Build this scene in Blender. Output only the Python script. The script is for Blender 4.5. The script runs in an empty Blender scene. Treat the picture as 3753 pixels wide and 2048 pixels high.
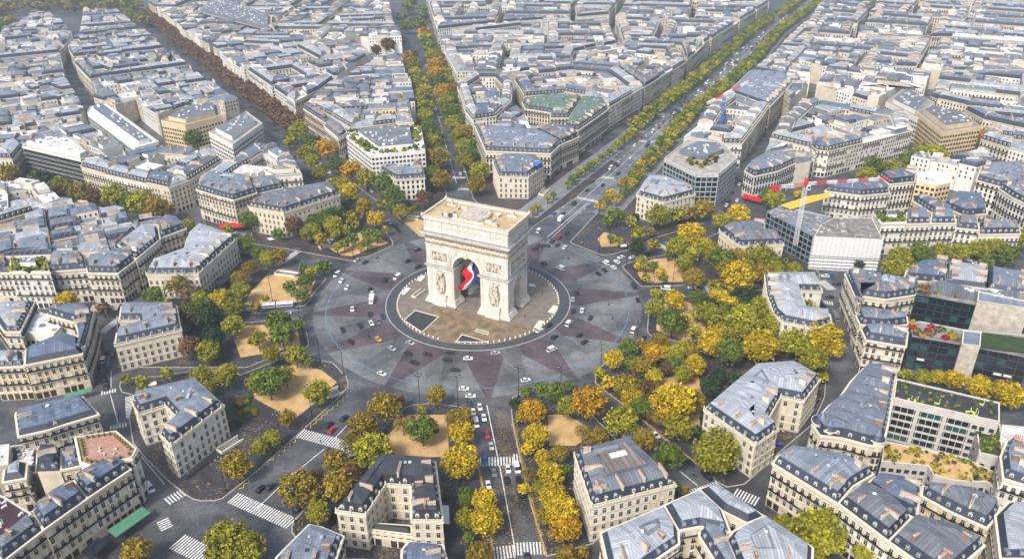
import bpy, math, random
import numpy as np
from mathutils import Matrix, Vector
R = random.Random(7)
SC = bpy.context.scene
COL = SC.collection
# ---------------------------------------------------------------- camera
CAMP = (11.99, -361.36, 204.93)
YAW, PITCH, ROLL, FOC = 0.0156334, 0.4905668, -0.0080828, 0.78008
cd = bpy.data.cameras.new('camera'); cam = bpy.data.objects.new('camera', cd); COL.objects.link(cam)
cd.sensor_fit = 'HORIZONTAL'; cd.sensor_width = 36; cd.lens = 36*FOC
cd.clip_start = 1; cd.clip_end = 6000
fw = Vector((math.sin(YAW)*math.cos(PITCH), math.cos(YAW)*math.cos(PITCH), -math.sin(PITCH)))
rt = Vector((math.cos(YAW), -math.sin(YAW), 0)); up = rt.cross(fw)
r2 = rt*math.cos(ROLL)+up*math.sin(ROLL); u2 = -rt*math.sin(ROLL)+up*math.cos(ROLL)
mw = Matrix((( r2.x, u2.x, -fw.x, CAMP[0]), (r2.y, u2.y, -fw.y, CAMP[1]), (r2.z, u2.z, -fw.z, CAMP[2]), (0,0,0,1)))
cam.matrix_world = mw
SC.camera = cam
# ---------------------------------------------------------------- world, sun, exposure
SUN_EL, SUN_AZ = 48, 212      # compass azimuth, degrees clockwise from +Y
w = bpy.data.worlds.new('World'); SC.world = w; w.use_nodes = True
nt = w.node_tree; bg = nt.nodes['Background']
sky = nt.nodes.new('ShaderNodeTexSky'); sky.sky_type = 'NISHITA'; sky.sun_disc = False
sky.sun_elevation = math.radians(SUN_EL); sky.sun_rotation = math.radians(SUN_AZ)
sky.air_density = 1.0; sky.dust_density = 4.0; sky.ozone_density = 1.0
hs = nt.nodes.new('ShaderNodeHueSaturation'); hs.inputs['Saturation'].default_value = .9      # overcast: greyer sky
nt.links.new(sky.outputs[0], hs.inputs['Color']); nt.links.new(hs.outputs[0], bg.inputs[0]); bg.inputs[1].default_value = 0.115
sl = bpy.data.lights.new('sun', 'SUN'); sun = bpy.data.objects.new('sun', sl); COL.objects.link(sun)
sl.energy = 2.5; sl.angle = math.radians(12); sl.color = (1, .95, .87)
a_, e_ = math.radians(SUN_AZ), math.radians(SUN_EL)
sd = Vector((math.sin(a_)*math.cos(e_), math.cos(a_)*math.cos(e_), math.sin(e_)))
sun.rotation_euler = sd.to_track_quat('Z', 'Y').to_euler()
SC.view_settings.view_transform = 'Standard'; SC.view_settings.look = 'None'
SC.view_settings.exposure = 0.84; SC.view_settings.gamma = 1
SC.render.engine = 'CYCLES'
SC.cycles.max_bounces = 4; SC.cycles.diffuse_bounces = 2; SC.cycles.glossy_bounces = 2
SC.cycles.transmission_bounces = 2; SC.cycles.volume_bounces = 0; SC.cycles.transparent_max_bounces = 4
SC.cycles.use_denoising = True
SC.cycles.sample_clamp_indirect = 4
# layout of the place in metres, origin under the arch
CAM=[11.99433,-361.35556,204.93156,0.01563,0.49057,-0.00808,0.78008]
BL=[(15.5,'hotel_dark',[[-43.0,-165.5],[-33.2,-167.6],[-28.3,-153.5],[-19.8,-154.3],[-18.0,-170.3],[-7.9,-170.8],[-12.2,-142.4],[-31.9,-139.7]],'stone mansion with near-black U-shaped roof beside the bottom avenue',{'rest': 'shop'}),(6.5,'low',[[-34.3,-165.2],[-18.5,-168.3],[-19.1,-163.8],[-31.8,-162.3]],'low dark-roofed wing closing the courtyard of the black-roofed mansion',{}),(16,'hotel_pent',[[40.6,-166.1],[70.0,-156.8],[57.6,-133.1],[37.2,-140.9]],'square cream mansion with brown-grey zinc penthouse roof,right of bottom avenue',{}),(15.5,'hotel',[[-133.8,-104.1],[-128.2,-112.0],[-119.6,-106.9],[-112.3,-114.9],[-115.3,-124.6],[-108.9,-131.0],[-96.8,-107.5],[-112.1,-91.3],[-134.1,-100.2]],'pale stone mansion with blue zinc C-shaped roof and brick chimneys,lower left',{}),(14,'hotel',[[-159.3,-59.9],[-134.3,-47.8],[-143.8,-26.4],[-170.5,-25.5],[-166.2,-38.8],[-156.2,-39.1],[-154.4,-43.3],[-162.8,-49.5]],'tan stone mansion with C-shaped grey roof beside the rust-coloured tree',{}),(14,'hotel',[[-171.1,7.5],[-144.4,7.2],[-136.5,49.5],[-163.3,67.8],[-165.1,52.2],[-160.8,33.2],[-172.6,19.9]],'long cream mansion with many white chimney blocks and glazed porch',{}),(16.5,'hotel',[[-140.5,90.0],[-116.9,79.4],[-88.2,107.0],[-97.8,125.0],[-134.2,107.0]],'long pale mansion with mansard roof right of the red-awning corner',{}),(15,'hotel',[[-69.4,154.2],[-56.4,135.8],[-37.6,138.4],[-42.3,169.4],[-48.1,168.2],[-48.3,154.7],[-66.2,162.1]],'small mansion in front of the roof-garden office block',{}),(15.5,'hotel',[[7.5,167.4],[11.3,138.2],[31.1,136.2],[43.0,156.5],[38.2,173.2],[15.3,175.5]],'corner mansion with blue tarpaulin on roof,just behind the arch',{}),(15,'hotel',[[97.8,103.2],[112.4,90.3],[134.8,103.4],[134.2,113.1],[119.6,131.5],[108.5,130.7]],'mansion with dark roof in front of the glass office,right of widest avenue',{}),(14,'hotel',[[136.7,50.4],[142.7,30.0],[167.5,31.7],[168.3,46.0],[161.4,47.2],[165.5,60.9],[143.8,57.0]],'mansion with dark mansard left of the scaffolded building',{}),(15,'hotel',[[145.4,-6.9],[140.6,-26.2],[138.4,-43.9],[140.1,-51.2],[153.0,-57.4],[162.0,-53.6],[164.4,-44.7],[154.6,-41.4],[158.4,-22.7],[168.6,-23.3],[171.3,-7.7]],'curved mansion with pale zinc roof behind the yellow trees',{}),(15.5,'hotel',[[89.4,-115.3],[103.0,-136.6],[114.0,-128.1],[112.0,-122.1],[121.3,-108.1],[129.3,-111.3],[140.7,-97.3],[133.2,-86.5],[116.5,-88.0],[108.9,-95.4]],'Z-shaped stone mansion with light zinc roofs and shaded garden court',{}),(17,'zinc',[[-57.4,-185.8],[-50.3,-172.8],[-46.3,-173.8],[-38.5,-177.9],[-39.7,-191.9],[-56.8,-191.4]],'zinc-roofed block cut by the bottom edge left of the black-roofed mansion',{}),(15,'zinc',[[-20.0,-182.0],[-18.4,-179.0],[-7.4,-180.4],[-4.8,-191.0],[-19.3,-190.6]],'small blue zinc roof at the bottom edge below the black-roofed mansion',{'wl': 'white'}),(20,'zinc',[[41.5,-181.6],[63.2,-170.7],[65.7,-180.6],[64.7,-186.5],[51.8,-195.9],[42.3,-196.7]],'bright zinc-roofed block with skylights at bottom edge',{'wl': 'white'}),(20.5,'zinc',[[63.1,-170.9],[75.8,-164.3],[81.0,-173.5],[81.2,-182.6],[72.6,-180.1],[65.5,-181.6]],'zinc-roofed block with round dormers above a courtyard',{}),(19.5,'zinc',[[76.3,-162.6],[82.9,-160.9],[94.1,-175.7],[88.2,-178.4],[81.3,-172.5]],'narrow block with rippled light zinc roof beside the street corner',{}),(20.3,'zinc',[[88.1,-178.7],[93.8,-176.2],[104.4,-189.4],[100.8,-198.5],[80.3,-197.9],[79.6,-185.6],[82.1,-182.4]],'blue-grey zinc block at bottom edge with white skylight',{}),(18.5,'mans',[[73.3,-178.2],[81.9,-180.6],[80.2,-183.9],[81.0,-196.3],[75.5,-196.2],[72.0,-182.0]],'courtyard wing with louvred shutters at bottom edge',{}),(19,'mans',[[104.6,-150.3],[119.7,-170.0],[127.7,-162.2],[136.8,-156.6],[129.5,-148.3],[112.4,-143.5],[107.3,-146.9]],'long cream terrace block with arched dormers starting at the street corner',{}),(18.7,'mans',[[120.0,-169.4],[129.2,-185.9],[140.3,-176.7],[137.2,-167.1],[130.8,-161.3]],'cream block with grey dormers,middle of the lower-right terrace row',{}),(18.4,'mans',[[129.4,-185.6],[139.0,-200.7],[157.7,-188.0],[152.1,-181.3],[140.5,-176.4]],'cream block with wide slate roof,last of the lower-right terrace row',{}),(17,'mans',[[132.3,-160.8],[136.8,-169.0],[143.1,-175.1],[151.4,-161.3],[146.2,-157.9],[138.0,-155.7]],'dark slate rear block behind the lower-right terrace row',{'dark': 1}),(17.5,'brick',[[149.3,-165.5],[155.3,-173.0],[163.1,-180.1],[167.8,-176.2],[172.4,-171.1],[165.6,-164.1],[151.8,-161.2]],'tan brick block with slate mansard and terracotta pots,lower right',{'wl': 'tan'}),(19,'zinc',[[167.2,-176.6],[159.2,-193.8],[167.9,-194.0],[180.9,-172.2],[174.7,-170.9]],'zinc-roofed block at the right bottom corner',{}),(19,'mans',[[125.6,-129.7],[126.1,-135.9],[133.7,-137.6],[141.5,-141.8],[146.1,-142.3],[153.2,-130.5],[170.0,-99.4],[172.1,-94.8],[159.1,-94.4],[150.1,-103.5],[141.8,-113.8],[135.0,-119.5]],'cream apartment block with round corner turrets and blue zinc roof',{'turret': 1}),(20,'concrete',[[161.5,-115.7],[186.5,-128.0],[188.0,-128.8],[193.8,-131.4],[200.3,-119.8],[168.2,-103.1]],'concrete office with dark roof terrace and lime loungers',{'green': 'edge'}),(9,'green',[[155.1,-127.5],[181.1,-138.0],[188.1,-147.5],[182.3,-156.1],[181.5,-150.7],[171.1,-149.8],[164.5,-146.8],[164.9,-141.9],[149.2,-139.0]],'low white office wing with planted zigzag roof',{}),(14,'green',[[191.9,-120.8],[199.3,-125.1],[189.6,-144.1],[182.6,-141.0]],'concrete annexe with narrow planted roof trough',{}),(19,'mans',[[184.4,-149.1],[179.3,-159.7],[185.9,-163.8],[197.9,-143.8],[191.5,-140.7]],'white dormered block at the right edge',{'wl': 'white'}),(15,'white',[[193.6,-134.4],[198.6,-126.7],[208.1,-128.6],[201.9,-139.1],[195.0,-136.7]],'flat white roof block at the right edge',{}),(21,'teal',[[206.7,-37.7],[212.0,-40.4],[248.0,-58.7],[261.1,-36.9],[238.0,-34.8],[221.8,-23.5],[212.2,-28.7]],'teal glass office with red-leaved rooftop garden',{}),(16.5,'glassdark',[[191.8,-67.7],[205.7,-73.1],[233.2,-85.8],[244.3,-67.2],[217.4,-61.8],[201.7,-54.4],[196.6,-55.4]],'dark glass office with red maples on its terrace',{}),(18,'mans',[[210.5,-17.5],[229.1,-22.3],[240.8,-1.0],[225.5,-2.0],[216.0,-9.1]],'pointed slate-roofed block left of the white zinc roof',{}),(18,'zinc',[[229.4,-22.3],[246.2,-28.3],[258.3,-7.6],[241.2,-0.3]],'block with whitish zinc roof behind the teal office',{}),(18,'zinc',[[246.6,-27.6],[262.8,-35.4],[275.6,-14.0],[258.3,-7.6]],'long grey zinc block behind the teal office at right edge',{}),(19,'mans',[[183.1,-12.8],[177.8,-42.8],[183.4,-35.3],[192.4,-38.8],[208.3,-34.8],[214.7,-25.1],[185.9,-11.2]],'wedge-shaped block with blank cream gable and curved street front',{}),(15,'mans',[[175.9,-46.3],[174.7,-54.0],[185.1,-56.7],[196.4,-54.7],[198.8,-48.2],[179.6,-43.4]],'small grey-roofed block under the blank cream gable',{}),(17,'mans',[[171.9,-61.2],[170.4,-70.1],[185.3,-75.9],[191.6,-64.1],[181.3,-60.4]],'slate-roofed block with stone arched dormers beside the dark glass office',{}),(20,'scaff',[[182.2,29.1],[217.9,23.6],[224.0,52.9],[203.1,54.6],[191.9,44.7]],'building wrapped in white scaffold sheeting',{}),(18,'steel',[[169.4,69.2],[184.6,35.0],[193.8,49.1],[204.0,60.1],[179.8,76.9]],'steel-framed building shell under construction',{}),(19.5,'terrace',[[226.3,45.5],[240.6,46.0],[246.4,62.9],[227.7,57.7]],'cream block topped by dense rooftop shrubs',{'wl': 'white'}),(19,'mans',[[240.8,46.1],[254.8,46.2],[260.9,63.6],[248.4,62.0]],'cream block right of the shrub-topped one',{}),(18.5,'mans',[[255.5,47.3],[269.6,47.2],[275.1,60.3],[263.7,62.7]],'white block with blue dormers in the tree-lined row',{'wl': 'white'}),(17,'mans',[[268.4,44.1],[279.8,40.6],[286.3,55.6],[274.9,56.0]],'lower stone block with pediment dormers in the tree-lined row',{}),(16,'mans',[[278.1,37.0],[301.4,37.1],[307.2,49.6],[286.3,52.2]],'long low block ending the tree-lined row at right',{}),(18,'mans',[[274.7,73.5],[280.5,58.3],[295.1,60.7],[305.1,84.9],[291.1,89.7]],'block with green copper roof patch,upper right',{'copper': 1}),(19,'mans',[[321.9,97.1],[321.9,81.8],[325.0,69.2],[346.5,105.3],[330.2,103.7]],'white block with slate roof at upper right edge',{'wl': 'white'}),(18,'mans',[[261.2,82.3],[263.9,62.8],[274.6,59.1],[277.0,68.3],[268.0,86.3]],'dark slate block behind the shrub-topped one',{}),(25,'flat',[[268.0,95.1],[277.0,88.0],[288.1,92.1],[299.7,115.1],[276.4,111.1]],'tall block with blank sandy gable wall',{'wl': 'tan'}),(20,'mans',[[314.0,108.7],[322.7,96.8],[343.4,100.6],[364.7,136.3],[330.3,132.5]],'long curved slate block at right edge',{}),(22,'mans',[[253.7,98.8],[271.5,102.8],[280.0,119.0],[267.2,119.5],[253.0,112.8]],'grey ribbed corner block above the yellow tree',{}),(18,'mans',[[214.5,99.2],[233.7,90.8],[252.7,94.4],[257.3,109.0],[242.3,111.9],[222.0,108.0]],'slate block behind the crane',{}),(20,'pent',[[213.3,-67.9],[220.5,-69.8],[213.7,-81.4],[206.8,-79.3]],'grey penthouse block on the dark glass office',{'wl': 'grey'}),(24.5,'pent',[[233.0,-41.7],[250.8,-52.2],[247.0,-58.7],[227.5,-50.9]],'long grey rooftop block above the teal office',{'wl': 'grey'}),(20,'terrace_pink',[[-142.5,-131.0],[-128.9,-128.0],[-117.3,-138.3],[-117.2,-143.3],[-129.7,-147.0],[-134.3,-144.9]],'corner block with pink roof terrace and potted bushes',{}),(18.5,'mans',[[-125.4,-160.4],[-116.7,-146.7],[-122.0,-142.1],[-129.7,-146.7],[-133.8,-151.9]],'cream block with skylit slate roof above the green awning',{'wl': 'tan'}),(18.3,'mans',[[-133.1,-173.9],[-125.4,-160.2],[-133.0,-152.7],[-137.3,-158.6],[-140.7,-165.9]],'cream block with grey roof and white dormers,lower left',{'wl': 'tan'}),(18.6,'terrace_dark',[[-144.9,-182.9],[-139.5,-167.7],[-152.4,-159.8],[-159.5,-156.5]],'block with dark purple roof terrace and white chairs',{}),(17.5,'mans',[[-139.7,-185.7],[-133.8,-173.4],[-140.3,-167.1],[-145.6,-180.8]],'cream block at the bottom left corner',{'wl': 'tan'}),(15,'zinc',[[-160.8,-148.0],[-153.9,-146.2],[-157.4,-138.5],[-160.5,-137.0],[-163.6,-141.8]],'small ridged grey outbuilding,far lower left',{}),(16,'slatebox',[[-150.7,-144.1],[-142.7,-143.9],[-148.1,-132.1],[-156.4,-131.9]],'flat grey slate roof with three white skylights',{}),(16,'zinc',[[-142.7,-143.5],[-136.6,-141.3],[-141.0,-131.1],[-147.6,-132.7]],'pyramidal zinc roof beside the pink terrace',{}),(17,'zinc',[[-174.2,-113.0],[-166.4,-125.9],[-157.2,-122.3],[-152.7,-119.3],[-142.5,-113.5],[-153.5,-102.1],[-161.3,-105.3],[-174.8,-111.3]],'bright blue zinc roof with blank rough gable walls',{'wl': 'grey'}),(10,'flatdark',[[-173.2,-122.6],[-163.5,-120.6],[-155.5,-138.5],[-167.9,-133.2]],'low black roof crowded with white ventilation units',{}),(14,'flat',[[-176.1,-127.3],[-170.3,-126.3],[-164.6,-137.8],[-169.6,-139.1]],'pale low roof at left edge',{'wl': 'grey'}),(18,'zinc',[[-187.1,-80.4],[-167.1,-72.4],[-173.3,-60.0],[-182.1,-56.4],[-192.6,-69.1]],'block with pale green-grey zinc roof and tan balconied front',{'wl': 'tan'}),(18,'mans',[[-167.4,-72.4],[-171.3,-56.7],[-177.5,-37.2],[-184.5,-32.6],[-197.8,-33.5],[-198.6,-38.4],[-188.1,-43.5],[-182.1,-46.1],[-175.0,-57.7]],'jagged-roofed terrace block along the narrow street',{}),(17,'zinc',[[-211.4,-51.6],[-204.2,-51.9],[-211.5,-24.3],[-226.5,-27.0],[-225.5,-35.8]],'long blue zinc roof running to the white gable',{}),(17,'zinc',[[-202.0,-80.5],[-188.2,-79.4],[-194.4,-68.5],[-208.3,-69.2]],'block at the left edge with beige balconies',{'wl': 'tan'}),(14,'flat',[[-206.7,-46.9],[-191.1,-49.7],[-190.6,-38.0],[-203.1,-31.5],[-212.7,-26.1]],'pale flat courtyard block with red brick chimneys',{'wl': 'white'}),(21,'terrace',[[-234.2,-1.4],[-214.0,-2.1],[-223.3,13.2],[-241.9,13.8]],'white modern block with green roof terrace',{'wl': 'white'}),(19,'mans',[[-217.1,3.0],[-199.7,5.4],[-208.3,21.4],[-224.3,21.9],[-222.9,14.1]],'block with long dark balconies right of the green terrace',{}),(18,'mans',[[-198.6,3.1],[-182.5,1.9],[-179.3,17.7],[-186.6,30.8],[-194.8,23.0],[-204.8,18.5]],'corner block with plants along its top balcony above the striped awning',{}),(19.5,'zinc',[[-178.1,14.7],[-174.6,39.1],[-181.0,53.5],[-191.5,57.5],[-195.0,33.0],[-185.2,22.8]],'tall block with broad smooth zinc roof',{}),(18,'mans',[[-176.3,44.1],[-166.4,56.3],[-174.2,67.8],[-183.9,71.1],[-183.2,58.7]],'balconied corner block beside the side street',{}),(18,'mans',[[-248.9,4.8],[-238.2,4.4],[-247.1,20.0],[-256.6,18.7]],'balconied block cut by the left edge',{}),(20,'mans',[[-178.3,111.1],[-164.5,101.7],[-149.6,92.5],[-138.8,104.0],[-148.3,128.6],[-178.5,137.1]],'corner block with red restaurant awning at street level',{}),(17,'mans',[[-141.8,109.4],[-126.5,119.0],[-134.4,135.9],[-151.7,131.7]],'block with white round dormers beside the red-awning corner',{}),(22,'garden',[[-100.2,209.2],[-76.4,166.3],[-39.5,174.8],[-47.0,230.2],[-66.9,232.7],[-100.3,222.3]],'white office block with green lawn roof garden',{'wl': 'white'}),(18,'mans',[[-150.4,296.2],[-124.7,255.2],[-123.5,266.1],[-144.7,304.0]],'plain slate-roofed block beside the avenue,left of the roof garden',{}),(19,'zinc',[[-123.7,244.8],[-107.4,214.0],[-102.9,226.9],[-108.1,242.4],[-121.1,262.7]],'dark-roofed link block left of the roof garden',{}),(19.5,'mans',[[-6.5,238.2],[2.5,178.9],[48.1,171.3],[56.7,191.7],[45.2,214.2],[1.4,231.0]],'large corner block with slate mansard behind the blue-tarpaulin mansion',{}),(19.5,'mans',[[38.9,222.4],[56.6,190.6],[71.6,208.3],[68.1,224.5],[52.6,233.4]],'corner block with grey dome roof at the start of the shopping row',{}),(20.5,'copper',[[71.7,219.5],[101.3,274.5],[100.3,300.1],[82.9,305.0],[75.2,281.4],[67.1,248.5],[61.4,228.2]],'balconied block with green copper roof above yellow shop windows',{}),(20,'copper',[[52.9,254.3],[67.5,253.7],[75.4,283.1],[83.1,306.8],[59.0,316.2],[31.8,300.9],[33.9,281.1],[53.8,268.9]],'rear wings with green copper roofs round a courtyard',{}),(23,'glassoff',[[123.0,148.4],[137.9,118.9],[152.2,118.4],[172.0,147.8],[170.7,181.4],[147.6,188.3]],'glass office with conifers and orange bushes on its roof',{}),(22,'zinc',[[211.3,318.9],[232.9,273.0],[275.9,347.4],[278.1,376.4],[248.1,388.1]],'huge blue zinc hall roof with rows of skylights',{}),(18,'mans',[[174.3,135.8],[178.0,125.9],[196.5,135.0],[212.9,149.7],[210.9,165.9],[195.4,163.8],[180.9,148.3]],'white corner block over a red cafe awning',{'wl': 'white'}),(24,'whiteglass',[[-317.1,271.9],[-243.7,181.8],[-232.2,196.1],[-313.7,298.9],[-322.7,289.4]],'long white office with sloping blue glass front',{}),(22,'balcony',[[-329.8,195.6],[-274.4,165.0],[-272.0,175.9],[-299.0,206.4],[-318.2,211.8],[-328.9,198.5]],'modern white block with long planted balconies',{}),(20,'modern',[[-208.0,229.5],[-180.9,198.5],[-172.3,250.1],[-194.1,284.0]],'modern white block with strip windows beside the russet avenue',{'wl': 'white'}),(21,'modern',[[-253.8,257.3],[-230.4,244.1],[-209.3,270.0],[-222.2,305.5],[-247.6,294.6]],'stepped cream office with square windows',{'wl': 'tan'}),(23,'modern',[[340.8,249.8],[335.5,196.7],[370.4,209.2],[375.4,241.9],[357.8,262.1]],'big cream modern office with rows of dark square windows',{'wl': 'tan'}),(20,'modern',[[333.9,287.4],[339.3,241.1],[373.8,285.6],[369.0,330.3]],'stepped modern block with grey terraces',{'wl': 'white'}),(24,'glassdark2',[[-380.9,734.2],[-251.8,599.8],[-273.7,698.8],[-398.4,867.1]],'long black slab building with ribbed facade at upper left',{})]
FI=[(17.5,[[-258.2,21.3],[-248.6,21.8],[-229.4,22.7],[-209.3,25.3],[-196.7,25.6],[-194.3,62.4],[-184.4,61.7],[-176.2,70.9],[-203.0,77.8],[-235.9,95.3],[-255.9,98.2],[-264.8,82.0],[-275.1,63.1],[-281.4,63.3]],'block below left tree street'),(17.5,[[-282.4,65.2],[-266.7,84.1],[-256.9,100.3],[-281.5,130.6],[-302.9,138.6],[-322.1,136.9]],'left-edge gable block'),(18.5,[[-272.0,158.8],[-249.5,145.0],[-197.9,117.4],[-189.9,130.3],[-180.4,168.7],[-190.5,187.4],[-233.8,197.8],[-253.5,183.1],[-266.9,175.3]],'row above left tree street'),(18,[[-183.0,129.2],[-155.3,113.0],[-141.9,119.3],[-136.0,136.8],[-118.4,139.8],[-130.6,171.4],[-146.8,193.2],[-164.8,196.5],[-175.9,157.2]],'behind the red awning'),(18,[[-377.9,220.6],[-346.8,225.9],[-319.4,227.7],[-283.2,190.0],[-335.5,203.4],[-329.6,179.2],[-355.0,180.2]],'left-edge row'),(19,[[-482.3,405.4],[-424.8,380.6],[-358.4,324.2],[-332.2,307.2],[-318.9,270.2],[-254.8,200.8],[-269.0,180.6],[-318.6,226.5],[-345.9,227.6],[-378.5,222.3]],'left of white glass office'),(19,[[-424.5,470.1],[-368.4,386.8],[-338.8,330.5],[-311.1,308.5],[-303.2,331.0],[-264.4,279.1],[-251.8,305.8],[-226.0,317.0],[-196.3,291.4],[-207.5,316.1],[-239.7,366.3],[-282.5,434.5],[-335.8,515.1],[-335.4,471.5],[-364.6,449.7],[-410.4,493.5]],'above white glass office'),(19,[[-433.1,488.5],[-413.2,499.9],[-367.0,455.6],[-337.6,477.6],[-339.6,521.8],[-427.2,662.3],[-492.2,769.6],[-561.1,794.9],[-479.0,600.4],[-460.5,534.9]],'below the park'),(18.5,[[-573.9,593.0],[-603.6,701.9],[-617.9,780.4],[-576.2,757.4],[-478.7,602.9],[-463.2,537.4],[-431.3,478.5],[-391.9,399.8],[-382.1,389.4],[-344.9,328.3],[-346.9,307.8],[-391.4,343.4],[-458.8,403.0],[-469.1,403.5]],'upper-left edge'),(20,[[-487.8,835.2],[-401.8,695.9],[-311.2,552.2],[-274.2,546.0],[-226.9,531.2],[-186.4,545.4],[-146.5,586.8],[-98.2,584.1],[-138.6,840.2],[-211.4,1002.7],[-472.3,1021.3]],'beyond the russet avenue'),(21,[[-308.1,543.0],[-235.9,424.1],[-158.6,297.2],[-142.3,345.8],[-129.0,430.2],[-115.1,487.5],[-139.8,542.2],[-225.6,526.3],[-272.7,541.1]],'pointed wedge block'),(18.5,[[-150.6,302.5],[-125.5,268.2],[-103.8,235.2],[-68.8,247.6],[-48.8,243.3],[-54.1,274.6],[-61.5,332.6],[-75.7,433.4],[-83.8,481.4],[-101.7,521.4],[-115.9,495.7],[-126.9,436.0],[-148.1,345.6]],'behind roof-garden office'),(20,[[-22.3,337.4],[-15.2,281.5],[-8.1,253.5],[9.8,261.3],[22.5,299.8],[25.3,355.6],[16.7,392.4],[-11.4,393.8],[-24.9,357.9]],'wedge right of middle avenue'),(18.5,[[-4.1,241.5],[27.4,293.0],[32.7,273.2],[36.9,240.8],[49.0,237.3],[43.3,215.8],[-1.4,222.5]],'behind blue-tarpaulin mansion'),(20,[[27.4,369.6],[34.3,321.7],[70.0,330.5],[86.3,319.3],[102.5,279.7],[140.6,340.5],[128.7,402.4],[84.7,420.6],[41.6,406.7]],'behind copper roofs'),(20,[[85.4,428.8],[129.8,410.3],[142.5,343.2],[198.4,436.6],[202.5,504.3],[144.7,517.3],[96.2,481.1]],'second widest-avenue block'),(21,[[145.4,522.7],[204.3,503.4],[199.7,435.6],[240.0,517.6],[333.7,679.3],[390.2,775.7],[441.2,948.8],[231.9,963.8],[158.5,689.9]],'third widest-avenue block'),(19,[[-30.7,406.5],[-11.7,405.6],[16.8,404.2],[42.1,418.8],[85.8,433.1],[97.5,495.1],[147.4,536.4],[153.1,647.6],[36.3,654.4],[-53.3,598.2],[-47.7,502.7]],'broad middle block'),(20,[[-62.4,610.0],[36.5,662.0],[161.2,709.8],[233.1,971.0],[-108.4,995.4],[-90.0,837.1]],'top-edge block'),(20,[[148.9,206.7],[174.2,190.3],[187.5,189.8],[220.0,250.7],[233.0,276.1],[212.4,322.0],[186.6,282.1],[164.5,232.1]],'before the zinc hall'),(20,[[250.5,396.4],[278.9,444.6],[329.1,538.5],[370.2,611.9],[425.0,708.2],[472.9,800.2],[541.4,948.9],[565.7,947.2],[414.8,626.8],[317.9,442.6],[287.6,386.8],[280.3,364.8]],'right side of widest avenue'),(20,[[242.1,168.1],[272.5,184.5],[321.4,212.3],[333.2,247.6],[316.9,261.1],[303.8,275.0],[277.3,297.0],[259.1,283.8],[229.8,239.7],[208.9,195.0],[230.2,173.5]],'above right tree street'),(17,[[197.2,169.3],[226.3,232.4],[252.0,218.1],[249.3,202.4],[232.1,165.2],[227.7,182.3]],'behind red cafe awning'),(18,[[212.4,148.4],[225.4,154.5],[231.1,170.7],[223.8,176.7],[211.3,167.3]],'right of red cafe'),(20,[[293.9,349.8],[319.7,295.1],[335.0,294.4],[370.8,334.1],[377.2,292.5],[391.5,271.1],[437.3,243.1],[521.8,381.8],[449.1,385.3],[414.6,396.2],[326.3,409.9]],'behind stepped terraces'),(20,[[324.7,516.1],[302.2,461.2],[329.8,419.3],[416.8,400.7],[453.7,394.2],[527.2,390.6],[587.9,490.3],[514.1,530.1],[413.5,535.6],[353.6,564.5]],'second right block'),(20,[[358.0,577.6],[418.5,548.0],[520.4,542.3],[594.8,501.5],[855.9,930.0],[542.7,952.4],[436.3,745.3]],'top-right block'),(20,[[261.1,394.6],[295.1,461.5],[298.9,450.9],[309.8,401.3],[295.8,358.0],[258.0,297.9],[257.2,320.0]],'behind zinc hall'),(18,[[390.4,268.1],[391.6,242.4],[417.1,209.0],[440.0,246.6]],'thin right-edge row'),(18,[[364.0,194.7],[383.4,153.7],[410.5,198.2],[379.1,216.2]],'right-edge row above white block'),(18,[[286.5,148.2],[310.5,151.9],[327.5,133.1],[350.1,145.7],[354.6,174.3],[338.1,165.1],[323.0,160.9],[303.0,166.5]],'below big cream office')]
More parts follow.
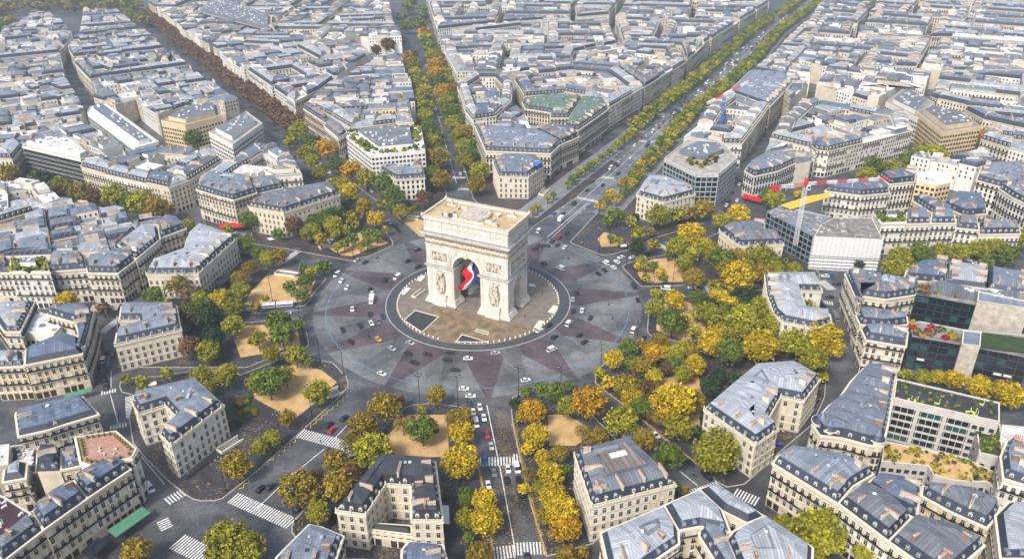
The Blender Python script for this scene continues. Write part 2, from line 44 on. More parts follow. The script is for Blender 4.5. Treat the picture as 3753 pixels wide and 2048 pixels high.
PV=[[[-135.0,71.7],[-115.2,65.1],[-73.0,47.4],[-62.6,54.8],[-51.9,67.0],[-51.9,71.6],[-55.5,80.2],[-73.2,126.6],[-89.6,153.1],[-138.8,167.5],[-146.2,101.3]],[[-119.6,-7.1],[-89.1,-3.2],[-88.0,1.6],[-87.5,9.4],[-83.4,26.2],[-86.1,29.9],[-100.7,34.3],[-117.6,43.0],[-131.3,60.7],[-145.4,72.0],[-150.1,50.9],[-154.1,4.4],[-160.9,-3.7],[-145.7,-8.2]],[[-120.3,-25.8],[-116.3,-19.0],[-88.6,-15.3],[-85.8,-19.3],[-79.4,-39.7],[-79.8,-42.1],[-92.2,-48.0],[-103.6,-58.6],[-129.2,-57.8],[-162.2,-56.8],[-183.5,-8.4],[-151.2,-12.1],[-137.2,-13.8],[-127.7,-23.1]],[[-153.3,-75.7],[-146.8,-78.3],[-142.9,-93.7],[-134.8,-110.1],[-126.6,-119.0],[-113.2,-132.1],[-104.1,-139.7],[-100.4,-142.2],[-97.2,-143.3],[-92.4,-143.2],[-89.8,-142.2],[-87.1,-138.1],[-81.2,-128.2],[-70.2,-106.9],[-57.0,-80.4],[-55.4,-74.6],[-55.6,-72.1],[-57.1,-67.5],[-65.4,-55.6],[-87.3,-49.5],[-104.8,-64.0],[-124.3,-59.2],[-140.6,-64.0],[-157.8,-65.6],[-155.8,-71.7]],[[-30.0,-91.5],[-28.5,-89.6],[-26.4,-88.4],[-18.6,-87.5],[-5.5,-90.2],[-2.1,-97.7],[1.3,-120.3],[4.7,-140.9],[6.7,-156.8],[8.6,-173.5],[-8.1,-174.2],[-41.8,-171.0],[-58.7,-162.4],[-61.1,-159.3],[-61.8,-156.9],[-61.8,-154.4],[-49.5,-125.0],[-38.6,-107.0]],[[16.0,-84.0],[19.8,-81.7],[27.8,-83.4],[40.5,-83.3],[44.7,-86.7],[49.2,-98.3],[56.2,-112.2],[65.0,-129.7],[73.2,-144.2],[47.0,-160.4],[41.7,-166.9],[25.6,-172.2],[21.2,-148.2],[18.5,-126.9],[15.7,-102.6],[15.3,-93.7]],[[52.7,-72.8],[52.4,-74.8],[53.7,-77.8],[63.8,-92.9],[76.4,-114.8],[86.2,-130.2],[90.2,-138.4],[93.5,-141.3],[100.2,-140.0],[104.8,-135.9],[122.9,-118.9],[137.4,-106.1],[148.8,-88.3],[161.1,-58.1],[98.1,-50.6],[74.1,-44.1],[55.4,-63.5],[53.3,-69.8]],[[82.5,-32.1],[82.4,-34.6],[83.3,-37.0],[103.3,-47.1],[112.8,-51.9],[136.9,-54.9],[162.5,-44.2],[176.1,-19.7],[179.3,2.3],[161.3,1.4],[119.8,-1.5],[104.8,0.4],[89.7,-2.0],[88.4,-3.3]],[[79.9,35.6],[80.6,31.5],[86.2,13.4],[87.4,11.6],[110.9,12.6],[142.8,10.8],[183.5,14.0],[186.9,23.2],[185.3,60.7],[153.4,90.7],[143.4,77.2],[109.7,50.7],[89.1,42.8],[82.4,38.9]],[[53.5,68.9],[54.1,66.6],[69.4,50.9],[71.6,50.3],[76.4,51.0],[87.3,56.8],[103.1,70.9],[121.5,81.8],[145.7,97.1],[152.0,123.0],[146.2,144.4],[139.2,178.0],[112.3,184.5],[76.0,114.6]],[[-87.0,162.9],[-53.6,109.9],[-38.5,82.2],[-35.5,81.0],[-34.4,85.0],[-21.6,131.8],[-39.3,236.9],[-51.8,277.2],[-102.9,268.9],[-113.8,204.0]],[[-5.9,138.1],[-0.4,124.3],[27.0,85.7],[32.1,90.3],[63.6,137.7],[72.9,155.4],[102.3,204.1],[81.4,232.0],[-5.9,275.3],[-16.9,217.6]]]
GV=[[[-120.6,-0.9],[-121.3,12.0],[-117.4,30.1],[-112.2,33.1],[-99.6,29.5],[-89.2,25.3],[-88.8,12.4],[-90.1,1.7],[-100.1,-0.1]],[[-116.5,-34.5],[-115.4,-22.2],[-102.5,-21.3],[-89.2,-21.8],[-83.6,-40.2],[-93.4,-45.7],[-108.9,-50.3]],[[-91.0,66.5],[-80.1,82.0],[-68.2,90.4],[-62.0,80.4],[-55.2,70.8],[-74.0,53.5],[-80.5,55.4]],[[-96.0,-80.3],[-88.8,-86.1],[-83.4,-90.0],[-74.5,-97.4],[-67.4,-85.8],[-60.9,-71.0],[-69.1,-62.0],[-82.0,-55.1],[-91.2,-67.5]],[[-36.0,-111.2],[-27.4,-95.2],[-11.3,-95.7],[-9.0,-121.5],[-20.3,-122.0],[-28.6,-120.6],[-32.0,-117.8]],[[30.5,-96.9],[38.2,-97.1],[46.2,-105.2],[46.8,-110.3],[40.3,-116.6],[29.8,-116.3]],[[69.3,-86.0],[72.5,-77.4],[99.3,-64.9],[96.2,-96.1],[90.1,-108.1],[86.7,-111.4]],[[92.1,-7.6],[107.1,-5.3],[115.5,-11.1],[109.9,-37.8],[102.8,-43.6],[91.9,-37.3],[87.0,-32.2]],[[87.3,36.2],[99.2,44.2],[111.7,45.5],[114.0,27.2],[110.3,16.4],[90.5,15.5],[87.5,23.4]],[[70.3,72.1],[75.4,81.5],[81.4,77.4],[85.0,62.3],[71.4,60.9]],[[-49.8,104.1],[-39.7,105.8],[-30.6,97.2],[-32.5,77.5],[-37.5,79.6],[-43.7,93.6]],[[123.6,-99.5],[130.3,-90.6],[134.0,-99.8],[129.3,-107.5],[123.4,-110.7]]]
GS=[[[-103.7,-90.3],[-97.7,-79.3],[-88.5,-90.8],[-97.6,-105.3]],[[-140.6,12.6],[-133.5,19.8],[-129.9,12.3],[-133.9,6.6]],[[-51.3,128.1],[-41.7,130.0],[-39.1,118.7],[-47.4,114.6]],[[94.0,-96.0],[97.3,-91.5],[91.6,-106.5],[90.7,-108.1]],[[-11.8,-137.7],[-9.4,-137.8],[-8.4,-146.4],[-10.4,-146.3]]]
TR=[[-74.4,-103.6,7.3,'o'],[-77.5,-116.3,7.1,'y'],[-80.7,-120.9,7.1,'y'],[-65.0,-89.3,11.0,'y'],[-86.4,-83.5,13.8,'g'],[-92.8,-80.0,9.1,'y'],[-81.5,-75.0,8.5,'y'],[-35.9,-101.8,12.8,'o'],[-31.7,-93.0,6.2,'r'],[-42.7,-112.3,11.7,'o'],[-27.6,-108.9,7.6,'s'],[-19.5,-115.1,11.8,'g'],[-21.5,-97.2,3.9,'y'],[-15.7,-90.9,8.5,'o'],[-8.2,-104.6,6.5,'o'],[-3.7,-103.3,7.1,'o'],[-4.2,-116.9,10.1,'Y'],[-4.0,-135.6,13.2,'Y'],[-47.2,-119.7,7.5,'s'],[-36.8,-128.3,13.6,'y'],[-50.2,-131.4,9.4,'o'],[-56.4,-138.3,6.7,'r'],[-59.5,-148.5,14.2,'o'],[-47.2,-145.4,11.6,'o'],[-51.8,-156.6,8.3,'y'],[-44.7,-132.6,6.2,'o'],[-2.0,-146.4,4.9,'g'],[-1.7,-151.0,5.3,'g'],[-1.1,-160.7,7.6,'y'],[5.0,-152.6,8.7,'Y'],[6.0,-163.8,10.8,'Y'],[0.2,-166.9,4.2,'g'],[3.5,-176.4,8.2,'o'],[-77.9,-171.0,13.2,'y'],[-70.7,-172.7,10.6,'y'],[-81.0,-174.0,7.7,'y'],[-85.9,-133.7,11.2,'o'],[-106.9,-173.0,9.5,'o'],[-143.5,-75.2,5.7,'y'],[-117.5,-76.0,10.0,'y'],[-113.2,-81.6,6.7,'y'],[-106.7,-75.7,10.5,'y'],[-135.2,-69.4,5.7,'y'],[-151.7,-72.1,4.5,'y'],[-139.7,-83.4,5.6,'y'],[-136.2,-81.2,4.4,'y'],[-205.3,-10.1,11.6,'Y'],[-186.9,-12.5,6.7,'r'],[-163.4,-6.3,11.2,'g'],[-158.8,-9.2,6.6,'y'],[-153.1,1.8,14.4,'s'],[-140.5,-6.2,8.7,'y'],[-130.1,-7.8,10.1,'Y'],[-144.2,5.5,5.2,'g'],[-142.4,-17.4,9.3,'r'],[-128.3,-29.4,13.9,'d'],[-121.5,-46.2,10.7,'d'],[-130.5,-51.6,9.9,'R'],[-120.5,-56.2,10.4,'y'],[-115.8,-34.1,10.2,'y'],[-120.6,-15.3,9.2,'y'],[-126.4,14.7,9.0,'o'],[-124.6,27.6,8.4,'o'],[-121.7,-0.4,10.2,'y'],[-133.6,55.1,11.4,'g'],[-141.1,88.6,12.2,'g'],[-176.8,82.8,9.6,'y'],[-152.4,81.1,6.8,'y'],[-298.0,156.0,15.1,'d'],[-279.6,142.3,15.7,'g'],[-262.0,132.7,15.3,'o'],[-253.2,129.4,12.0,'r'],[-236.9,125.2,16.9,'y'],[-228.6,124.4,11.7,'g'],[-214.8,112.6,17.0,'y'],[-204.2,106.3,15.0,'o'],[-197.6,107.4,10.2,'o'],[-124.0,45.4,8.7,'g'],[-117.5,37.8,9.4,'y'],[-111.6,40.9,9.4,'o'],[-120.9,74.4,6.6,'g'],[-112.9,81.0,11.0,'r'],[-101.2,70.3,9.9,'y'],[-102.1,86.4,9.3,'g'],[-92.7,62.7,8.0,'o'],[-90.8,88.2,12.7,'d'],[-96.7,105.4,6.9,'y'],[-88.1,109.4,7.8,'d'],[-81.3,93.8,9.3,'y'],[-87.1,131.6,12.8,'Y'],[-97.4,149.6,10.3,'y'],[-74.6,111.2,10.5,'o'],[-75.4,103.7,7.7,'o'],[-63.7,89.3,10.9,'Y'],[-76.7,87.4,5.8,'y'],[-81.8,78.9,6.6,'y'],[-86.0,72.4,5.7,'y'],[-74.8,64.8,7.2,'g'],[-78.5,58.5,6.3,'g'],[-82.2,55.0,4.7,'y'],[-65.5,59.9,6.3,'g'],[-68.9,56.3,4.7,'y'],[-67.5,71.9,7.3,'g'],[-61.3,69.8,7.2,'g'],[-65.4,141.4,13.9,'g'],[-56.2,122.7,13.4,'g'],[-63.9,119.4,7.0,'y'],[-58.1,113.7,6.1,'g'],[-49.6,99.9,10.2,'y'],[-36.9,119.9,11.5,'R'],[-57.5,79.9,4.9,'y'],[-96.1,29.7,5.3,'g'],[-90.3,23.4,6.7,'y'],[-84.6,28.0,8.2,'g'],[-91.2,10.8,8.7,'g'],[-98.1,6.5,7.2,'g'],[-89.8,-2.8,7.8,'g'],[-108.9,-2.6,4.3,'y'],[-110.5,-15.1,7.0,'s'],[-94.6,-32.7,12.1,'g'],[-89.8,-45.1,12.4,'g'],[-101.2,-45.1,8.5,'y'],[-84.9,-29.9,5.3,'g'],[-91.8,-58.6,8.2,'y'],[-80.6,-59.8,9.4,'y'],[-74.7,-61.0,4.9,'g'],[-121.0,93.9,6.9,'o'],[-99.4,93.2,6.8,'g'],[78.9,85.2,8.3,'g'],[83.9,89.1,10.0,'g'],[91.8,83.7,7.4,'y'],[95.0,88.5,6.7,'d'],[93.2,64.6,8.8,'y'],[101.3,69.7,5.6,'s'],[99.8,49.9,7.0,'o'],[89.6,44.5,9.2,'d'],[77.0,64.0,4.7,'g'],[81.0,58.4,5.5,'y'],[90.1,32.5,6.0,'y'],[87.1,27.6,4.4,'Y'],[91.2,26.0,5.9,'y'],[96.1,26.6,5.2,'g'],[97.8,18.0,5.8,'Y'],[98.9,11.7,4.3,'g'],[89.4,12.9,5.0,'y'],[106.5,40.1,4.6,'g'],[111.1,42.1,12.5,'y'],[121.4,52.2,16.1,'Y'],[107.9,83.3,14.3,'y'],[120.6,90.7,9.3,'y'],[128.0,92.4,9.4,'s'],[138.2,94.1,13.0,'o'],[112.1,24.8,9.7,'y'],[113.1,6.6,10.9,'o'],[118.2,35.8,8.4,'y'],[146.0,76.8,11.8,'y'],[156.6,82.2,13.8,'Y'],[130.8,22.0,15.2,'g'],[133.9,-1.2,16.8,'Y'],[146.5,29.8,8.5,'g'],[155.0,29.6,13.3,'y'],[150.0,9.6,11.2,'o'],[157.2,15.9,7.5,'y'],[122.5,0.9,7.1,'y'],[186.1,116.7,11.0,'g'],[91.0,-7.9,6.9,'y'],[98.4,-14.6,9.6,'Y'],[99.9,-17.6,6.8,'Y'],[87.3,-24.0,10.1,'y'],[110.6,-14.5,9.0,'g'],[92.7,-39.3,13.1,'g'],[100.5,-31.2,5.9,'Y'],[107.9,-27.0,6.7,'y'],[102.3,-43.2,7.1,'y'],[120.2,-18.6,11.8,'Y'],[131.0,-20.2,13.3,'d'],[115.3,-37.8,13.3,'y'],[125.1,-45.0,17.0,'y'],[137.0,-42.2,13.4,'y'],[126.4,-64.6,15.9,'Y'],[106.1,-58.2,11.4,'Y'],[112.5,-65.9,12.5,'g'],[69.3,-57.2,8.6,'g'],[75.6,-52.8,5.6,'o'],[84.6,-53.3,8.8,'o'],[79.7,-63.4,9.2,'O'],[88.9,-65.3,9.8,'y'],[95.3,-55.5,6.9,'y'],[61.2,-67.1,9.0,'Y'],[69.8,-69.6,7.8,'g'],[74.3,-67.9,5.4,'d'],[97.7,-69.7,5.4,'y'],[119.2,-48.2,9.7,'y'],[127.5,-51.9,9.7,'y'],[125.0,-25.9,10.9,'Y'],[159.7,26.9,9.3,'g'],[158.9,15.2,9.8,'y'],[169.5,16.3,8.4,'y'],[166.1,25.7,6.9,'g'],[186.3,106.7,13.7,'y'],[208.5,124.9,5.6,'Y'],[274.5,109.4,10.6,'Y'],[220.0,5.7,17.0,'y'],[207.7,24.1,5.5,'d'],[231.2,27.1,11.5,'y'],[243.1,29.0,12.6,'g'],[254.9,30.2,11.9,'y'],[267.3,32.2,10.3,'y'],[278.8,34.1,11.3,'y'],[286.9,32.8,12.3,'y'],[287.7,23.7,13.0,'g'],[277.6,22.9,7.6,'g'],[308.3,44.8,11.9,'y'],[138.7,-44.6,13.4,'y'],[156.3,-57.7,17.0,'Y'],[143.3,-59.5,13.0,'y'],[147.6,-71.4,12.7,'y'],[133.8,-60.0,8.3,'O'],[160.2,-61.9,11.1,'Y'],[150.1,-80.3,4.9,'y'],[151.9,-72.7,5.7,'g'],[113.3,-174.0,16.3,'y'],[105.0,-166.7,7.9,'y'],[127.2,-180.1,9.3,'y'],[111.6,-177.7,6.3,'y'],[118.4,-174.0,8.8,'y'],[185.7,-80.5,5.8,'y'],[191.8,-83.1,7.1,'y'],[198.4,-82.8,6.5,'Y'],[203.2,-86.4,8.5,'Y'],[210.2,-93.2,10.4,'Y'],[218.1,-100.4,12.4,'Y'],[17.2,-95.4,5.0,'d'],[21.9,-87.3,5.1,'g'],[28.2,-86.4,6.2,'g'],[33.0,-90.3,9.0,'g'],[40.1,-82.7,4.6,'g'],[23.5,-104.8,10.9,'O'],[18.1,-104.1,3.2,'y'],[38.3,-100.4,8.8,'y'],[46.2,-101.7,14.5,'O'],[24.4,-119.3,10.0,'Y'],[21.2,-123.7,5.7,'Y'],[26.5,-129.4,6.1,'Y'],[32.9,-127.6,6.7,'o'],[34.8,-135.6,5.0,'g'],[28.7,-140.8,9.5,'Y'],[21.1,-138.9,6.5,'s'],[31.6,-160.5,11.4,'Y'],[29.0,-151.8,9.7,'Y'],[32.0,-167.2,10.3,'O'],[26.2,-159.4,7.1,'o'],[31.6,-177.8,7.3,'o'],[37.2,-174.2,4.1,'o'],[48.6,-119.5,7.9,'o'],[43.0,-114.3,6.4,'s'],[58.1,-114.0,13.0,'y'],[65.7,-122.5,9.5,'o'],[72.9,-132.7,10.9,'g'],[79.7,-105.2,17.0,'Y'],[80.1,-116.5,10.9,'y'],[63.9,-88.8,10.9,'o'],[57.5,-82.5,6.3,'Y'],[69.6,-93.0,4.5,'g'],[72.5,-104.8,6.1,'r'],[99.2,-89.7,9.3,'d'],[87.9,-115.8,5.4,'d'],[89.7,-135.0,17.0,'y'],[74.0,-146.0,4.0,'g'],[76.8,-146.2,3.0,'o'],[76.9,-79.6,7.0,'Y'],[89.8,-78.5,7.7,'y'],[53.9,-74.7,5.3,'y'],[105.2,-79.6,7.2,'d'],[111.3,-80.9,6.0,'d'],[19.0,-144.7,4.4,'Y'],[24.6,-145.6,5.9,'y'],[-27.6,150.8,13.7,'o'],[-34.0,163.7,11.9,'g'],[-33.6,187.8,17.0,'o'],[-30.4,199.1,12.6,'y'],[-39.3,228.1,14.4,'y'],[-37.7,249.2,11.1,'g'],[-42.7,261.1,15.2,'g'],[-49.7,295.7,14.6,'y'],[-54.0,321.2,16.6,'y'],[-49.4,337.9,11.2,'y'],[-58.1,357.3,15.9,'y'],[-56.2,380.2,13.3,'y'],[-63.9,397.0,15.2,'y'],[-62.1,422.2,12.4,'y'],[-70.0,437.8,16.0,'y'],[-75.7,471.0,16.6,'y'],[-83.6,510.3,15.6,'o'],[-81.8,522.8,15.8,'r'],[-1.9,165.2,14.1,'y'],[-3.4,141.3,12.4,'o'],[-13.2,189.9,12.4,'y'],[-8.7,205.6,11.5,'g'],[-15.2,219.4,13.0,'y'],[-9.3,231.7,10.8,'g'],[-20.4,246.8,12.3,'y'],[-14.3,256.7,12.4,'o'],[-24.9,276.3,14.1,'y'],[-19.7,285.3,13.0,'g'],[-29.7,306.4,14.8,'g'],[-24.5,318.3,12.2,'g'],[-34.9,339.1,15.5,'y'],[-28.2,349.6,14.2,'g'],[-39.1,369.9,16.1,'O'],[-30.9,381.3,14.8,'o'],[-44.9,403.3,16.9,'g'],[-37.5,410.6,15.4,'y'],[-49.4,434.0,17.0,'O'],[-42.3,450.3,14.5,'y'],[-53.3,472.6,17.0,'O'],[-47.1,484.5,15.1,'o'],[-57.8,518.1,17.0,'y'],[-54.3,531.4,14.1,'g'],[-65.9,568.5,16.6,'g'],[-73.3,604.8,17.0,'y'],[-77.9,643.6,17.0,'O'],[-88.2,708.1,16.9,'g'],[-87.5,765.8,13.2,'g'],[-102.4,691.2,16.7,'g'],[-116.5,761.7,13.8,'g'],[-113.5,827.5,17.0,'g'],[-93.5,817.4,13.8,'g'],[-114.4,879.3,17.0,'g'],[-103.9,606.3,15.5,'o'],[-107.0,589.4,10.0,'o'],[-113.6,580.8,16.9,'r'],[-125.3,561.4,13.1,'r'],[-190.0,632.5,17.0,'g'],[-181.0,617.4,15.9,'y'],[-169.7,657.4,12.7,'o'],[-128.7,636.2,8.7,'d'],[-147.4,259.3,17.0,'y'],[-136.7,237.8,13.4,'g'],[-150.9,253.3,10.2,'y'],[-128.7,228.2,10.9,'g'],[-116.4,213.7,16.1,'O'],[-133.0,210.0,12.8,'y'],[-123.8,193.8,11.4,'y'],[-105.5,184.8,11.2,'g'],[-90.8,166.8,15.9,'O'],[-113.7,171.6,11.0,'y'],[-94.5,148.1,10.5,'y'],[-78.5,152.5,14.4,'y'],[-63.5,143.4,15.1,'g'],[-102.0,153.2,8.6,'y'],[42.9,529.5,14.2,'R'],[36.5,517.0,14.0,'o'],[26.6,540.8,11.1,'g'],[52.6,546.5,9.5,'d'],[-151.6,241.8,8.9,'y'],[40.7,524.1,13.7,'R'],[33.5,525.1,10.6,'d'],[231.0,222.4,6.5,'d'],[-227.1,245.7,13.9,'g'],[-225.4,262.5,11.8,'g'],[-329.8,169.8,15.1,'o'],[-302.1,158.1,14.5,'g'],[-277.8,141.2,15.5,'o'],[-265.6,134.0,13.6,'g'],[323.6,178.8,16.6,'y'],[301.4,167.9,16.1,'g'],[283.7,153.3,15.5,'y'],[274.5,163.6,14.0,'g'],[261.4,145.3,13.6,'y'],[320.4,189.7,15.0,'y'],[386.0,221.8,16.4,'O'],[308.7,48.3,10.9,'y'],[128.5,-16.2,8.5,'g'],[142.6,-31.5,11.6,'y'],[120.8,-42.6,7.3,'g'],[159.2,-30.2,11.5,'y'],[148.8,-61.0,10.0,'g'],[120.5,-30.1,10.8,'d'],[111.6,-47.9,9.3,'Y'],[127.0,-25.0,7.7,'Y'],[167.1,-10.6,8.2,'d'],[156.4,-42.8,8.3,'Y'],[126.0,-37.5,7.2,'d'],[165.2,-11.7,6.7,'d'],[134.9,-51.3,9.5,'g'],[136.9,-24.1,9.7,'d'],[119.7,-37.9,9.1,'Y'],[122.0,-32.2,10.6,'g'],[122.4,-47.8,10.4,'y'],[132.8,-21.5,8.7,'y'],[135.2,-17.8,11.7,'d'],[111.9,-30.2,11.2,'y'],[155.2,-16.6,9.9,'y'],[129.0,-26.7,9.4,'g'],[115.5,-21.9,10.4,'d'],[137.8,-25.8,11.3,'y'],[119.1,-11.5,7.2,'g'],[141.8,-45.2,9.1,'d'],[74.6,-107.0,6.7,'o'],[77.5,-78.8,7.2,'y'],[64.6,-90.3,8.1,'Y'],[90.0,-92.2,5.3,'g'],[65.3,-95.1,8.6,'Y'],[96.0,-72.3,5.7,'g'],[79.2,-108.9,8.2,'Y'],[71.5,-90.7,9.4,'r'],[67.6,-102.0,8.5,'g'],[88.5,-95.6,8.1,'g'],[70.1,-87.3,7.5,'g'],[76.1,-107.1,9.1,'o'],[91.9,-76.6,6.1,'r'],[95.9,-73.5,9.3,'Y'],[90.6,-97.6,9.1,'o'],[88.1,-97.8,8.7,'r'],[88.3,-72.2,8.1,'g'],[84.3,-72.9,7.1,'r'],[160.0,28.2,8.2,'y'],[132.6,13.1,11.8,'o'],[127.8,41.5,10.9,'y'],[140.9,25.8,12.2,'o'],[129.6,31.9,12.1,'o'],[149.9,29.9,12.3,'y'],[137.4,8.1,10.8,'g'],[144.1,23.9,10.0,'o'],[143.3,17.3,10.4,'y'],[137.3,7.5,11.2,'y'],[-122.9,-19.0,8.8,'y'],[-136.2,-14.1,9.9,'g'],[-138.7,-23.5,7.3,'g'],[-136.6,-25.6,10.1,'r'],[-139.7,-23.6,11.5,'g'],[-92.6,99.4,9.8,'g'],[-91.9,87.1,12.8,'g'],[-93.2,89.8,11.6,'g'],[-88.0,78.7,11.6,'y'],[-99.5,73.0,10.1,'y'],[-105.9,93.2,9.2,'d'],[79.8,-59.3,8.6,'o'],[97.0,-60.6,7.6,'o'],[81.4,-58.8,5.6,'y'],[96.5,-62.4,8.3,'o'],[84.6,-58.5,5.7,'Y'],[73.1,-73.9,10.1,'o'],[90.1,-57.2,6.0,'o'],[-42.7,-138.2,6.5,'r'],[-40.2,-121.1,5.8,'y'],[-44.3,-136.6,7.1,'r'],[-44.7,-120.9,5.2,'o'],[-42.7,-121.6,5.4,'y'],[-42.4,-133.0,5.2,'y'],[-45.8,-117.9,5.5,'y']]
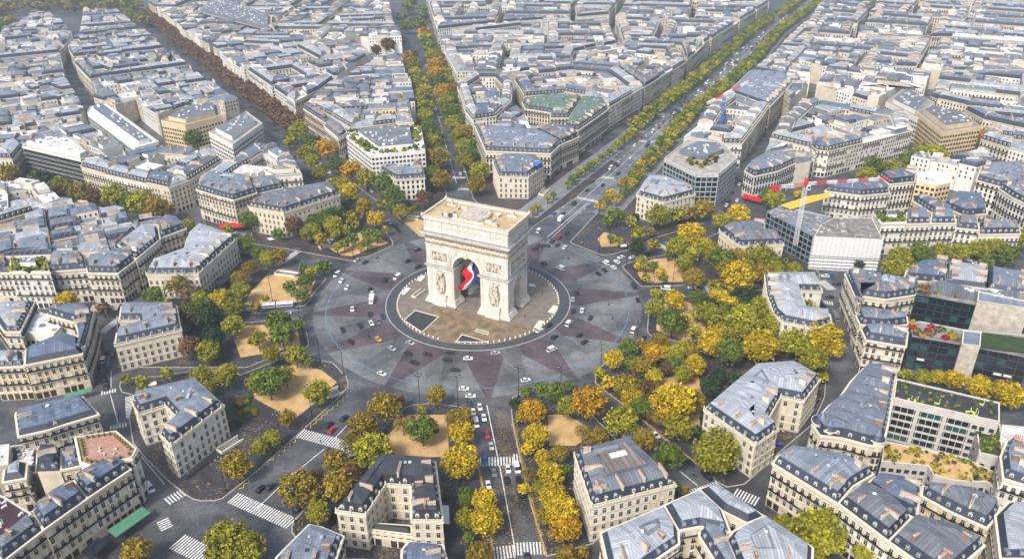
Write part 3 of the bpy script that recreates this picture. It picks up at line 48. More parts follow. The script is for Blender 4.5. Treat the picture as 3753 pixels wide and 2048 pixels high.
VE=[[-78.3,29.9,4.35,'van','white','t'],[-74.5,22.7,4.42,'car','white','t'],[-70.3,15.0,4.5,'car','white','t'],[-57.8,12.3,4.5,'car','black','t'],[-56.2,7.9,4.57,'car','white','t'],[-55.1,0.0,4.71,'truck','white','t'],[-63.9,-8.0,-1.45,'car','white','t'],[-54.3,-13.6,-1.32,'car','black','t'],[-47.6,-15.8,-1.25,'car','navy','t'],[-52.4,-22.2,-1.17,'car','white','t'],[-49.3,-21.0,-1.17,'car','grey','t'],[-57.5,-24.5,-1.17,'car','black','t'],[-65.6,-28.0,-1.17,'car','black','t'],[-59.7,-39.1,-0.99,'car','black','t'],[-47.1,-37.1,-0.9,'car','yellow','t'],[-39.6,-45.5,-0.72,'car','silver','t'],[-31.6,-50.0,-0.56,'car','black','t'],[-31.4,-40.9,-0.65,'car','silver','t'],[-22.6,-50.8,-0.42,'car','black','t'],[-28.0,-57.6,-0.45,'car','black','t'],[-36.6,59.6,3.69,'car','black','t'],[-40.6,45.3,3.87,'car','black','t'],[-34.3,38.1,3.87,'car','black','t'],[-51.1,22.7,4.29,'car','black','t'],[-44.7,25.6,4.19,'van','white','t'],[-69.9,47.3,4.12,'car','silver','t'],[-64.9,44.4,4.11,'car','black','t'],[-58.8,50.2,4.01,'moto','black','t'],[-51.8,-34.0,-0.99,'moto','black','t'],[-77.4,-40.3,-1.09,'moto','black','t'],[-96.4,-11.4,0.121,'car','white','macmahon'],[-103.4,-4.7,0.121,'bus','white','macmahon'],[-53.2,93.4,-1.061,'car','black','hoche'],[-50.5,87.3,-1.061,'car','black','hoche'],[-57.8,99.1,-1.061,'car','silver','hoche'],[35.8,83.7,1.064,'van','white','champs'],[47.5,75.1,1.064,'car','red','champs'],[52.9,80.2,1.064,'car','black','champs'],[43.0,68.1,1.064,'car','black','champs'],[45.7,63.4,1.064,'car','black','champs'],[49.8,60.2,1.064,'car','white','champs'],[50.6,100.0,1.064,'truck','white','champs'],[46.6,109.7,1.064,'car','blue','champs'],[52.6,109.4,1.064,'car','black','champs'],[61.1,125.8,1.064,'van','black','champs'],[72.1,149.1,1.064,'car','black','champs'],[84.0,158.6,1.064,'car','black','champs'],[77.6,165.3,1.064,'car','black','champs'],[39.1,62.4,2.58,'car','black','t'],[34.8,63.1,2.64,'car','black','t'],[31.9,59.0,2.65,'car','black','t'],[36.2,39.9,2.4,'car','black','t'],[45.5,33.5,2.2,'van','white','t'],[77.5,40.5,2.05,'car','white','t'],[74.8,33.6,1.99,'car','white','t'],[71.4,39.0,2.07,'van','white','t'],[69.4,30.6,1.99,'car','black','t'],[65.4,26.7,1.96,'car','black','t'],[51.7,5.4,1.68,'car','black','t'],[49.1,-1.6,1.54,'car','silver','t'],[82.4,-3.4,1.53,'car','black','t'],[48.3,-13.6,1.3,'car','black','t'],[52.8,-12.8,1.33,'car','white','t'],[56.1,-20.4,1.22,'car','black','t'],[45.0,-25.8,1.05,'van','white','t'],[75.8,-32.8,1.16,'van','white','t'],[79.5,-40.2,1.1,'car','black','t'],[49.3,-36.5,0.93,'car','black','t'],[37.1,-37.9,0.77,'car','black','t'],[51.0,-42.7,0.87,'car','black','t'],[35.2,-26.8,0.92,'car','black','t'],[30.3,-31.6,0.76,'car','white','t'],[35.2,-48.6,0.63,'van','white','t'],[67.2,-20.7,1.27,'moto','black','t'],[66.9,-6.9,1.47,'moto','black','t'],[50.7,46.1,2.31,'moto','black','t'],[82.7,11.5,1.71,'van','black','t'],[103.8,75.1,2.2,'moto','black','t'],[80.8,46.0,-2.604,'car','white','marceau'],[87.3,45.8,-2.604,'car','white','marceau'],[97.2,50.6,-2.604,'car','black','marceau'],[99.2,8.3,3.025,'van','white','iena'],[113.3,9.0,3.025,'car','white','iena'],[-12.2,-50.1,-0.24,'car','black','t'],[-13.2,-55.7,-0.23,'car','black','t'],[-3.6,-55.0,-0.06,'car','white','t'],[9.0,-50.8,0.18,'car','silver','t'],[-9.2,-64.1,-0.14,'car','black','t'],[-41.8,-65.9,-0.57,'car','white','t'],[-4.7,-78.3,-0.06,'car','white','t'],[-1.7,-83.7,-0.02,'car','white','t'],[-2.1,-89.4,-1.427,'car','navy','foch'],[2.3,-91.4,-1.427,'car','white','foch'],[-0.4,-94.7,-1.427,'car','white','foch'],[4.1,-98.5,-1.427,'car','white','foch'],[1.0,-102.2,-1.427,'van','white','foch'],[5.5,-109.3,-1.427,'car','red','foch'],[7.2,-116.5,-1.427,'car','silver','foch'],[4.7,-124.5,-1.427,'car','blue','foch'],[8.3,-131.7,-1.427,'car','grey','foch'],[6.2,-138.2,-1.427,'car','white','foch'],[13.5,-129.8,-1.427,'car','white','foch'],[13.0,-136.2,-1.427,'car','black','foch'],[12.5,-154.8,-1.427,'moto','black','foch'],[16.9,-129.5,-1.427,'van','white','foch'],[17.5,-137.7,-1.427,'van','black','foch'],[18.1,-144.1,-1.427,'car','black','foch'],[19.2,-172.8,-1.427,'car','black','foch'],[-53.3,-97.3,1.082,'car','black','armee'],[-58.7,-101.5,1.082,'car','black','armee'],[-56.8,-104.8,1.082,'car','red','armee'],[-73.6,-137.1,1.082,'car','black','armee'],[-77.0,-138.1,1.082,'car','black','armee'],[-48.5,-157.0,1.082,'car','black','armee'],[-47.5,-154.5,1.082,'car','black','armee'],[-47.3,-151.9,1.082,'car','black','armee'],[-47.5,-122.0,1.082,'car','silver','armee'],[-60.9,-148.3,1.082,'car','black','armee'],[-56.2,-116.7,1.082,'moto','black','armee'],[22.2,-72.7,0.3,'car','white','t'],[72.4,-111.7,-1.074,'car','white','hugo'],[82.5,-128.3,-1.074,'car','black','hugo'],[87.3,-135.8,-1.074,'van','black','hugo'],[82.7,-135.3,-1.074,'moto','black','hugo'],[-171.5,-51.1,1.9,'van','white','tils1'],[-167.6,-54.5,1.9,'car','blue','tils1'],[-172.8,-44.3,1.9,'car','black','tils1'],[-135.2,-29.0,1.082,'car','grey','armee'],[-117.8,-136.6,-0.833,'van','white','tils2'],[-162.7,-69.5,1.9,'car','black','tils1'],[119.3,-119.2,0.765,'car','blue','tils3'],[191.5,10.6,3.025,'car','black','iena'],[182.3,-3.6,3.025,'car','black','iena'],[175.9,-12.2,-1.683,'car','black','tils4'],[177.2,-24.8,-1.683,'truck','grey','tils4'],[-24.1,186.3,1.692,'car','black','fried'],[-20.1,185.0,1.692,'car','grey','fried'],[-16.2,184.9,1.692,'car','white','fried'],[-13.2,190.6,1.692,'van','white','fried'],[-10.1,184.6,1.692,'car','black','fried'],[-35.2,304.0,1.692,'car','red','fried'],[-54.9,428.4,1.692,'car','black','fried'],[-49.2,402.9,1.692,'car','black','fried'],[-125.4,223.1,-1.061,'car','black','hoche'],[-122.2,210.8,-1.061,'car','silver','hoche'],[-115.2,201.2,-1.061,'car','black','hoche'],[-112.1,190.8,-1.061,'car','white','hoche'],[-103.4,178.3,-1.061,'car','black','hoche'],[-100.2,172.1,-1.061,'car','white','hoche'],[-76.3,153.4,-1.061,'car','white','hoche'],[-90.1,77.1,-1.061,'car','silver','hoche'],[-90.8,72.0,-1.061,'car','white','hoche'],[-137.8,57.7,-0.448,'car','black','wagram'],[-134.6,55.8,-0.448,'car','black','wagram'],[-131.5,53.1,-0.448,'car','navy','wagram'],[178.7,156.3,1.099,'car','white','marc2'],[169.5,127.5,1.099,'car','white','marc2'],[160.4,119.9,1.099,'car','white','marc2'],[169.8,140.5,1.099,'car','black','marc2'],[164.2,127.7,1.099,'car','black','marc2'],[157.2,112.6,1.099,'car','black','marc2'],[154.5,106.9,1.099,'moto','red','marc2'],[275.1,36.5,-0.433,'van','white','iena2'],[277.7,31.4,-0.433,'car','white','iena2'],[286.5,36.5,-0.433,'car','black','iena2'],[286.1,28.2,-0.433,'car','silver','iena2'],[271.2,37.8,-0.433,'car','black','iena2'],[-106.4,-131.2,2.195,'moto','blue','scoot'],[-105.9,-130.5,2.195,'moto','blue','scoot'],[-105.4,-129.7,2.195,'moto','blue','scoot'],[-104.9,-128.9,2.195,'moto','black','scoot'],[-104.4,-128.1,2.195,'moto','black','scoot'],[-104.0,-127.3,2.195,'moto','black','scoot'],[-103.5,-126.5,2.195,'moto','black','scoot'],[-103.0,-125.7,2.195,'moto','black','scoot'],[-102.5,-124.9,2.195,'moto','black','scoot'],[-102.0,-124.0,2.195,'moto','black','scoot'],[-101.5,-123.2,2.195,'moto','black','scoot'],[-101.0,-122.4,2.195,'moto','black','scoot'],[-100.5,-121.6,2.195,'moto','black','scoot'],[-100.0,-120.7,2.195,'moto','black','scoot'],[192.1,21.7,3.025,'car','blue','iena'],[188.3,19.5,3.025,'car','white','iena'],[-164.6,-66.4,1.9,'car','black','tils1'],[-160.9,-73.0,1.9,'car','black','tils1'],[-167.6,-61.6,1.9,'car','grey','tils1'],[-168.7,-46.7,1.9,'car','black','tils1'],[-171.3,-56.5,1.9,'car','black','tils1']]
LP=[[-22.8,-89.4],[-6.8,-90.4],[36.7,-84.1],[18.7,-84.6],[-71.4,-54.7],[-58.6,-66.2],[-88.8,-16.0],[-81.8,-38.5],[-106.3,0.1],[-72.6,50.8],[-53.7,68.9],[69.0,53.0],[88.2,61.3],[87.8,14.1],[103.9,12.8],[81.9,33.1],[55.7,-67.6],[74.7,-48.5],[84.3,-30.9],[-98.4,32.6],[99.2,-41.1],[89.9,-4.8],[-66.8,-95.9],[-75.3,-112.6],[-60.9,-154.4],[-89.5,-138.4]]
CW=[[[-70.8,-105.3],[-45.9,-115.8],5.5],[[-86.4,-141.6],[-61.9,-155.0],5.5],[[2.5,-124.9],[16.0,-124.7],5],[[15.5,-123.4],[19.9,-123.1],5],[[6.8,-170.3],[15.3,-169.4],5.5],[[14.6,-168.5],[25.4,-168.2],5.5],[[-114.6,42.9],[-106.0,62.5],4],[[-124.3,-18.8],[-124.0,-8.3],3.5],[[-161.9,-76.4],[-156.0,-74.1],3],[[-148.6,-78.7],[-142.1,-93.7],3.5],[[-148.0,-100.5],[-141.7,-98.1],3],[[-109.6,-143.3],[-104.9,-138.3],4.5],[[-99.3,-162.0],[-85.1,-169.9],7],[[-108.8,-62.9],[-103.4,-71.2],4],[[-107.9,-151.9],[-104.5,-156.4],4],[[-182.9,-26.4],[-180.3,-13.8],4],[[95.3,-143.7],[102.5,-149.0],5],[[59.3,-112.3],[68.8,-106.7],4],[[79.5,-144.3],[90.9,-139.8],4],[[60.4,140.3],[77.7,129.1],3.5],[[105.0,63.4],[110.7,56.0],4],[[122.2,11.5],[122.9,2.7],4],[[184.8,15.5],[186.7,5.0],5],[[175.7,-7.5],[182.1,-9.1],4],[[172.6,-14.3],[173.4,-19.6],3],[[-21.8,178.1],[-12.1,177.8],3.5],[[-17.0,156.0],[-8.5,155.6],3.5],[[-46.7,327.9],[-35.3,327.4],3],[[-55.7,419.3],[-49.7,419.0],3],[[79.8,177.1],[93.5,172.6],4],[[124.6,254.4],[138.0,252.2],4],[[-152.1,89.4],[-144.0,85.2],4],[[-124.9,-18.1],[-123.9,-10.3],4]]
LN=[[[5.2,-89.3],[9.6,-122.0],0.35],[[10.4,-127.4],[15.1,-166.8],0.35],[[-67.2,-130.1],[-57.9,-115.4],0.3],[[-55.3,-109.9],[-50.6,-99.0],0.3],[[-76.1,-147.5],[-68.3,-131.9],0.3],[[77.9,-132.1],[82.9,-140.1],0.35],[[40.3,75.4],[70.6,129.4],0.35],[[43.1,74.9],[74.7,135.0],0.25],[[-18.2,166.8],[-32.6,267.4],0.3],[[-36.6,298.6],[-62.5,475.4],0.3],[[-115.3,-10.5],[-90.3,-7.3],0.25],[[-90.2,-56.3],[-74.8,-47.9],0.25],[[115.3,6.5],[155.7,6.0],0.25],[[-129.2,-117.0],[-113.4,-134.2],0.25],[[-164.6,-59.1],[-159.0,-72.6],0.25],[[-157.2,-77.5],[-145.3,-98.0],0.25]]
ZG=[([-54.3,-81.5],[-66.0,-102.8],14,1.6),([-68.8,-108.7],[-80.9,-129.3],16,1.6),([-81.1,-131.5],[-84.3,-137.8],5,1.4),([-33.9,-101.2],[-40.8,-106.9],6,1.2)]
LEAFLINE=[([-1.8,-98.6],[6.9,-156.8],0.35),([6.9,-156.8],[8.1,-172.7],0.35),([16.0,-102.6],[25.2,-171.7],0.45),([52.4,-74.8],[63.8,-92.9],0.3),([63.8,-92.9],[89.8,-136.2],0.35),([27.3,-94.1],[44.7,-119.9],5),([2.7,-140.9],[6.3,-166.5],1.5),([22.5,-141.4],[33.8,-164.3],3.5),([11.4,-93.6],[13.9,-169.1],2.6),([67.6,-86.0],[84.8,-113.0],8)]
PARK=[[[-702.3,826.1],[-694.3,886.7],[-612.2,858.7],[-585.4,885.7],[-540.0,871.2],[-451.4,732.0],[-453.4,760.5],[-526.8,917.9],[-598.9,1014.6],[-763.0,1040.0],[-822.1,1044.1]],[[-636.6,706.6],[-620.3,714.5],[-643.3,781.5],[-673.2,813.8],[-678.9,783.7]]]
HAZE=0.0002
FLAG=[[[-1.45,24.26],[-1.16,24.33],[0.16,25.03],[1.3,24.99]],[[-4.38,19.63],[-2.89,20.53],[-0.34,21.08],[1.6,20.79]],[[-5.32,18.53],[-0.22,19.3],[1.43,19.31],[3.14,18.97]],[[-5.4,16.71],[0.5,17.31],[1.12,16.51],[3.05,16.09]],[[-3.79,14.9],[-0.59,14.9],[0.26,14.59],[2.97,13.33]],[[-4.07,13.38],[-2.27,12.85],[-1.21,11.86],[1.71,12.53]],[[-8.16,8.78],[-4.18,10.66],[-1.75,11.08],[-1.16,11.36]],[[-9.39,6.28],[-5.56,7.55],[-4.5,8.09],[-1.62,10.67]]]
POOL=[([[-36.2,-19.5],[-31.6,-10.3],[-19.8,-16.8],[-26.7,-30.7]],'roof_black','sunken_skylight','dark framed glass panel set in the left of the island'),([[-9.5,-40.0],[-7.0,-34.1],[4.9,-40.7]],'roof_black','sunken_skylight','small triangular dark panel at front edge of the island'),([[-0.1,-29.4],[5.3,-32.2],[5.1,-33.7],[-0.7,-30.5]],'glass_teal','glass_panel','long green glass strip in the leaf-strewn paving'),([[38.8,-7.7],[40.5,-8.6],[38.1,-14.4],[36.0,-13.3]],'skylight','light_panel','white light panel on the right of the island'),([[30.7,-22.4],[32.8,-23.1],[30.0,-28.9],[28.2,-27.9]],'skylight','light_panel','white light panel near the two cars on the island ring'),([[-38.7,14.1],[-36.7,13.2],[-39.0,7.2],[-40.9,8.2]],'skylight','light_panel','white light panel on the left of the island'),([[-31.7,27.9],[-29.8,26.7],[-31.6,21.8],[-33.5,22.8]],'skylight','light_panel','white light panel left behind the arch'),([[27.3,16.2],[29.5,15.7],[30.1,13.5],[27.4,14.0]],'skylight','light_panel','white light panel right behind the arch')]
PEOPLE=[[60.3,65.0,0.2,'on the right promenade'],[61.0,65.3,0.2,'on the right promenade'],[58.1,66.9,0.2,'on the right promenade'],[71.7,99.8,0.2,'on the right promenade'],[72.6,100.1,0.2,'on the right promenade'],[70.9,98.7,0.2,'on the right promenade'],[94.1,132.0,0.2,'on the right promenade'],[96.6,125.0,0.2,'on the right promenade'],[99.6,138.9,0.2,'on the right promenade'],[108.2,153.2,0.2,'on the right promenade'],[-11.2,-10.9,0.2,'on the island'],[-10.0,-11.3,0.2,'on the island'],[-6.7,-2.0,0.2,'on the island'],[-40.6,19.0,0.2,'on the island'],[-38.9,21.8,0.2,'on the island'],[33.8,6.8,0.2,'on the island'],[33.4,4.3,0.2,'on the island'],[0.6,2.4,0.2,'on the island'],[23.6,-18.2,0.2,'on the island'],[-110.1,-44.6,0.2,'on the gravel square'],[28.1,-89.1,0.2,'beside the bottom avenue plot'],[29.1,-89.6,0.2,'beside the bottom avenue plot'],[29.5,-90.7,0.2,'beside the bottom avenue plot'],[30.3,-90.3,0.2,'beside the bottom avenue plot'],[28.7,-91.2,0.2,'beside the bottom avenue plot'],[-59.1,-154.1,0.2,'near the lower-left crossing'],[-57.7,-155.4,0.2,'near the lower-left crossing'],[-60.1,-112.2,0.2,'near the lower-left crossing'],[83.4,228.7,0.2,'outside the left shops'],[86.7,234.8,0.2,'outside the left shops'],[91.4,244.2,0.2,'outside the left shops'],[79.8,213.7,0.2,'outside the left shops'],[87.2,225.4,0.2,'outside the left shops'],[96.4,250.6,0.2,'outside the left shops'],[76.9,205.0,0.2,'outside the left shops'],[74.1,196.5,0.2,'outside the left shops'],[84.5,219.5,0.2,'outside the left shops'],[79.6,202.0,0.2,'outside the left shops'],[96.9,237.6,0.2,'outside the left shops'],[67.5,188.4,0.2,'outside the left shops'],[63.0,180.5,0.2,'outside the left shops'],[70.1,185.6,0.2,'outside the left shops'],[101.4,257.0,0.2,'outside the left shops'],[93.0,231.4,0.2,'outside the left shops']]
CRANE=([177.3,39.9],[225.4,46.4],[157.9,35.7],44.8)
C2=(181.9,229.4,41.8)
AWN=[([-160.8,92.5],[-145.5,95.0],5,4.6,'red_awning','long red restaurant awning at the foot of the corner block','awning','awning',1.2),([-122.0,-161.0],[-114.6,-150.0],4.5,4.6,'green_awning','green terrace awning with orange stars,lower left','awning','awning',0.7),([174.3,129.6],[184.3,120.1],3.5,4.5,'red_awning','red cafe awning below the white corner block','awning','awning',1.2),([-195.5,-5.8],[-182.0,-4.2],6,4.2,'beige_awning','wide beige awning below the planted corner block','awning','awning',0.4),([-174.1,-82.5],[-164.7,-77.0],2.5,4,'green_awning','green and white striped awning at left','awning','awning',0.6)]
FLATS=[([[178.7,74.4],[182.5,67.6],[198.3,77.8],[212.5,85.7],[213.7,92.2],[199.2,87.3]],19.5,'yellow_tarp','tarpaulin','yellow tarpaulin roof over the construction site','tarpaulin'),([[33.8,147.1],[37.8,155.0],[40.9,152.2],[37.3,144.4]],20.3,'blue_tarp','tarpaulin','blue tarpaulin on the corner mansion roof','tarpaulin'),([[-83.6,190.5],[-78.5,191.8],[-74.8,182.7],[-78.7,179.0]],21.9,'grass','lawn_panel','bright lawn on the roof-garden office','lawn'),([[223.9,-65.5],[241.6,-71.5],[235.1,-82.4],[217.0,-77.2]],17,'grass','lawn_panel','dry grass roof on the dark glass office at right','lawn'),([[-9.8,-152.5],[-7.4,-152.9],[-6.7,-161.4],[-9.0,-161.1]],5,'window_white','canopy','white canopy roof beside the black-roofed mansion','canopy'),([[-140.9,19.3],[-135.2,26.9],[-132.4,22.1],[-136.4,11.6]],4.5,'slate_black','porch','black glazed porch roof with white urns','porch'),([[65.9,-96.2],[67.6,-95.7],[70.4,-99.2],[69.0,-101.0]],3,'window_white','bus_shelter','white roofed bus shelter beside the lower-right avenue','shelter'),([[-127.4,73.5],[-124.9,74.7],[-122.4,72.3],[-124.5,71.1]],3,'window_white','bus_shelter','white bus shelter beside the avenue left of the arch','shelter'),([[81.8,58.0],[85.5,58.7],[85.4,55.7],[81.8,54.9]],3,'window_white','bus_shelter','white kiosk roof behind the small gravel plot','kiosk'),([[-141.9,-74.0],[-138.7,-72.6],[-137.5,-75.1],[-140.8,-76.2]],3.5,'window_white','kiosk','long white kiosk roof behind the blue-roofed mansion','kiosk'),([[-127.2,-169.7],[-124.3,-163.4],[-119.7,-165.9],[-122.3,-173.0]],4,'glass','veranda','dark glazed restaurant veranda at the bottom left','veranda'),([[-34.7,-99.8],[-33.5,-98.5],[-32.1,-101.1],[-33.5,-102.8]],3,'window_white','kiosk','small white kiosk at the corner of the bottom-centre gravel plot','kiosk')]
STAIRS=[([-106.5,32.1],-0.29,12.4,4.5,'stone stairway parapet on the left gravel plot'),([-60.2,-79.2],0.65,5.4,5,'stone stairway on the lower-left gravel corner'),([-95.5,-112.8],0.91,10.0,3.5,'stone stairway beside the blue-roofed mansion'),([-43.2,106.4],-0.18,7.1,4,'stone stairway on the gravel left behind the arch'),([-31.6,7.2],1.03,8.6,2.5,'stairway opening beside the left pier of the arch'),([-91.8,66.5],0.54,6.6,3,'small stairway by the gravel plot left of the arch'),([42.5,147.7],1.16,12.3,4,'stone stairway beside the widest avenue')]
# ---------------------------------------------------------------- materials
MT = {}
def mat(name, col, rough=.8, var=.12, scale=.35, metal=0, kind=None, emit=None, objvar=0, spec=.3, p=1.0, col2=None):
    m = bpy.data.materials.new(name); m.use_nodes = True; n = m.node_tree.nodes; l = m.node_tree.links
    b = n['Principled BSDF']; b.inputs['Roughness'].default_value = rough; b.inputs['Metallic'].default_value = metal
    b.inputs['Specular IOR Level'].default_value = spec
    def N(t, **k):
        q = n.new(t)
        for a, c in k.items(): setattr(q, a, c)
        return q
    rgb = N('ShaderNodeRGB'); rgb.outputs[0].default_value = (*col, 1); out = rgb.outputs[0]
    geo = N('ShaderNodeNewGeometry')
    def mul(o, fac_out):
        q = N('ShaderNodeMix', data_type='RGBA', blend_type='MULTIPLY'); q.inputs[0].default_value = 1
        l.new(o, q.inputs[6]); l.new(fac_out, q.inputs[7]); return q.outputs[2]
    def ramp(o, lo, hi, a=0.0, b_=1.0):
        q = N('ShaderNodeMapRange'); q.inputs[1].default_value = a; q.inputs[2].default_value = b_
        q.inputs[3].default_value = lo; q.inputs[4].default_value = hi; l.new(o, q.inputs[0]); return q.outputs[0]
    def noise(sc, vec=None, det=3):
        q = N('ShaderNodeTexNoise'); q.inputs['Scale'].default_value = sc; q.inputs['Detail'].default_value = det
        l.new(vec or geo.outputs['Position'], q.inputs['Vector']); return q.outputs[0]
    if col2:
        q = N('ShaderNodeMix', data_type='RGBA'); l.new(ramp(noise(scale*.3), 0, 1, .4, .6), q.inputs[0]); l.new(out, q.inputs[6]); q.inputs[7].default_value = (*col2, 1); out = q.outputs[2]
    if var:
        out = mul(out, ramp(noise(scale), 1-var*1.6, 1+var*1.6, .25, .75))
        out = mul(out, ramp(noise(scale*7, det=2), 1-var, 1+var, .25, .75))
    if objvar:
        oi = N('ShaderNodeObjectInfo'); out = mul(out, ramp(oi.outputs['Random'], 1-objvar, 1+objvar))
    uv = N('ShaderNodeUVMap'); sx = N('ShaderNodeSeparateXYZ'); l.new(uv.outputs[0], sx.inputs[0])
    def math_(op, a, b_=None):
        q = N('ShaderNodeMath', operation=op)
        for i, z in enumerate((a, b_)):
            if z is None: continue
            if isinstance(z, (int, float)): q.inputs[i].default_value = z
            else: l.new(z, q.inputs[i])
        return q.outputs[0]
    if kind == 'seam':
        u = math_('DIVIDE', sx.outputs[0], p); fl = math_('FLOOR', u); fr = math_('FRACT', u)
        wn = N('ShaderNodeTexWhiteNoise', noise_dimensions='1D'); l.new(fl, wn.inputs['W'])
        out = mul(out, ramp(wn.outputs[0], .8, 1.2))
        out = mul(out, ramp(math_('LESS_THAN', fr, .17), 1, .5))
        v = math_('FRACT', math_('ADD', math_('DIVIDE', sx.outputs[1], 3.1), math_('MULTIPLY', fl, .37)))
        out = mul(out, ramp(math_('LESS_THAN', v, .05), 1, .8))
    if kind == 'ashlar':
        q = N('ShaderNodeTexBrick'); l.new(uv.outputs[0], q.inputs[0]); q.inputs['Scale'].default_value = 1
        q.inputs['Color1'].default_value = (1, 1, 1, 1); q.inputs['Color2'].default_value = (.9, .89, .87, 1); q.inputs['Mortar'].default_value = (.68, .65, .6, 1)
        q.inputs['Mortar Size'].default_value = .03; q.inputs['Brick Width'].default_value = 2*p; q.inputs['Row Height'].default_value = p
        out = mul(out, q.outputs[0])
        q2 = N('ShaderNodeMapping'); q2.inputs['Scale'].default_value = (.9, .9, .07); l.new(geo.outputs['Position'], q2.inputs[0])
        out = mul(out, ramp(noise(1, q2.outputs[0]), .72, 1.12, .3, .7))
    if kind == 'cobble':
        q = N('ShaderNodeTexVoronoi'); q.inputs['Scale'].default_value = 1.6; l.new(geo.outputs['Position'], q.inputs['Vector'])
        out = mul(out, ramp(q.outputs['Color'], .72, 1.28))
        out = mul(out, ramp(noise(.045, det=6), .6, 1.5, .35, .65))
        l.new(ramp(noise(.09, det=4), max(.12, rough-.28), rough+.15, .35, .65), b.inputs['Roughness'])
        bp = N('ShaderNodeBump'); bp.inputs['Strength'].default_value = .5; bp.inputs['Distance'].default_value = .05
        l.new(q.outputs['Distance'], bp.inputs['Height']); l.new(bp.outputs[0], b.inputs['Normal'])
    if kind == 'plank' or kind == 'paving':
        q = N('ShaderNodeTexBrick'); l.new(geo.outputs['Position'], q.inputs[0]); q.inputs['Scale'].default_value = 1
        q.inputs['Color1'].default_value = (1, 1, 1, 1); q.inputs['Color2'].default_value = (.8, .8, .82, 1); q.inputs['Mortar'].default_value = (.55, .55, .55, 1)
        q.inputs['Mortar Size'].default_value = .05; q.inputs['Brick Width'].default_value = p; q.inputs['Row Height'].default_value = p*.6
        out = mul(out, q.outputs[0])
    if kind == 'leaf':
        at = N('ShaderNodeAttribute'); at.attribute_name = 'tone'
        out = mul(out, at.outputs['Color'])
    if kind == 'litter':
        q = N('ShaderNodeTexVoronoi'); q.inputs['Scale'].default_value = 1.1; l.new(geo.outputs['Position'], q.inputs['Vector'])
        mk = math_('MULTIPLY', math_('LESS_THAN', q.outputs['Distance'], .28), ramp(noise(.12), 0, 1, .45, .55))
        mx = N('ShaderNodeMix', data_type='RGBA'); l.new(mk, mx.inputs[0]); l.new(out, mx.inputs[6]); mx.inputs[7].default_value = (.4, .22, .05, 1); out = mx.outputs[2]
    l.new(out, b.inputs['Base Color'])
    if emit: b.inputs['Emission Color'].default_value = (*emit, 1); b.inputs['Emission Strength'].default_value = 1
    MT[name] = m
    return m
for i, c in enumerate([(.58,.51,.40),(.63,.57,.46),(.54,.47,.36),(.70,.65,.57),(.60,.51,.37)]): mat('stone_%d'%i, c, .85, .10, .25, objvar=.08)
mat('stone_white', (.66,.65,.61), .8, .08, .3, objvar=.05); mat('stone_tan', (.60,.47,.27), .85, .12, .25, objvar=.05); mat('stone_grey', (.42,.38,.32), .9, .2, .4)
mat('stone_party', (.52,.46,.38), .9, .2, .35, objvar=.12); mat('trim', (.62,.57,.46), .8, .05)
mat('arch_relief_shade', (.22,.18,.13), .9, .2, .8); mat('arch_stone', (.70,.66,.59), .8, .10, .25, kind='ashlar', p=1.1); mat('arch_relief', (.60,.54,.45), .85, .14, 1.2); mat('arch_dark', (.22,.23,.25), .8, .15, .5)  # dark relief grounds paint in the shade behind the carved figures
mat('arch_deck', (.50,.38,.21), .8, .12, .3, kind='plank', p=4); mat('arch_disc', (.42,.38,.34), .85, .2, .6)
mat('slate', (.028,.037,.06), .55, .25, .8, objvar=.25, spec=.4); mat('slate_black', (.022,.024,.03), .5, .2, .8)
mat('zinc', (.17,.20,.25), .5, .09, .5, kind='seam', objvar=.14, spec=.5); mat('zinc_light', (.33,.36,.40), .5, .08, .5, kind='seam', objvar=.1, spec=.5)
mat('zinc_blue', (.115,.15,.215), .5, .1, .5, kind='seam', spec=.5); mat('zinc_dark', (.045,.05,.06), .4, .2, .3, kind='seam', spec=.5, p=1.3)
mat('zinc_grey', (.155,.17,.20), .55, .08, .5, kind='seam', p=1.15, objvar=.1); mat('zinc_brown', (.20,.17,.16), .5, .12, .3, kind='seam', p=2)
mat('copper', (.10,.165,.13), .7, .35, .5); mat('roof_gravel', (.27,.255,.235), .9, .25, .3, objvar=.25); mat('roof_white', (.58,.58,.58), .8, .2, .3, objvar=.1); mat('roof_black', (.04,.042,.048), .8, .2)
mat('pink_tile', (.42,.24,.19), .8, .1, kind='plank', p=1.5); mat('purple_tile', (.055,.03,.04), .6, .15, kind='plank', p=1.5)
mat('brick', (.25,.15,.10), .9, .2, .6); mat('pot', (.36,.12,.055), .85, .2, 1); mat('plaster', (.46,.40,.31), .9, .2, .5)
mat('glass', (.018,.024,.032), .12, 0, spec=.8, objvar=.6); mat('glass_teal', (.02,.07,.075), .12, .3, .4, spec=.8); mat('glass_black', (.012,.014,.018), .1, .3, .6, spec=.8); mat('skylight', (.62,.70,.74), .2, 0)
mat('window_white', (.70,.70,.68), .6, 0); mat('blind', (.62,.60,.55), .7, .05); mat('iron', (.02,.02,.022), .5, 0); mat('concrete', (.46,.44,.41), .8, .08)
mat('sheeting', (.62,.63,.64), .7, .06, 1.0); mat('steel', (.20,.22,.25), .5, .15, .8, spec=.5); mat('yellow_tarp', (.62,.42,.05), .6, .1); mat('blue_tarp', (.03,.17,.6), .6, .1)
mat('road', (.062,.063,.068), .50, .25, .12, kind='cobble', spec=.5); mat('road_wet_sheen', (.12,.122,.13), .3, .2, .12, kind='cobble', spec=.6); mat('road_star', (.072,.054,.061), .52, .12, .2, kind='cobble', spec=.5); mat('road_pale', (.115,.118,.12), .5, .12, .2, kind='cobble', spec=.5); mat('road_mid', (.085,.084,.09), .5, .12, .2, kind='cobble', spec=.5)
mat('pavement', (.040,.040,.045), .42, .2, .25, spec=.5, kind='litter'); mat('pavement_pale', (.23,.235,.25), .3, .15, .2, spec=.5, kind='paving', p=2.4); mat('kerb', (.34,.32,.29), .7, .15, 1)
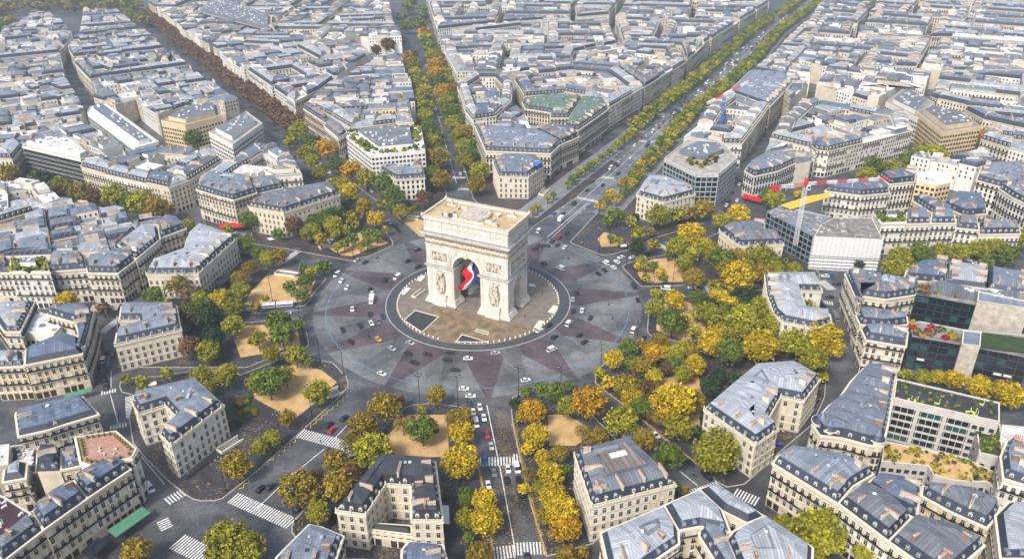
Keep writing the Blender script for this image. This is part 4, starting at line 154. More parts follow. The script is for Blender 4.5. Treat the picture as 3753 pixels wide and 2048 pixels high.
mat('gravel', (.47,.31,.14), .95, .14, .25, kind='litter'); mat('grass', (.035,.06,.018), .95, .3, .6); mat('island', (.17,.13,.085), .6, .3, .25, kind='litter'); mat('island_plain', (.21,.18,.145), .5, .15, .3, kind='paving', p=2)
mat('ring_lane', (.055,.058,.066), .45, .15, .3, spec=.5); mat('paint', (.62,.62,.62), .7, .3, 1.4); mat('paint_yellow', (.60,.42,.08), .7, .3, 1.4); mat('paint_blue', (.12,.26,.42), .7, .2, 1); mat('leaf_drift', (.42,.24,.05), .95, .4, 1.5)
mat('bark', (.055,.045,.035), .9, .2, 2)
LEAFC = dict(y=(.235,.225,.014), Y=(.43,.31,.009), g=(.105,.145,.018), o=(.235,.17,.015), O=(.38,.215,.008), d=(.03,.052,.018), r=(.13,.075,.03), R=(.15,.085,.045), s=(.20,.15,.03), red=(.26,.025,.025))
for k, c in LEAFC.items(): mat('leaf_'+k, c, .7, .22, .5, kind='leaf', objvar=.16, spec=.15)
mat('red_awning', (.45,.01,.015), .7, .1); mat('green_awning', (.07,.20,.13), .8, .12); mat('dark_awning', (.015,.016,.02), .6, 0); mat('beige_awning', (.34,.29,.25), .8, .1); mat('shop', (.03,.026,.025), .3, .3, .6)
mat('flag_blue', (.012,.035,.14), .7, .05); mat('flag_white', (.72,.73,.78), .7, .05); mat('flag_red', (.62,.01,.03), .7, .05)
mat('crane_red', (.55,.03,.03), .5, 0); mat('crane_white', (.7,.7,.7), .5, 0); mat('crane_blue', (.05,.15,.5), .5, 0); mat('rubber', (.015,.015,.015), .7, 0)
CARC = dict(black=(.012,.013,.016), white=(.72,.73,.74), silver=(.38,.39,.40), grey=(.14,.15,.16), navy=(.02,.04,.09), blue=(.03,.12,.38), red=(.42,.012,.03), yellow=(.62,.30,.02))
for k, c in CARC.items(): mat('paint_car_'+k, c, .22, 0, spec=.6)
mat('skin', (.45,.27,.2), .6, 0); mat('cloth_dark', (.02,.022,.03), .8, 0); mat('cloth_blue', (.05,.09,.2), .8, 0); mat('cloth_red', (.4,.03,.03), .8, 0); mat('cloth_pale', (.4,.38,.34), .8, 0)
mat('lamp_glass', (.6,.58,.5), .4, 0); mat('car_light', (.6,.6,.6), .2, 0); mat('lime', (.5,.72,.02), .6, 0); mat('gold', (.6,.38,.06), .3, 0, metal=1)

# ---------------------------------------------------------------- mesh helpers
class MB:
    def __init__(s): s.v=[]; s.f=[]; s.m=[]; s.names=[]
    def mi(s, name):
        if name not in s.names: s.names.append(name)
        return s.names.index(name)
    def face(s, pts, m):
        i = len(s.v); s.v += [tuple(p) for p in pts]; s.f.append(tuple(range(i, i+len(pts)))); s.m.append(s.mi(m))
    def prism(s, poly, z0, z1, m, top=None, bottom=False, poly2=None):
        """walls from poly at z0 to poly2 (default same) at z1, optional cap"""
        q = poly2 or poly; n = len(poly); i = len(s.v)
        s.v += [(x, y, z0) for x, y in poly]+[(x, y, z1) for x, y in q]
        k = s.mi(m)
        for a in range(n):
            b = (a+1) % n; s.f.append((i+a, i+b, i+n+b, i+n+a)); s.m.append(k)
        if top: s.f.append(tuple(range(i+n, i+2*n))); s.m.append(s.mi(top))
        if bottom: s.f.append(tuple(range(i+n-1, i-1, -1))); s.m.append(k)
    def box(s, c, sz, ang=0, m='trim', bottom=True):
        x, y, z = c; hx, hy, hz = sz[0]/2, sz[1]/2, sz[2]/2; ca, sa = math.cos(ang), math.sin(ang)
        p = [(x+a*ca-b*sa, y+a*sa+b*ca) for a, b in ((-hx,-hy),(hx,-hy),(hx,hy),(-hx,hy))]
        s.prism(p, z-hz, z+hz, m, top=m, bottom=bottom)
    def cyl(s, c, r, z0, z1, m, n=8, r2=None, top=True):
        p = [(c[0]+r*math.cos(6.2832*k/n), c[1]+r*math.sin(6.2832*k/n)) for k in range(n)]
        r2 = r if r2 is None else r2
        q = [(c[0]+r2*math.cos(6.2832*k/n), c[1]+r2*math.sin(6.2832*k/n)) for k in range(n)]
        s.prism(p, z0, z1, m, top=m if top else None, poly2=q)
    def bar(s, a, b, r, m, n=4, r2=None):
        a = Vector(a); b = Vector(b); d = (b-a)
        if d.length < 1e-6: return
        d.normalize(); u = d.orthogonal().normalized(); w_ = d.cross(u); r2 = r if r2 is None else r2; i = len(s.v)
        for P_, rr in ((a, r), (b, r2)):
            for k in range(n):
                t = 6.2832*(k+.5)/n; s.v.append(tuple(P_+u*rr*math.cos(t)+w_*rr*math.sin(t)))
        k_ = s.mi(m)
        for k in range(n):
            j = (k+1) % n; s.f.append((i+k, i+j, i+n+j, i+n+k)); s.m.append(k_)
        s.f.append(tuple(i+k for k in range(n-1, -1, -1))); s.m.append(k_); s.f.append(tuple(i+n+k for k in range(n))); s.m.append(k_)
    def blob(s, c, r, m, rot=0, n=6, rings=4):
        i = len(s.v); cx, cy, cz = c; rx, ry, rz = r; ca, sa = math.cos(rot), math.sin(rot)
        for a in range(1, rings):
            t = math.pi*a/rings
            for k in range(n):
                u = 6.2832*k/n; x, y = rx*math.sin(t)*math.cos(u), ry*math.sin(t)*math.sin(u)
                s.v.append((cx+x*ca-y*sa, cy+x*sa+y*ca, cz+rz*math.cos(t)))
        s.v += [(cx, cy, cz+rz), (cx, cy, cz-rz)]; T_ = i+(rings-1)*n; k_ = s.mi(m)
        for k in range(n):
            j = (k+1) % n
            s.f.append((i+k, i+j, T_)); s.m.append(k_)
            for a in range(rings-2):
                o = i+a*n; s.f.append((o+k, o+n+k, o+n+j, o+j)); s.m.append(k_)
            o = i+(rings-2)*n; s.f.append((o+k, T_+1, o+j)); s.m.append(k_)
    def add(s, o, M=None):
        i = len(s.v); s.v += o.v if M is None else [tuple(M @ Vector(p)) for p in o.v]
        s.f += [tuple(a+i for a in f) for f in o.f]; mp = [s.mi(n) for n in o.names]; s.m += [mp[a] for a in o.m]
    def mesh(s, name, flatdir=None, smooth=False, dirs=None):
        me = bpy.data.meshes.new(name); me.from_pydata(s.v, [], s.f)
        for n in s.names: me.materials.append(MT[n])
        me.polygons.foreach_set('material_index', s.m)
        nf = len(me.polygons); nl = len(me.loops)
        if nf:
            nor = np.empty(nf*3, np.float32); me.polygons.foreach_get('normal', nor); nor = nor.reshape(-1, 3)
            tot = np.empty(nf, np.int32); me.polygons.foreach_get('loop_total', tot)
            vi = np.empty(nl, np.int32); me.loops.foreach_get('vertex_index', vi)
            co = np.empty(len(me.vertices)*3, np.float32); me.vertices.foreach_get('co', co); co = co.reshape(-1, 3)
            t = np.stack([-nor[:, 1], nor[:, 0], 0*nor[:, 0]], 1); ln = np.linalg.norm(t, axis=1)
            fd = flatdir if flatdir is not None else 0.0
            t[ln < .03] = (math.cos(fd), math.sin(fd), 0); ln[ln < .03] = 1; t /= ln[:, None]
            b = np.cross(nor, t); li = np.repeat(np.arange(nf), tot); pc = co[vi]
            uvs = np.stack([(pc*t[li]).sum(1), (pc*b[li]).sum(1)], 1).astype(np.float32)
            me.uv_layers.new(name='UVMap').data.foreach_set('uv', uvs.ravel())
        if smooth: me.polygons.foreach_set('use_smooth', [True]*nf)
        me.update(); return me
    def obj(s, name, parent=None, flatdir=None, smooth=False):
        return link(name, s.mesh(name, flatdir, smooth), parent)
def link(name, data, parent=None, M=None):
    o = bpy.data.objects.new(name, data); COL.objects.link(o)
    if parent is not None: o.parent = parent
    if M is not None: o.matrix_local = M
    return o
def tag(o, label=None, cat=None, group=None, kind=None):
    if label: o['label'] = label
    if cat: o['category'] = cat
    if group: o['group'] = group
    if kind: o['kind'] = kind
    return o
def root(name, loc, label, cat, group=None, rz=0):
    o = bpy.data.objects.new(name, None); COL.objects.link(o); o.location = loc; o.rotation_euler = (0, 0, rz)
    o.empty_display_size = .5
    return tag(o, label, cat, group)
def tree_copy(o, parent=None):
    c = o.copy(); COL.objects.link(c)
    if parent is not None: c.parent = parent
    for ch in KIDS.get(o.name, []): tree_copy(ch, c)
    return c
KIDS = {}
def area(p): return .5*sum(p[i][0]*p[(i+1) % len(p)][1]-p[(i+1) % len(p)][0]*p[i][1] for i in range(len(p)))
def ccw(p):
    p = [tuple(q) for q in p]
    return p if area(p) > 0 else p[::-1]
def offset(p, d):
    """move every edge inwards by d (p counter-clockwise); None when the shape collapses"""
    n = len(p); out = []
    for i in range(n):
        a, b, c = p[i-1], p[i], p[(i+1) % n]
        e1 = (b[0]-a[0], b[1]-a[1]); e2 = (c[0]-b[0], c[1]-b[1]); l1 = math.hypot(*e1) or 1e-9; l2 = math.hypot(*e2) or 1e-9
        n1 = (-e1[1]/l1, e1[0]/l1); n2 = (-e2[1]/l2, e2[0]/l2); k = 1+n1[0]*n2[0]+n1[1]*n2[1]
        if k < .25: k = .25
        out.append((b[0]+d*(n1[0]+n2[0])/k, b[1]+d*(n1[1]+n2[1])/k))
    if d > 0:
        for i in range(n):
            a, b = p[i], p[(i+1) % n]; c, e = out[i], out[(i+1) % n]
            if (b[0]-a[0])*(e[0]-c[0])+(b[1]-a[1])*(e[1]-c[1]) <= 0: return None
        if area(out) <= 2: return None
    return out
def off_ok(p, d):
    while d > .15:
        q = offset(p, d)
        if q: return q, d
        d *= .75
    return p, 0
def cen(p): return (sum(q[0] for q in p)/len(p), sum(q[1] for q in p)/len(p))
def inside(pt, poly):
    x, y = pt; c = False; n = len(poly)
    for i in range(n):
        x1, y1 = poly[i]; x2, y2 = poly[i-1]
        if (y1 > y) != (y2 > y) and x < (x2-x1)*(y-y1)/(y2-y1)+x1: c = not c
    return c
def proj(x, y, z):
    d = Vector((x, y, z))-Vector(CAMP); k = d.dot(fw)
    if k <= 1: return (-9, -9, k)
    return (.5+FOC*d.dot(r2)/k, .5-FOC*d.dot(u2)/k*1024/558, k)
def inframe(x, y, z, m=.03):
    u, v, k = proj(x, y, z); return k > 1 and -m < u < 1+m and -m < v < 1+m
def dist(x, y): return math.hypot(x-CAMP[0], y-CAMP[1])
ORD = ['first','second','third','fourth','fifth','sixth','seventh','eighth','ninth','tenth','eleventh','twelfth','thirteenth','fourteenth','fifteenth','sixteenth','seventeenth','eighteenth','nineteenth','twentieth']
def ordn(i): return ORD[i] if i < 20 else '%d%s' % (i+1, 'th' if 10 <= (i+1) % 100 <= 20 else {1:'st',2:'nd',3:'rd'}.get((i+1) % 10, 'th'))

# ---------------------------------------------------------------- the ground
def sheet(name, poly, z, m, label=None):
    b = MB(); b.face([(x, y, z) for x, y in ccw(poly)], m); o = b.obj(name); return tag(o, label, None, None, 'structure')
g = MB(); g.face([(-3000,-1200,0),(3000,-1200,0),(3000,3000,0),(-3000,3000,0)], 'road'); tag(g.obj('ground'), 'dark wet asphalt and cobbles of the streets', kind='structure')
def circ(r, n=160, a0=0, a1=2*math.pi, full=True):
    return [(r*math.cos(a0+(a1-a0)*k/(n if full else n-1)), r*math.sin(a0+(a1-a0)*k/(n if full else n-1))) for k in range(n)]
def annulus(b, r0, r1, z, m, n=180, a0=0, a1=2*math.pi):
    for k in range(n):
        t0 = a0+(a1-a0)*k/n; t1 = a0+(a1-a0)*(k+1)/n
        b.face([(r0*math.cos(t0),r0*math.sin(t0),z),(r1*math.cos(t0),r1*math.sin(t0),z),(r1*math.cos(t1),r1*math.sin(t1),z),(r0*math.cos(t1),r0*math.sin(t1),z)], m)
AVE = [-86, -58.5, -31, 2.7, 29.7, 62, 93, 122, 155, 187.5, 213.5, 242.8]
b = MB(); annulus(b, 46, 84, .004, 'road_pale', 120)
for z, off_, rt_, hw, m in ((.008, 0, 89, 14.5, 'road_star'),):
    for i, a in enumerate(AVE):
        nx = AVE[(i+1) % 12]+(360 if i == 11 else 0)
        c = math.radians(a if off_ == 0 else (a+nx)/2)
        h = math.radians(hw)
        p0 = (46*math.cos(c-h), 46*math.sin(c-h)); p1 = (46*math.cos(c+h), 46*math.sin(c+h)); t_ = (rt_*math.cos(c), rt_*math.sin(c))
        b.face([(*p0, z), (*t_, z), (*p1, z)], m)
for i, a in enumerate(AVE):      # darker kites between the rays
    nx = AVE[(i+1) % 12]+(360 if i == 11 else 0); c = math.radians((a+nx)/2)
    b.face([(47*math.cos(c-.13), 47*math.sin(c-.13), .012), (74*math.cos(c), 74*math.sin(c), .012), (47*math.cos(c+.13), 47*math.sin(c+.13), .012)], 'road_mid')
tag(b.obj('star_paving'), 'star of purple and grey cobbles round the arch', kind='structure')
b = MB(); annulus(b, 77.55, 77.82, .02, 'paint_blue', 240); tag(b.obj('road_line'), 'thin blue ring line painted on the roundabout', kind='structure')
b = MB(); annulus(b, 42.4, 47.4, .02, 'ring_lane', 200); b.prism(circ(47.4,200), .02, .02, 'kerb'); 
annulus(b, 47.4, 47.9, .10, 'kerb', 200); b.prism(circ(47.9,200), 0, .10, 'kerb'); tag(b.obj('road'), 'dark ring lane with pale kerb round the central island', kind='structure')
RT = -0.471
def rl(x, y): return (x*math.cos(RT)-y*math.sin(RT), x*math.sin(RT)+y*math.cos(RT))
b = MB(); b.prism(circ(42.3, 160), 0, .16, 'kerb', top='island_plain'); tag(b.obj('pavement'), 'round paved island under the arch', kind='structure')
def sector(xr, yr, z, m, name, label):
    q = [rl(x, y) for x, y in xr]; bb = MB(); bb.face([(x, y, z) for x, y in ccw(q)], m); tag(bb.obj(name), label, kind='structure')
pts = [(x, -math.sqrt(max(0, 42.1**2-x*x))) for x in np.linspace(-18, 39.6, 34)]
sector([(-18,-14)]+pts, None, .166, 'island', 'paving', 'brown leaf-strewn cobbles in front of the arch')
# main light strips (radial slots of glass) and sunken lawns of the island
def patch(poly, z, m, name, label, border=None):
    q = ccw(poly)
    bb = MB(); bb.face([(x, y, z) for x, y in q], m); o = bb.obj(name)
    if border:
        o_ = offset(q, -.5); b2 = MB(); n = len(q)
        for i in range(n):
            j = (i+1) % n; b2.face([(*o_[i], z+.05), (*o_[j], z+.05), (*q[j], z+.05), (*q[i], z+.05)], border)
        b2.prism(o_, .1, z+.05, border); b2.obj('border', o)
    return tag(o, label, None, None, 'structure')

# pavements with kerbs, gravel plots and lawns
for i, p in enumerate(PV):
    p = ccw(p); bb = MB(); q = offset(p, .45) or p
    bb.prism(p, 0, .13, 'kerb'); n = len(p)
    for a in range(n):
        c = (a+1) % n; bb.face([(*p[a], .13), (*p[c], .13), (*q[c], .13), (*q[a], .13)], 'kerb')
    bb.face([(x, y, .13) for x, y in q], 'pavement'); tag(bb.obj('pavement'), None, kind='structure')
for p in GV:
    q = ccw(p); bb = MB(); bb.prism(q, .13, .15, 'kerb'); i_ = offset(q, .3) or q; bb.face([(x, y, .15) for x, y in q], 'gravel'); tag(bb.obj('gravel'), 'tan gravel square between the avenues', kind='structure')
for p in GS:
    sheet('lawn', p, .17, 'grass')
# widest avenue: pale wet promenades on both sides
CL = [(36,104),(73,170),(123,256),(158,324),(216,427),(271,534),(346,678),(432,815),(520,975)]; CR = [(72,112),(100,168),(142,255),(174,324),(235,426),(292,532),(363,677),(446,814),(534,972)]
def strip(line, w0, w1, z, m, name, label, side=1):
    pl = []; pr = []
    for i, p in enumerate(line):
        a = line[max(0, i-1)]; c = line[min(len(line)-1, i+1)]; d = math.hypot(c[0]-a[0], c[1]-a[1]); nx, ny = -(c[1]-a[1])/d, (c[0]-a[0])/d
        pl.append((p[0]+nx*w0, p[1]+ny*w0)); pr.append((p[0]+nx*w1, p[1]+ny*w1))
    bb = MB()
    for i in range(len(line)-1):
        bb.face([(*pl[i], z), (*pl[i+1], z), (*pr[i+1], z), (*pr[i], z)] if side < 0 else [(*pr[i], z), (*pr[i+1], z), (*pl[i+1], z), (*pl[i], z)], m)
    bb.prism(ccw(pl+pr[::-1]), 0, z-.001, 'kerb')
    return tag(bb.obj(name), label, None, None, 'structure')
strip(CL, .3, 17, .14, 'pavement_pale', 'pavement', 'pale paved promenade along the widest avenue', 1)
strip(CR, -.3, -17, .14, 'pavement_pale', 'pavement', 'pale paved promenade right of the widest avenue', -1)
bb = MB()
for i in range(len(CL)-1): bb.face([(*CL[i], .006), (*CR[i], .006), (*CR[i+1], .006), (*CL[i+1], .006)], 'road_wet_sheen')  # paler base colour paints in the wet sheen, beside the lower roughness
tag(bb.obj('road'), 'wet shining carriageway of the widest avenue', kind='structure')
# painted lines and crossings
b = MB()
for p0, p1, w_ in LN:
    d = math.hypot(p1[0]-p0[0], p1[1]-p0[1]); nx, ny = -(p1[1]-p0[1])/d*w_/2, (p1[0]-p0[0])/d*w_/2
    b.face([(p0[0]-nx,p0[1]-ny,.03),(p1[0]-nx,p1[1]-ny,.03),(p1[0]+nx,p1[1]+ny,.03),(p0[0]+nx,p0[1]+ny,.03)], 'paint')
def dash(line, offx, w_, dl, gap, m='paint', z=.03):
    for i in range(len(line)-1):
        a, c = line[i], line[i+1]; d = math.hypot(c[0]-a[0], c[1]-a[1]); ux, uy = (c[0]-a[0])/d, (c[1]-a[1])/d; t = 0
        while t < d:
            e = min(t+dl, d); x0, y0 = a[0]+ux*t-uy*offx, a[1]+uy*t+ux*offx; x1, y1 = a[0]+ux*e-uy*offx, a[1]+uy*e+ux*offx
            b.face([(x0+uy*w_/2,y0-ux*w_/2,z),(x1+uy*w_/2,y1-ux*w_/2,z),(x1-uy*w_/2,y1+ux*w_/2,z),(x0-uy*w_/2,y0+ux*w_/2,z)], m); t += dl+gap
for k in (1, 2, 3): dash([((p[0]*(4-k)+q[0]*k)/4, (p[1]*(4-k)+q[1]*k)/4) for p, q in zip(CL, CR)], 0, .22, 3 if k != 2 else 30, 5 if k != 2 else .1)
for (x0, y0), (x1, y1), wd in CW:
    L = math.hypot(x1-x0, y1-y0); ux, uy = (x1-x0)/L, (y1-y0)/L; n = max(2, int(L/1.05))
    for k in range(n):
        c = (k+.5)*L/n; x, y = x0+ux*c, y0+uy*c; b.box((x, y, .031), (.55, wd, .002), math.atan2(uy, ux), 'paint', bottom=False)
def zig(a, c, n, amp):
    L = math.hypot(c[0]-a[0], c[1]-a[1]); ux, uy = (c[0]-a[0])/L, (c[1]-a[1])/L; prev = None
    for k in range(n+1):
        t = L*k/n; s_ = amp if k % 2 else 0; p = (a[0]+ux*t+uy*s_, a[1]+uy*t-ux*s_)
        if prev:
            d = math.hypot(p[0]-prev[0], p[1]-prev[1]); vx, vy = (p[0]-prev[0])/d*.12, (p[1]-prev[1])/d*.12
            b.face([(prev[0]+vy,prev[1]-vx,.032),(p[0]+vy,p[1]-vx,.032),(p[0]-vy,p[1]+vx,.032),(prev[0]-vy,prev[1]+vx,.032)], 'paint_yellow')
        prev = p
for a_z in ZG: zig(*a_z)
tag(b.obj('road_markings'), 'white crossings, lane lines and yellow zigzags', kind='structure')
# drifts of yellow leaves along the kerbs of the bottom avenue
b = MB()
for (x0, y0), (x1, y1), wd in LEAFLINE:
    L = math.hypot(x1-x0, y1-y0); n = int(L*16)
    for k in range(n):
        t = R.random(); o_ = R.gauss(0, wd); x = x0+(x1-x0)*t-(y1-y0)/L*o_; y = y0+(y1-y0)*t+(x1-x0)/L*o_; a = R.random()*3; s_ = .16
        b.face([(x+s_*math.cos(a+q), y+s_*math.sin(a+q), .145+R.random()*.02) for q in (0, 1.57, 3.14, 4.71)], 'leaf_drift')
tag(b.obj('fallen_leaves'), 'drifts of fallen yellow leaves along the kerbs', 'leaves', kind='stuff')

# ---------------------------------------------------------------- unit pieces shared by the buildings
def unit_window(kind):
    b = MB()   # 1 x 1 opening, centred, base z=0, facing -y, wall plane y=0
    tr = 'trim'
    for x in (-.56, .56): b.box((x, -.05, .5), (.1, .1, 1.08), 0, tr)
    b.box((0, -.08, 1.05), (1.34, .2, .09), 0, tr); b.box((0, -.1, -.03), (1.3, .24, .05), 0, tr)
    if kind == 'arched':
        b.face([(-.5, -.02, 0), (.5, -.02, 0), (.5, -.02, .8), (.35, -.02, .94), (0, -.02, 1.0), (-.35, -.02, .94), (-.5, -.02, .8)], 'glass')
    elif kind == 'blind': b.face([(-.5,-.02,0),(.5,-.02,0),(.5,-.02,1),(-.5,-.02,1)], 'blind')
    else: b.face([(-.5,-.02,0),(.5,-.02,0),(.5,-.02,1),(-.5,-.02,1)], 'glass')
    if kind != 'blind':
        for x in (-.46, 0, .46): b.box((x, -.035, .5), (.045, .03, 1), 0, 'window_white')
        for z in (.68,): b.box((0, -.035, z), (1, .03, .025), 0, 'window_white')
    if kind == 'rail':
        b.box((0, -.32, .17), (1.25, .04, .36), 0, 'iron'); b.box((0, -.2, 0), (1.3, .3, .05), 0, 'trim')
    if kind == 'shutter':
        for x in (-.86, .86): b.box((x, -.05, .5), (.46, .05, 1), 0, 'window_white')
    return b.mesh('window')
WIN = {k: unit_window(k) for k in ('plain', 'arched', 'blind', 'rail', 'shutter')}
def unit_dormer(kind):
    b = MB()   # window 1.1 x 1.7 facing -y, body runs back into the slope
    w2, h = .75, 1.9
    if kind == 'round':
        arc = [(w2*math.cos(t), h-.45+.55*math.sin(t)) for t in np.linspace(0, math.pi, 7)]; pr = [(-w2, 0), (w2, 0)]+arc; m = 'trim'
    else: pr = [(-w2, 0), (w2, 0), (w2, h-.25), (0, h+.15), (-w2, h-.25)]; m = 'trim' if kind == 'stone' else 'zinc'
    n = len(pr); i = len(b.v)
    b.v += [(x, 0, z) for x, z in pr]+[(x, 2.2, z) for x, z in pr]
    b.f.append(tuple(i+k for k in range(n))); b.m.append(b.mi(m))
    for k in range(n):
        j = (k+1) % n; b.f.append((i+k, i+n+k, i+n+j, i+j)); b.m.append(b.mi('zinc'))
    b.face([(-.48,-.03,.2),(.48,-.03,.2),(.48,-.03,1.5),(-.48,-.03,1.5)], 'glass')
    for x in (-.45, 0, .45): b.box((x, -.05, .85), (.09, .04, 1.3), 0, 'window_white')
    b.box((0, -.06, 1.52), (1.15, .1, .1), 0, 'window_white')
    return b.mesh('dormer')
DOR = {k: unit_dormer(k) for k in ('zinc', 'round', 'stone')}
def chimney_mb(L, h, m='plaster', pots=True, pm='pot'):
    b = MB(); b.box((0, 0, h/2), (L, .6, h), 0, m); b.box((0, 0, h+.06), (L+.2, .8, .12), 0, 'stone_grey')
    if pots:
        n = max(2, int(L/.62))
        for k in range(n): b.cyl((-L/2+(k+.5)*L/n, 0), .16, h+.1, h+.6, pm, 5, .11)
    return b
CHM = [chimney_mb(3.2, 1.5).mesh('chimney'), chimney_mb(4.6, 1.7).mesh('chimney'), chimney_mb(5.8, 1.9, 'stone_party').mesh('chimney'), chimney_mb(2.4, 2.0, 'brick').mesh('chimney'), chimney_mb(2.6, 2.6, 'stone_party').mesh('chimney')]
def wall_frames(poly):
    n = len(poly)
    for i in range(n):
        a, c = poly[i], poly[(i+1) % n]; L = math.hypot(c[0]-a[0], c[1]-a[1])
        if L < .01: continue
        ux, uy = (c[0]-a[0])/L, (c[1]-a[1])/L; mx, my = (a[0]+c[0])/2, (a[1]+c[1])/2
        vis = (CAMP[0]-mx)*uy-(CAMP[1]-my)*ux > 0
        yield i, a, (ux, uy), L, vis
def MX(x, y, z, ang, sx=1, sy=1, sz=1):
    c, s_ = math.cos(ang), math.sin(ang)
    return Matrix(((c*sx, -s_*sy, 0, x), (s_*sx, c*sy, 0, y), (0, 0, sz, z), (0, 0, 0, 1)))

# ---------------------------------------------------------------- traced buildings
def clutter(b, poly, z, n, R_, kinds=('roof_white', 'zinc', 'concrete', 'skylight'), sc=1):
    xs = [p[0] for p in poly]; ys = [p[1] for p in poly]; k = 0; tries = 0
    while k < n and tries < n*12:
        tries += 1; x = R_.uniform(min(xs), max(xs)); y = R_.uniform(min(ys), max(ys))
        if not all(inside((x+dx, y+dy), poly) for dx, dy in ((1.2,1.2),(-1.2,1.2),(1.2,-1.2),(-1.2,-1.2))): continue
        k += 1; s_ = R_.uniform(.6, 2.2)*sc; h = R_.uniform(.3, 1.4)*sc; b.box((x, y, z+h/2-.02), (s_, s_*R_.uniform(.5, 1.1), h), R_.random()*.3, R_.choice(kinds), bottom=False)
def shrubs(name, poly, z, n, R_, cols, parent, r0=.5, r1=1.3):
    xs = [p[0] for p in poly]; ys = [p[1] for p in poly]; k = 0; tries = 0; b = MB()
    while k < n and tries < n*15:
        tries += 1; x = R_.uniform(min(xs), max(xs)); y = R_.uniform(min(ys), max(ys))
        if not inside((x, y), poly): continue
        k += 1; r = R_.uniform(r0, r1); m = 'leaf_'+R_.choice(cols)
        for q in range(26):
            t = R_.uniform(0, 6.28); ph = math.acos(R_.uniform(-.1, 1)); d = Vector((math.cos(t)*math.sin(ph), math.sin(t)*math.sin(ph), math.cos(ph)))
            c = Vector((x, y, z))+d*r*R_.uniform(.75, 1.1); nn = (d+Vector((R_.gauss(0,.5), R_.gauss(0,.5), R_.gauss(0,.5)))).normalized(); u = nn.orthogonal().normalized()*r*.32; w_ = nn.cross(u)
            b.face([c-u-w_, c+u-w_, c+u+w_, c-u+w_], m)
    o = b.obj(name, parent); tone(o.data, R_); tag(o, None, None, None, 'stuff'); return o
def tone(me, R_, clump=None):
    n = len(me.polygons); at = me.color_attributes.new('tone', 'FLOAT_COLOR', 'CORNER'); rng = np.random.default_rng(R_.randint(0, 9999))
    tot = np.empty(n, np.int32); me.polygons.foreach_get('loop_total', tot)
    v = rng.uniform(.7, 1.35, n) if clump is None else clump*rng.uniform(.75, 1.3, n)
    hue = rng.uniform(-.12, .12, n); c = np.stack([v*(1+hue), v, v*(1-hue), np.ones(n)], 1); c = np.repeat(c, tot, 0).astype(np.float32)
    at.data.foreach_set('color', c.ravel())
def split_poly(p, maxa, R_):
    A = abs(area(p))
    if A < maxa*R_.uniform(.7, 1.3) or len(p) < 3: return [p]
    L = max(wall_frames(p), key=lambda q: q[3]); ux, uy = L[2]; s_ = [q[0]*ux+q[1]*uy for q in p]; t_ = [-q[0]*uy+q[1]*ux for q in p]
    if max(s_)-min(s_) > max(t_)-min(t_): dx, dy, v = ux, uy, s_
    else: dx, dy, v = -uy, ux, t_
    c = min(v)+(max(v)-min(v))*R_.uniform(.4, .6); a, b_ = [], []
    n = len(p)
    for i in range(n):
        j = (i+1) % n; vi, vj = v[i]-c, v[j]-c
        (a if vi <= 0 else b_).append(p[i])
        if (vi <= 0) != (vj <= 0):
            t = vi/(vi-vj); q = (p[i][0]+(p[j][0]-p[i][0])*t, p[i][1]+(p[j][1]-p[i][1])*t); a.append(q); b_.append(q)
    if len(a) < 3 or len(b_) < 3 or abs(area(a)) < 12 or abs(area(b_)) < 12: return [p]
    return split_poly(a, maxa, R_)+split_poly(b_, maxa, R_)
ROOFM = dict(hotel='zinc', hotel_dark='zinc_dark', hotel_pent='zinc_grey', mans='zinc_grey', zinc='zinc', brick='zinc_grey', slatebox='slate')
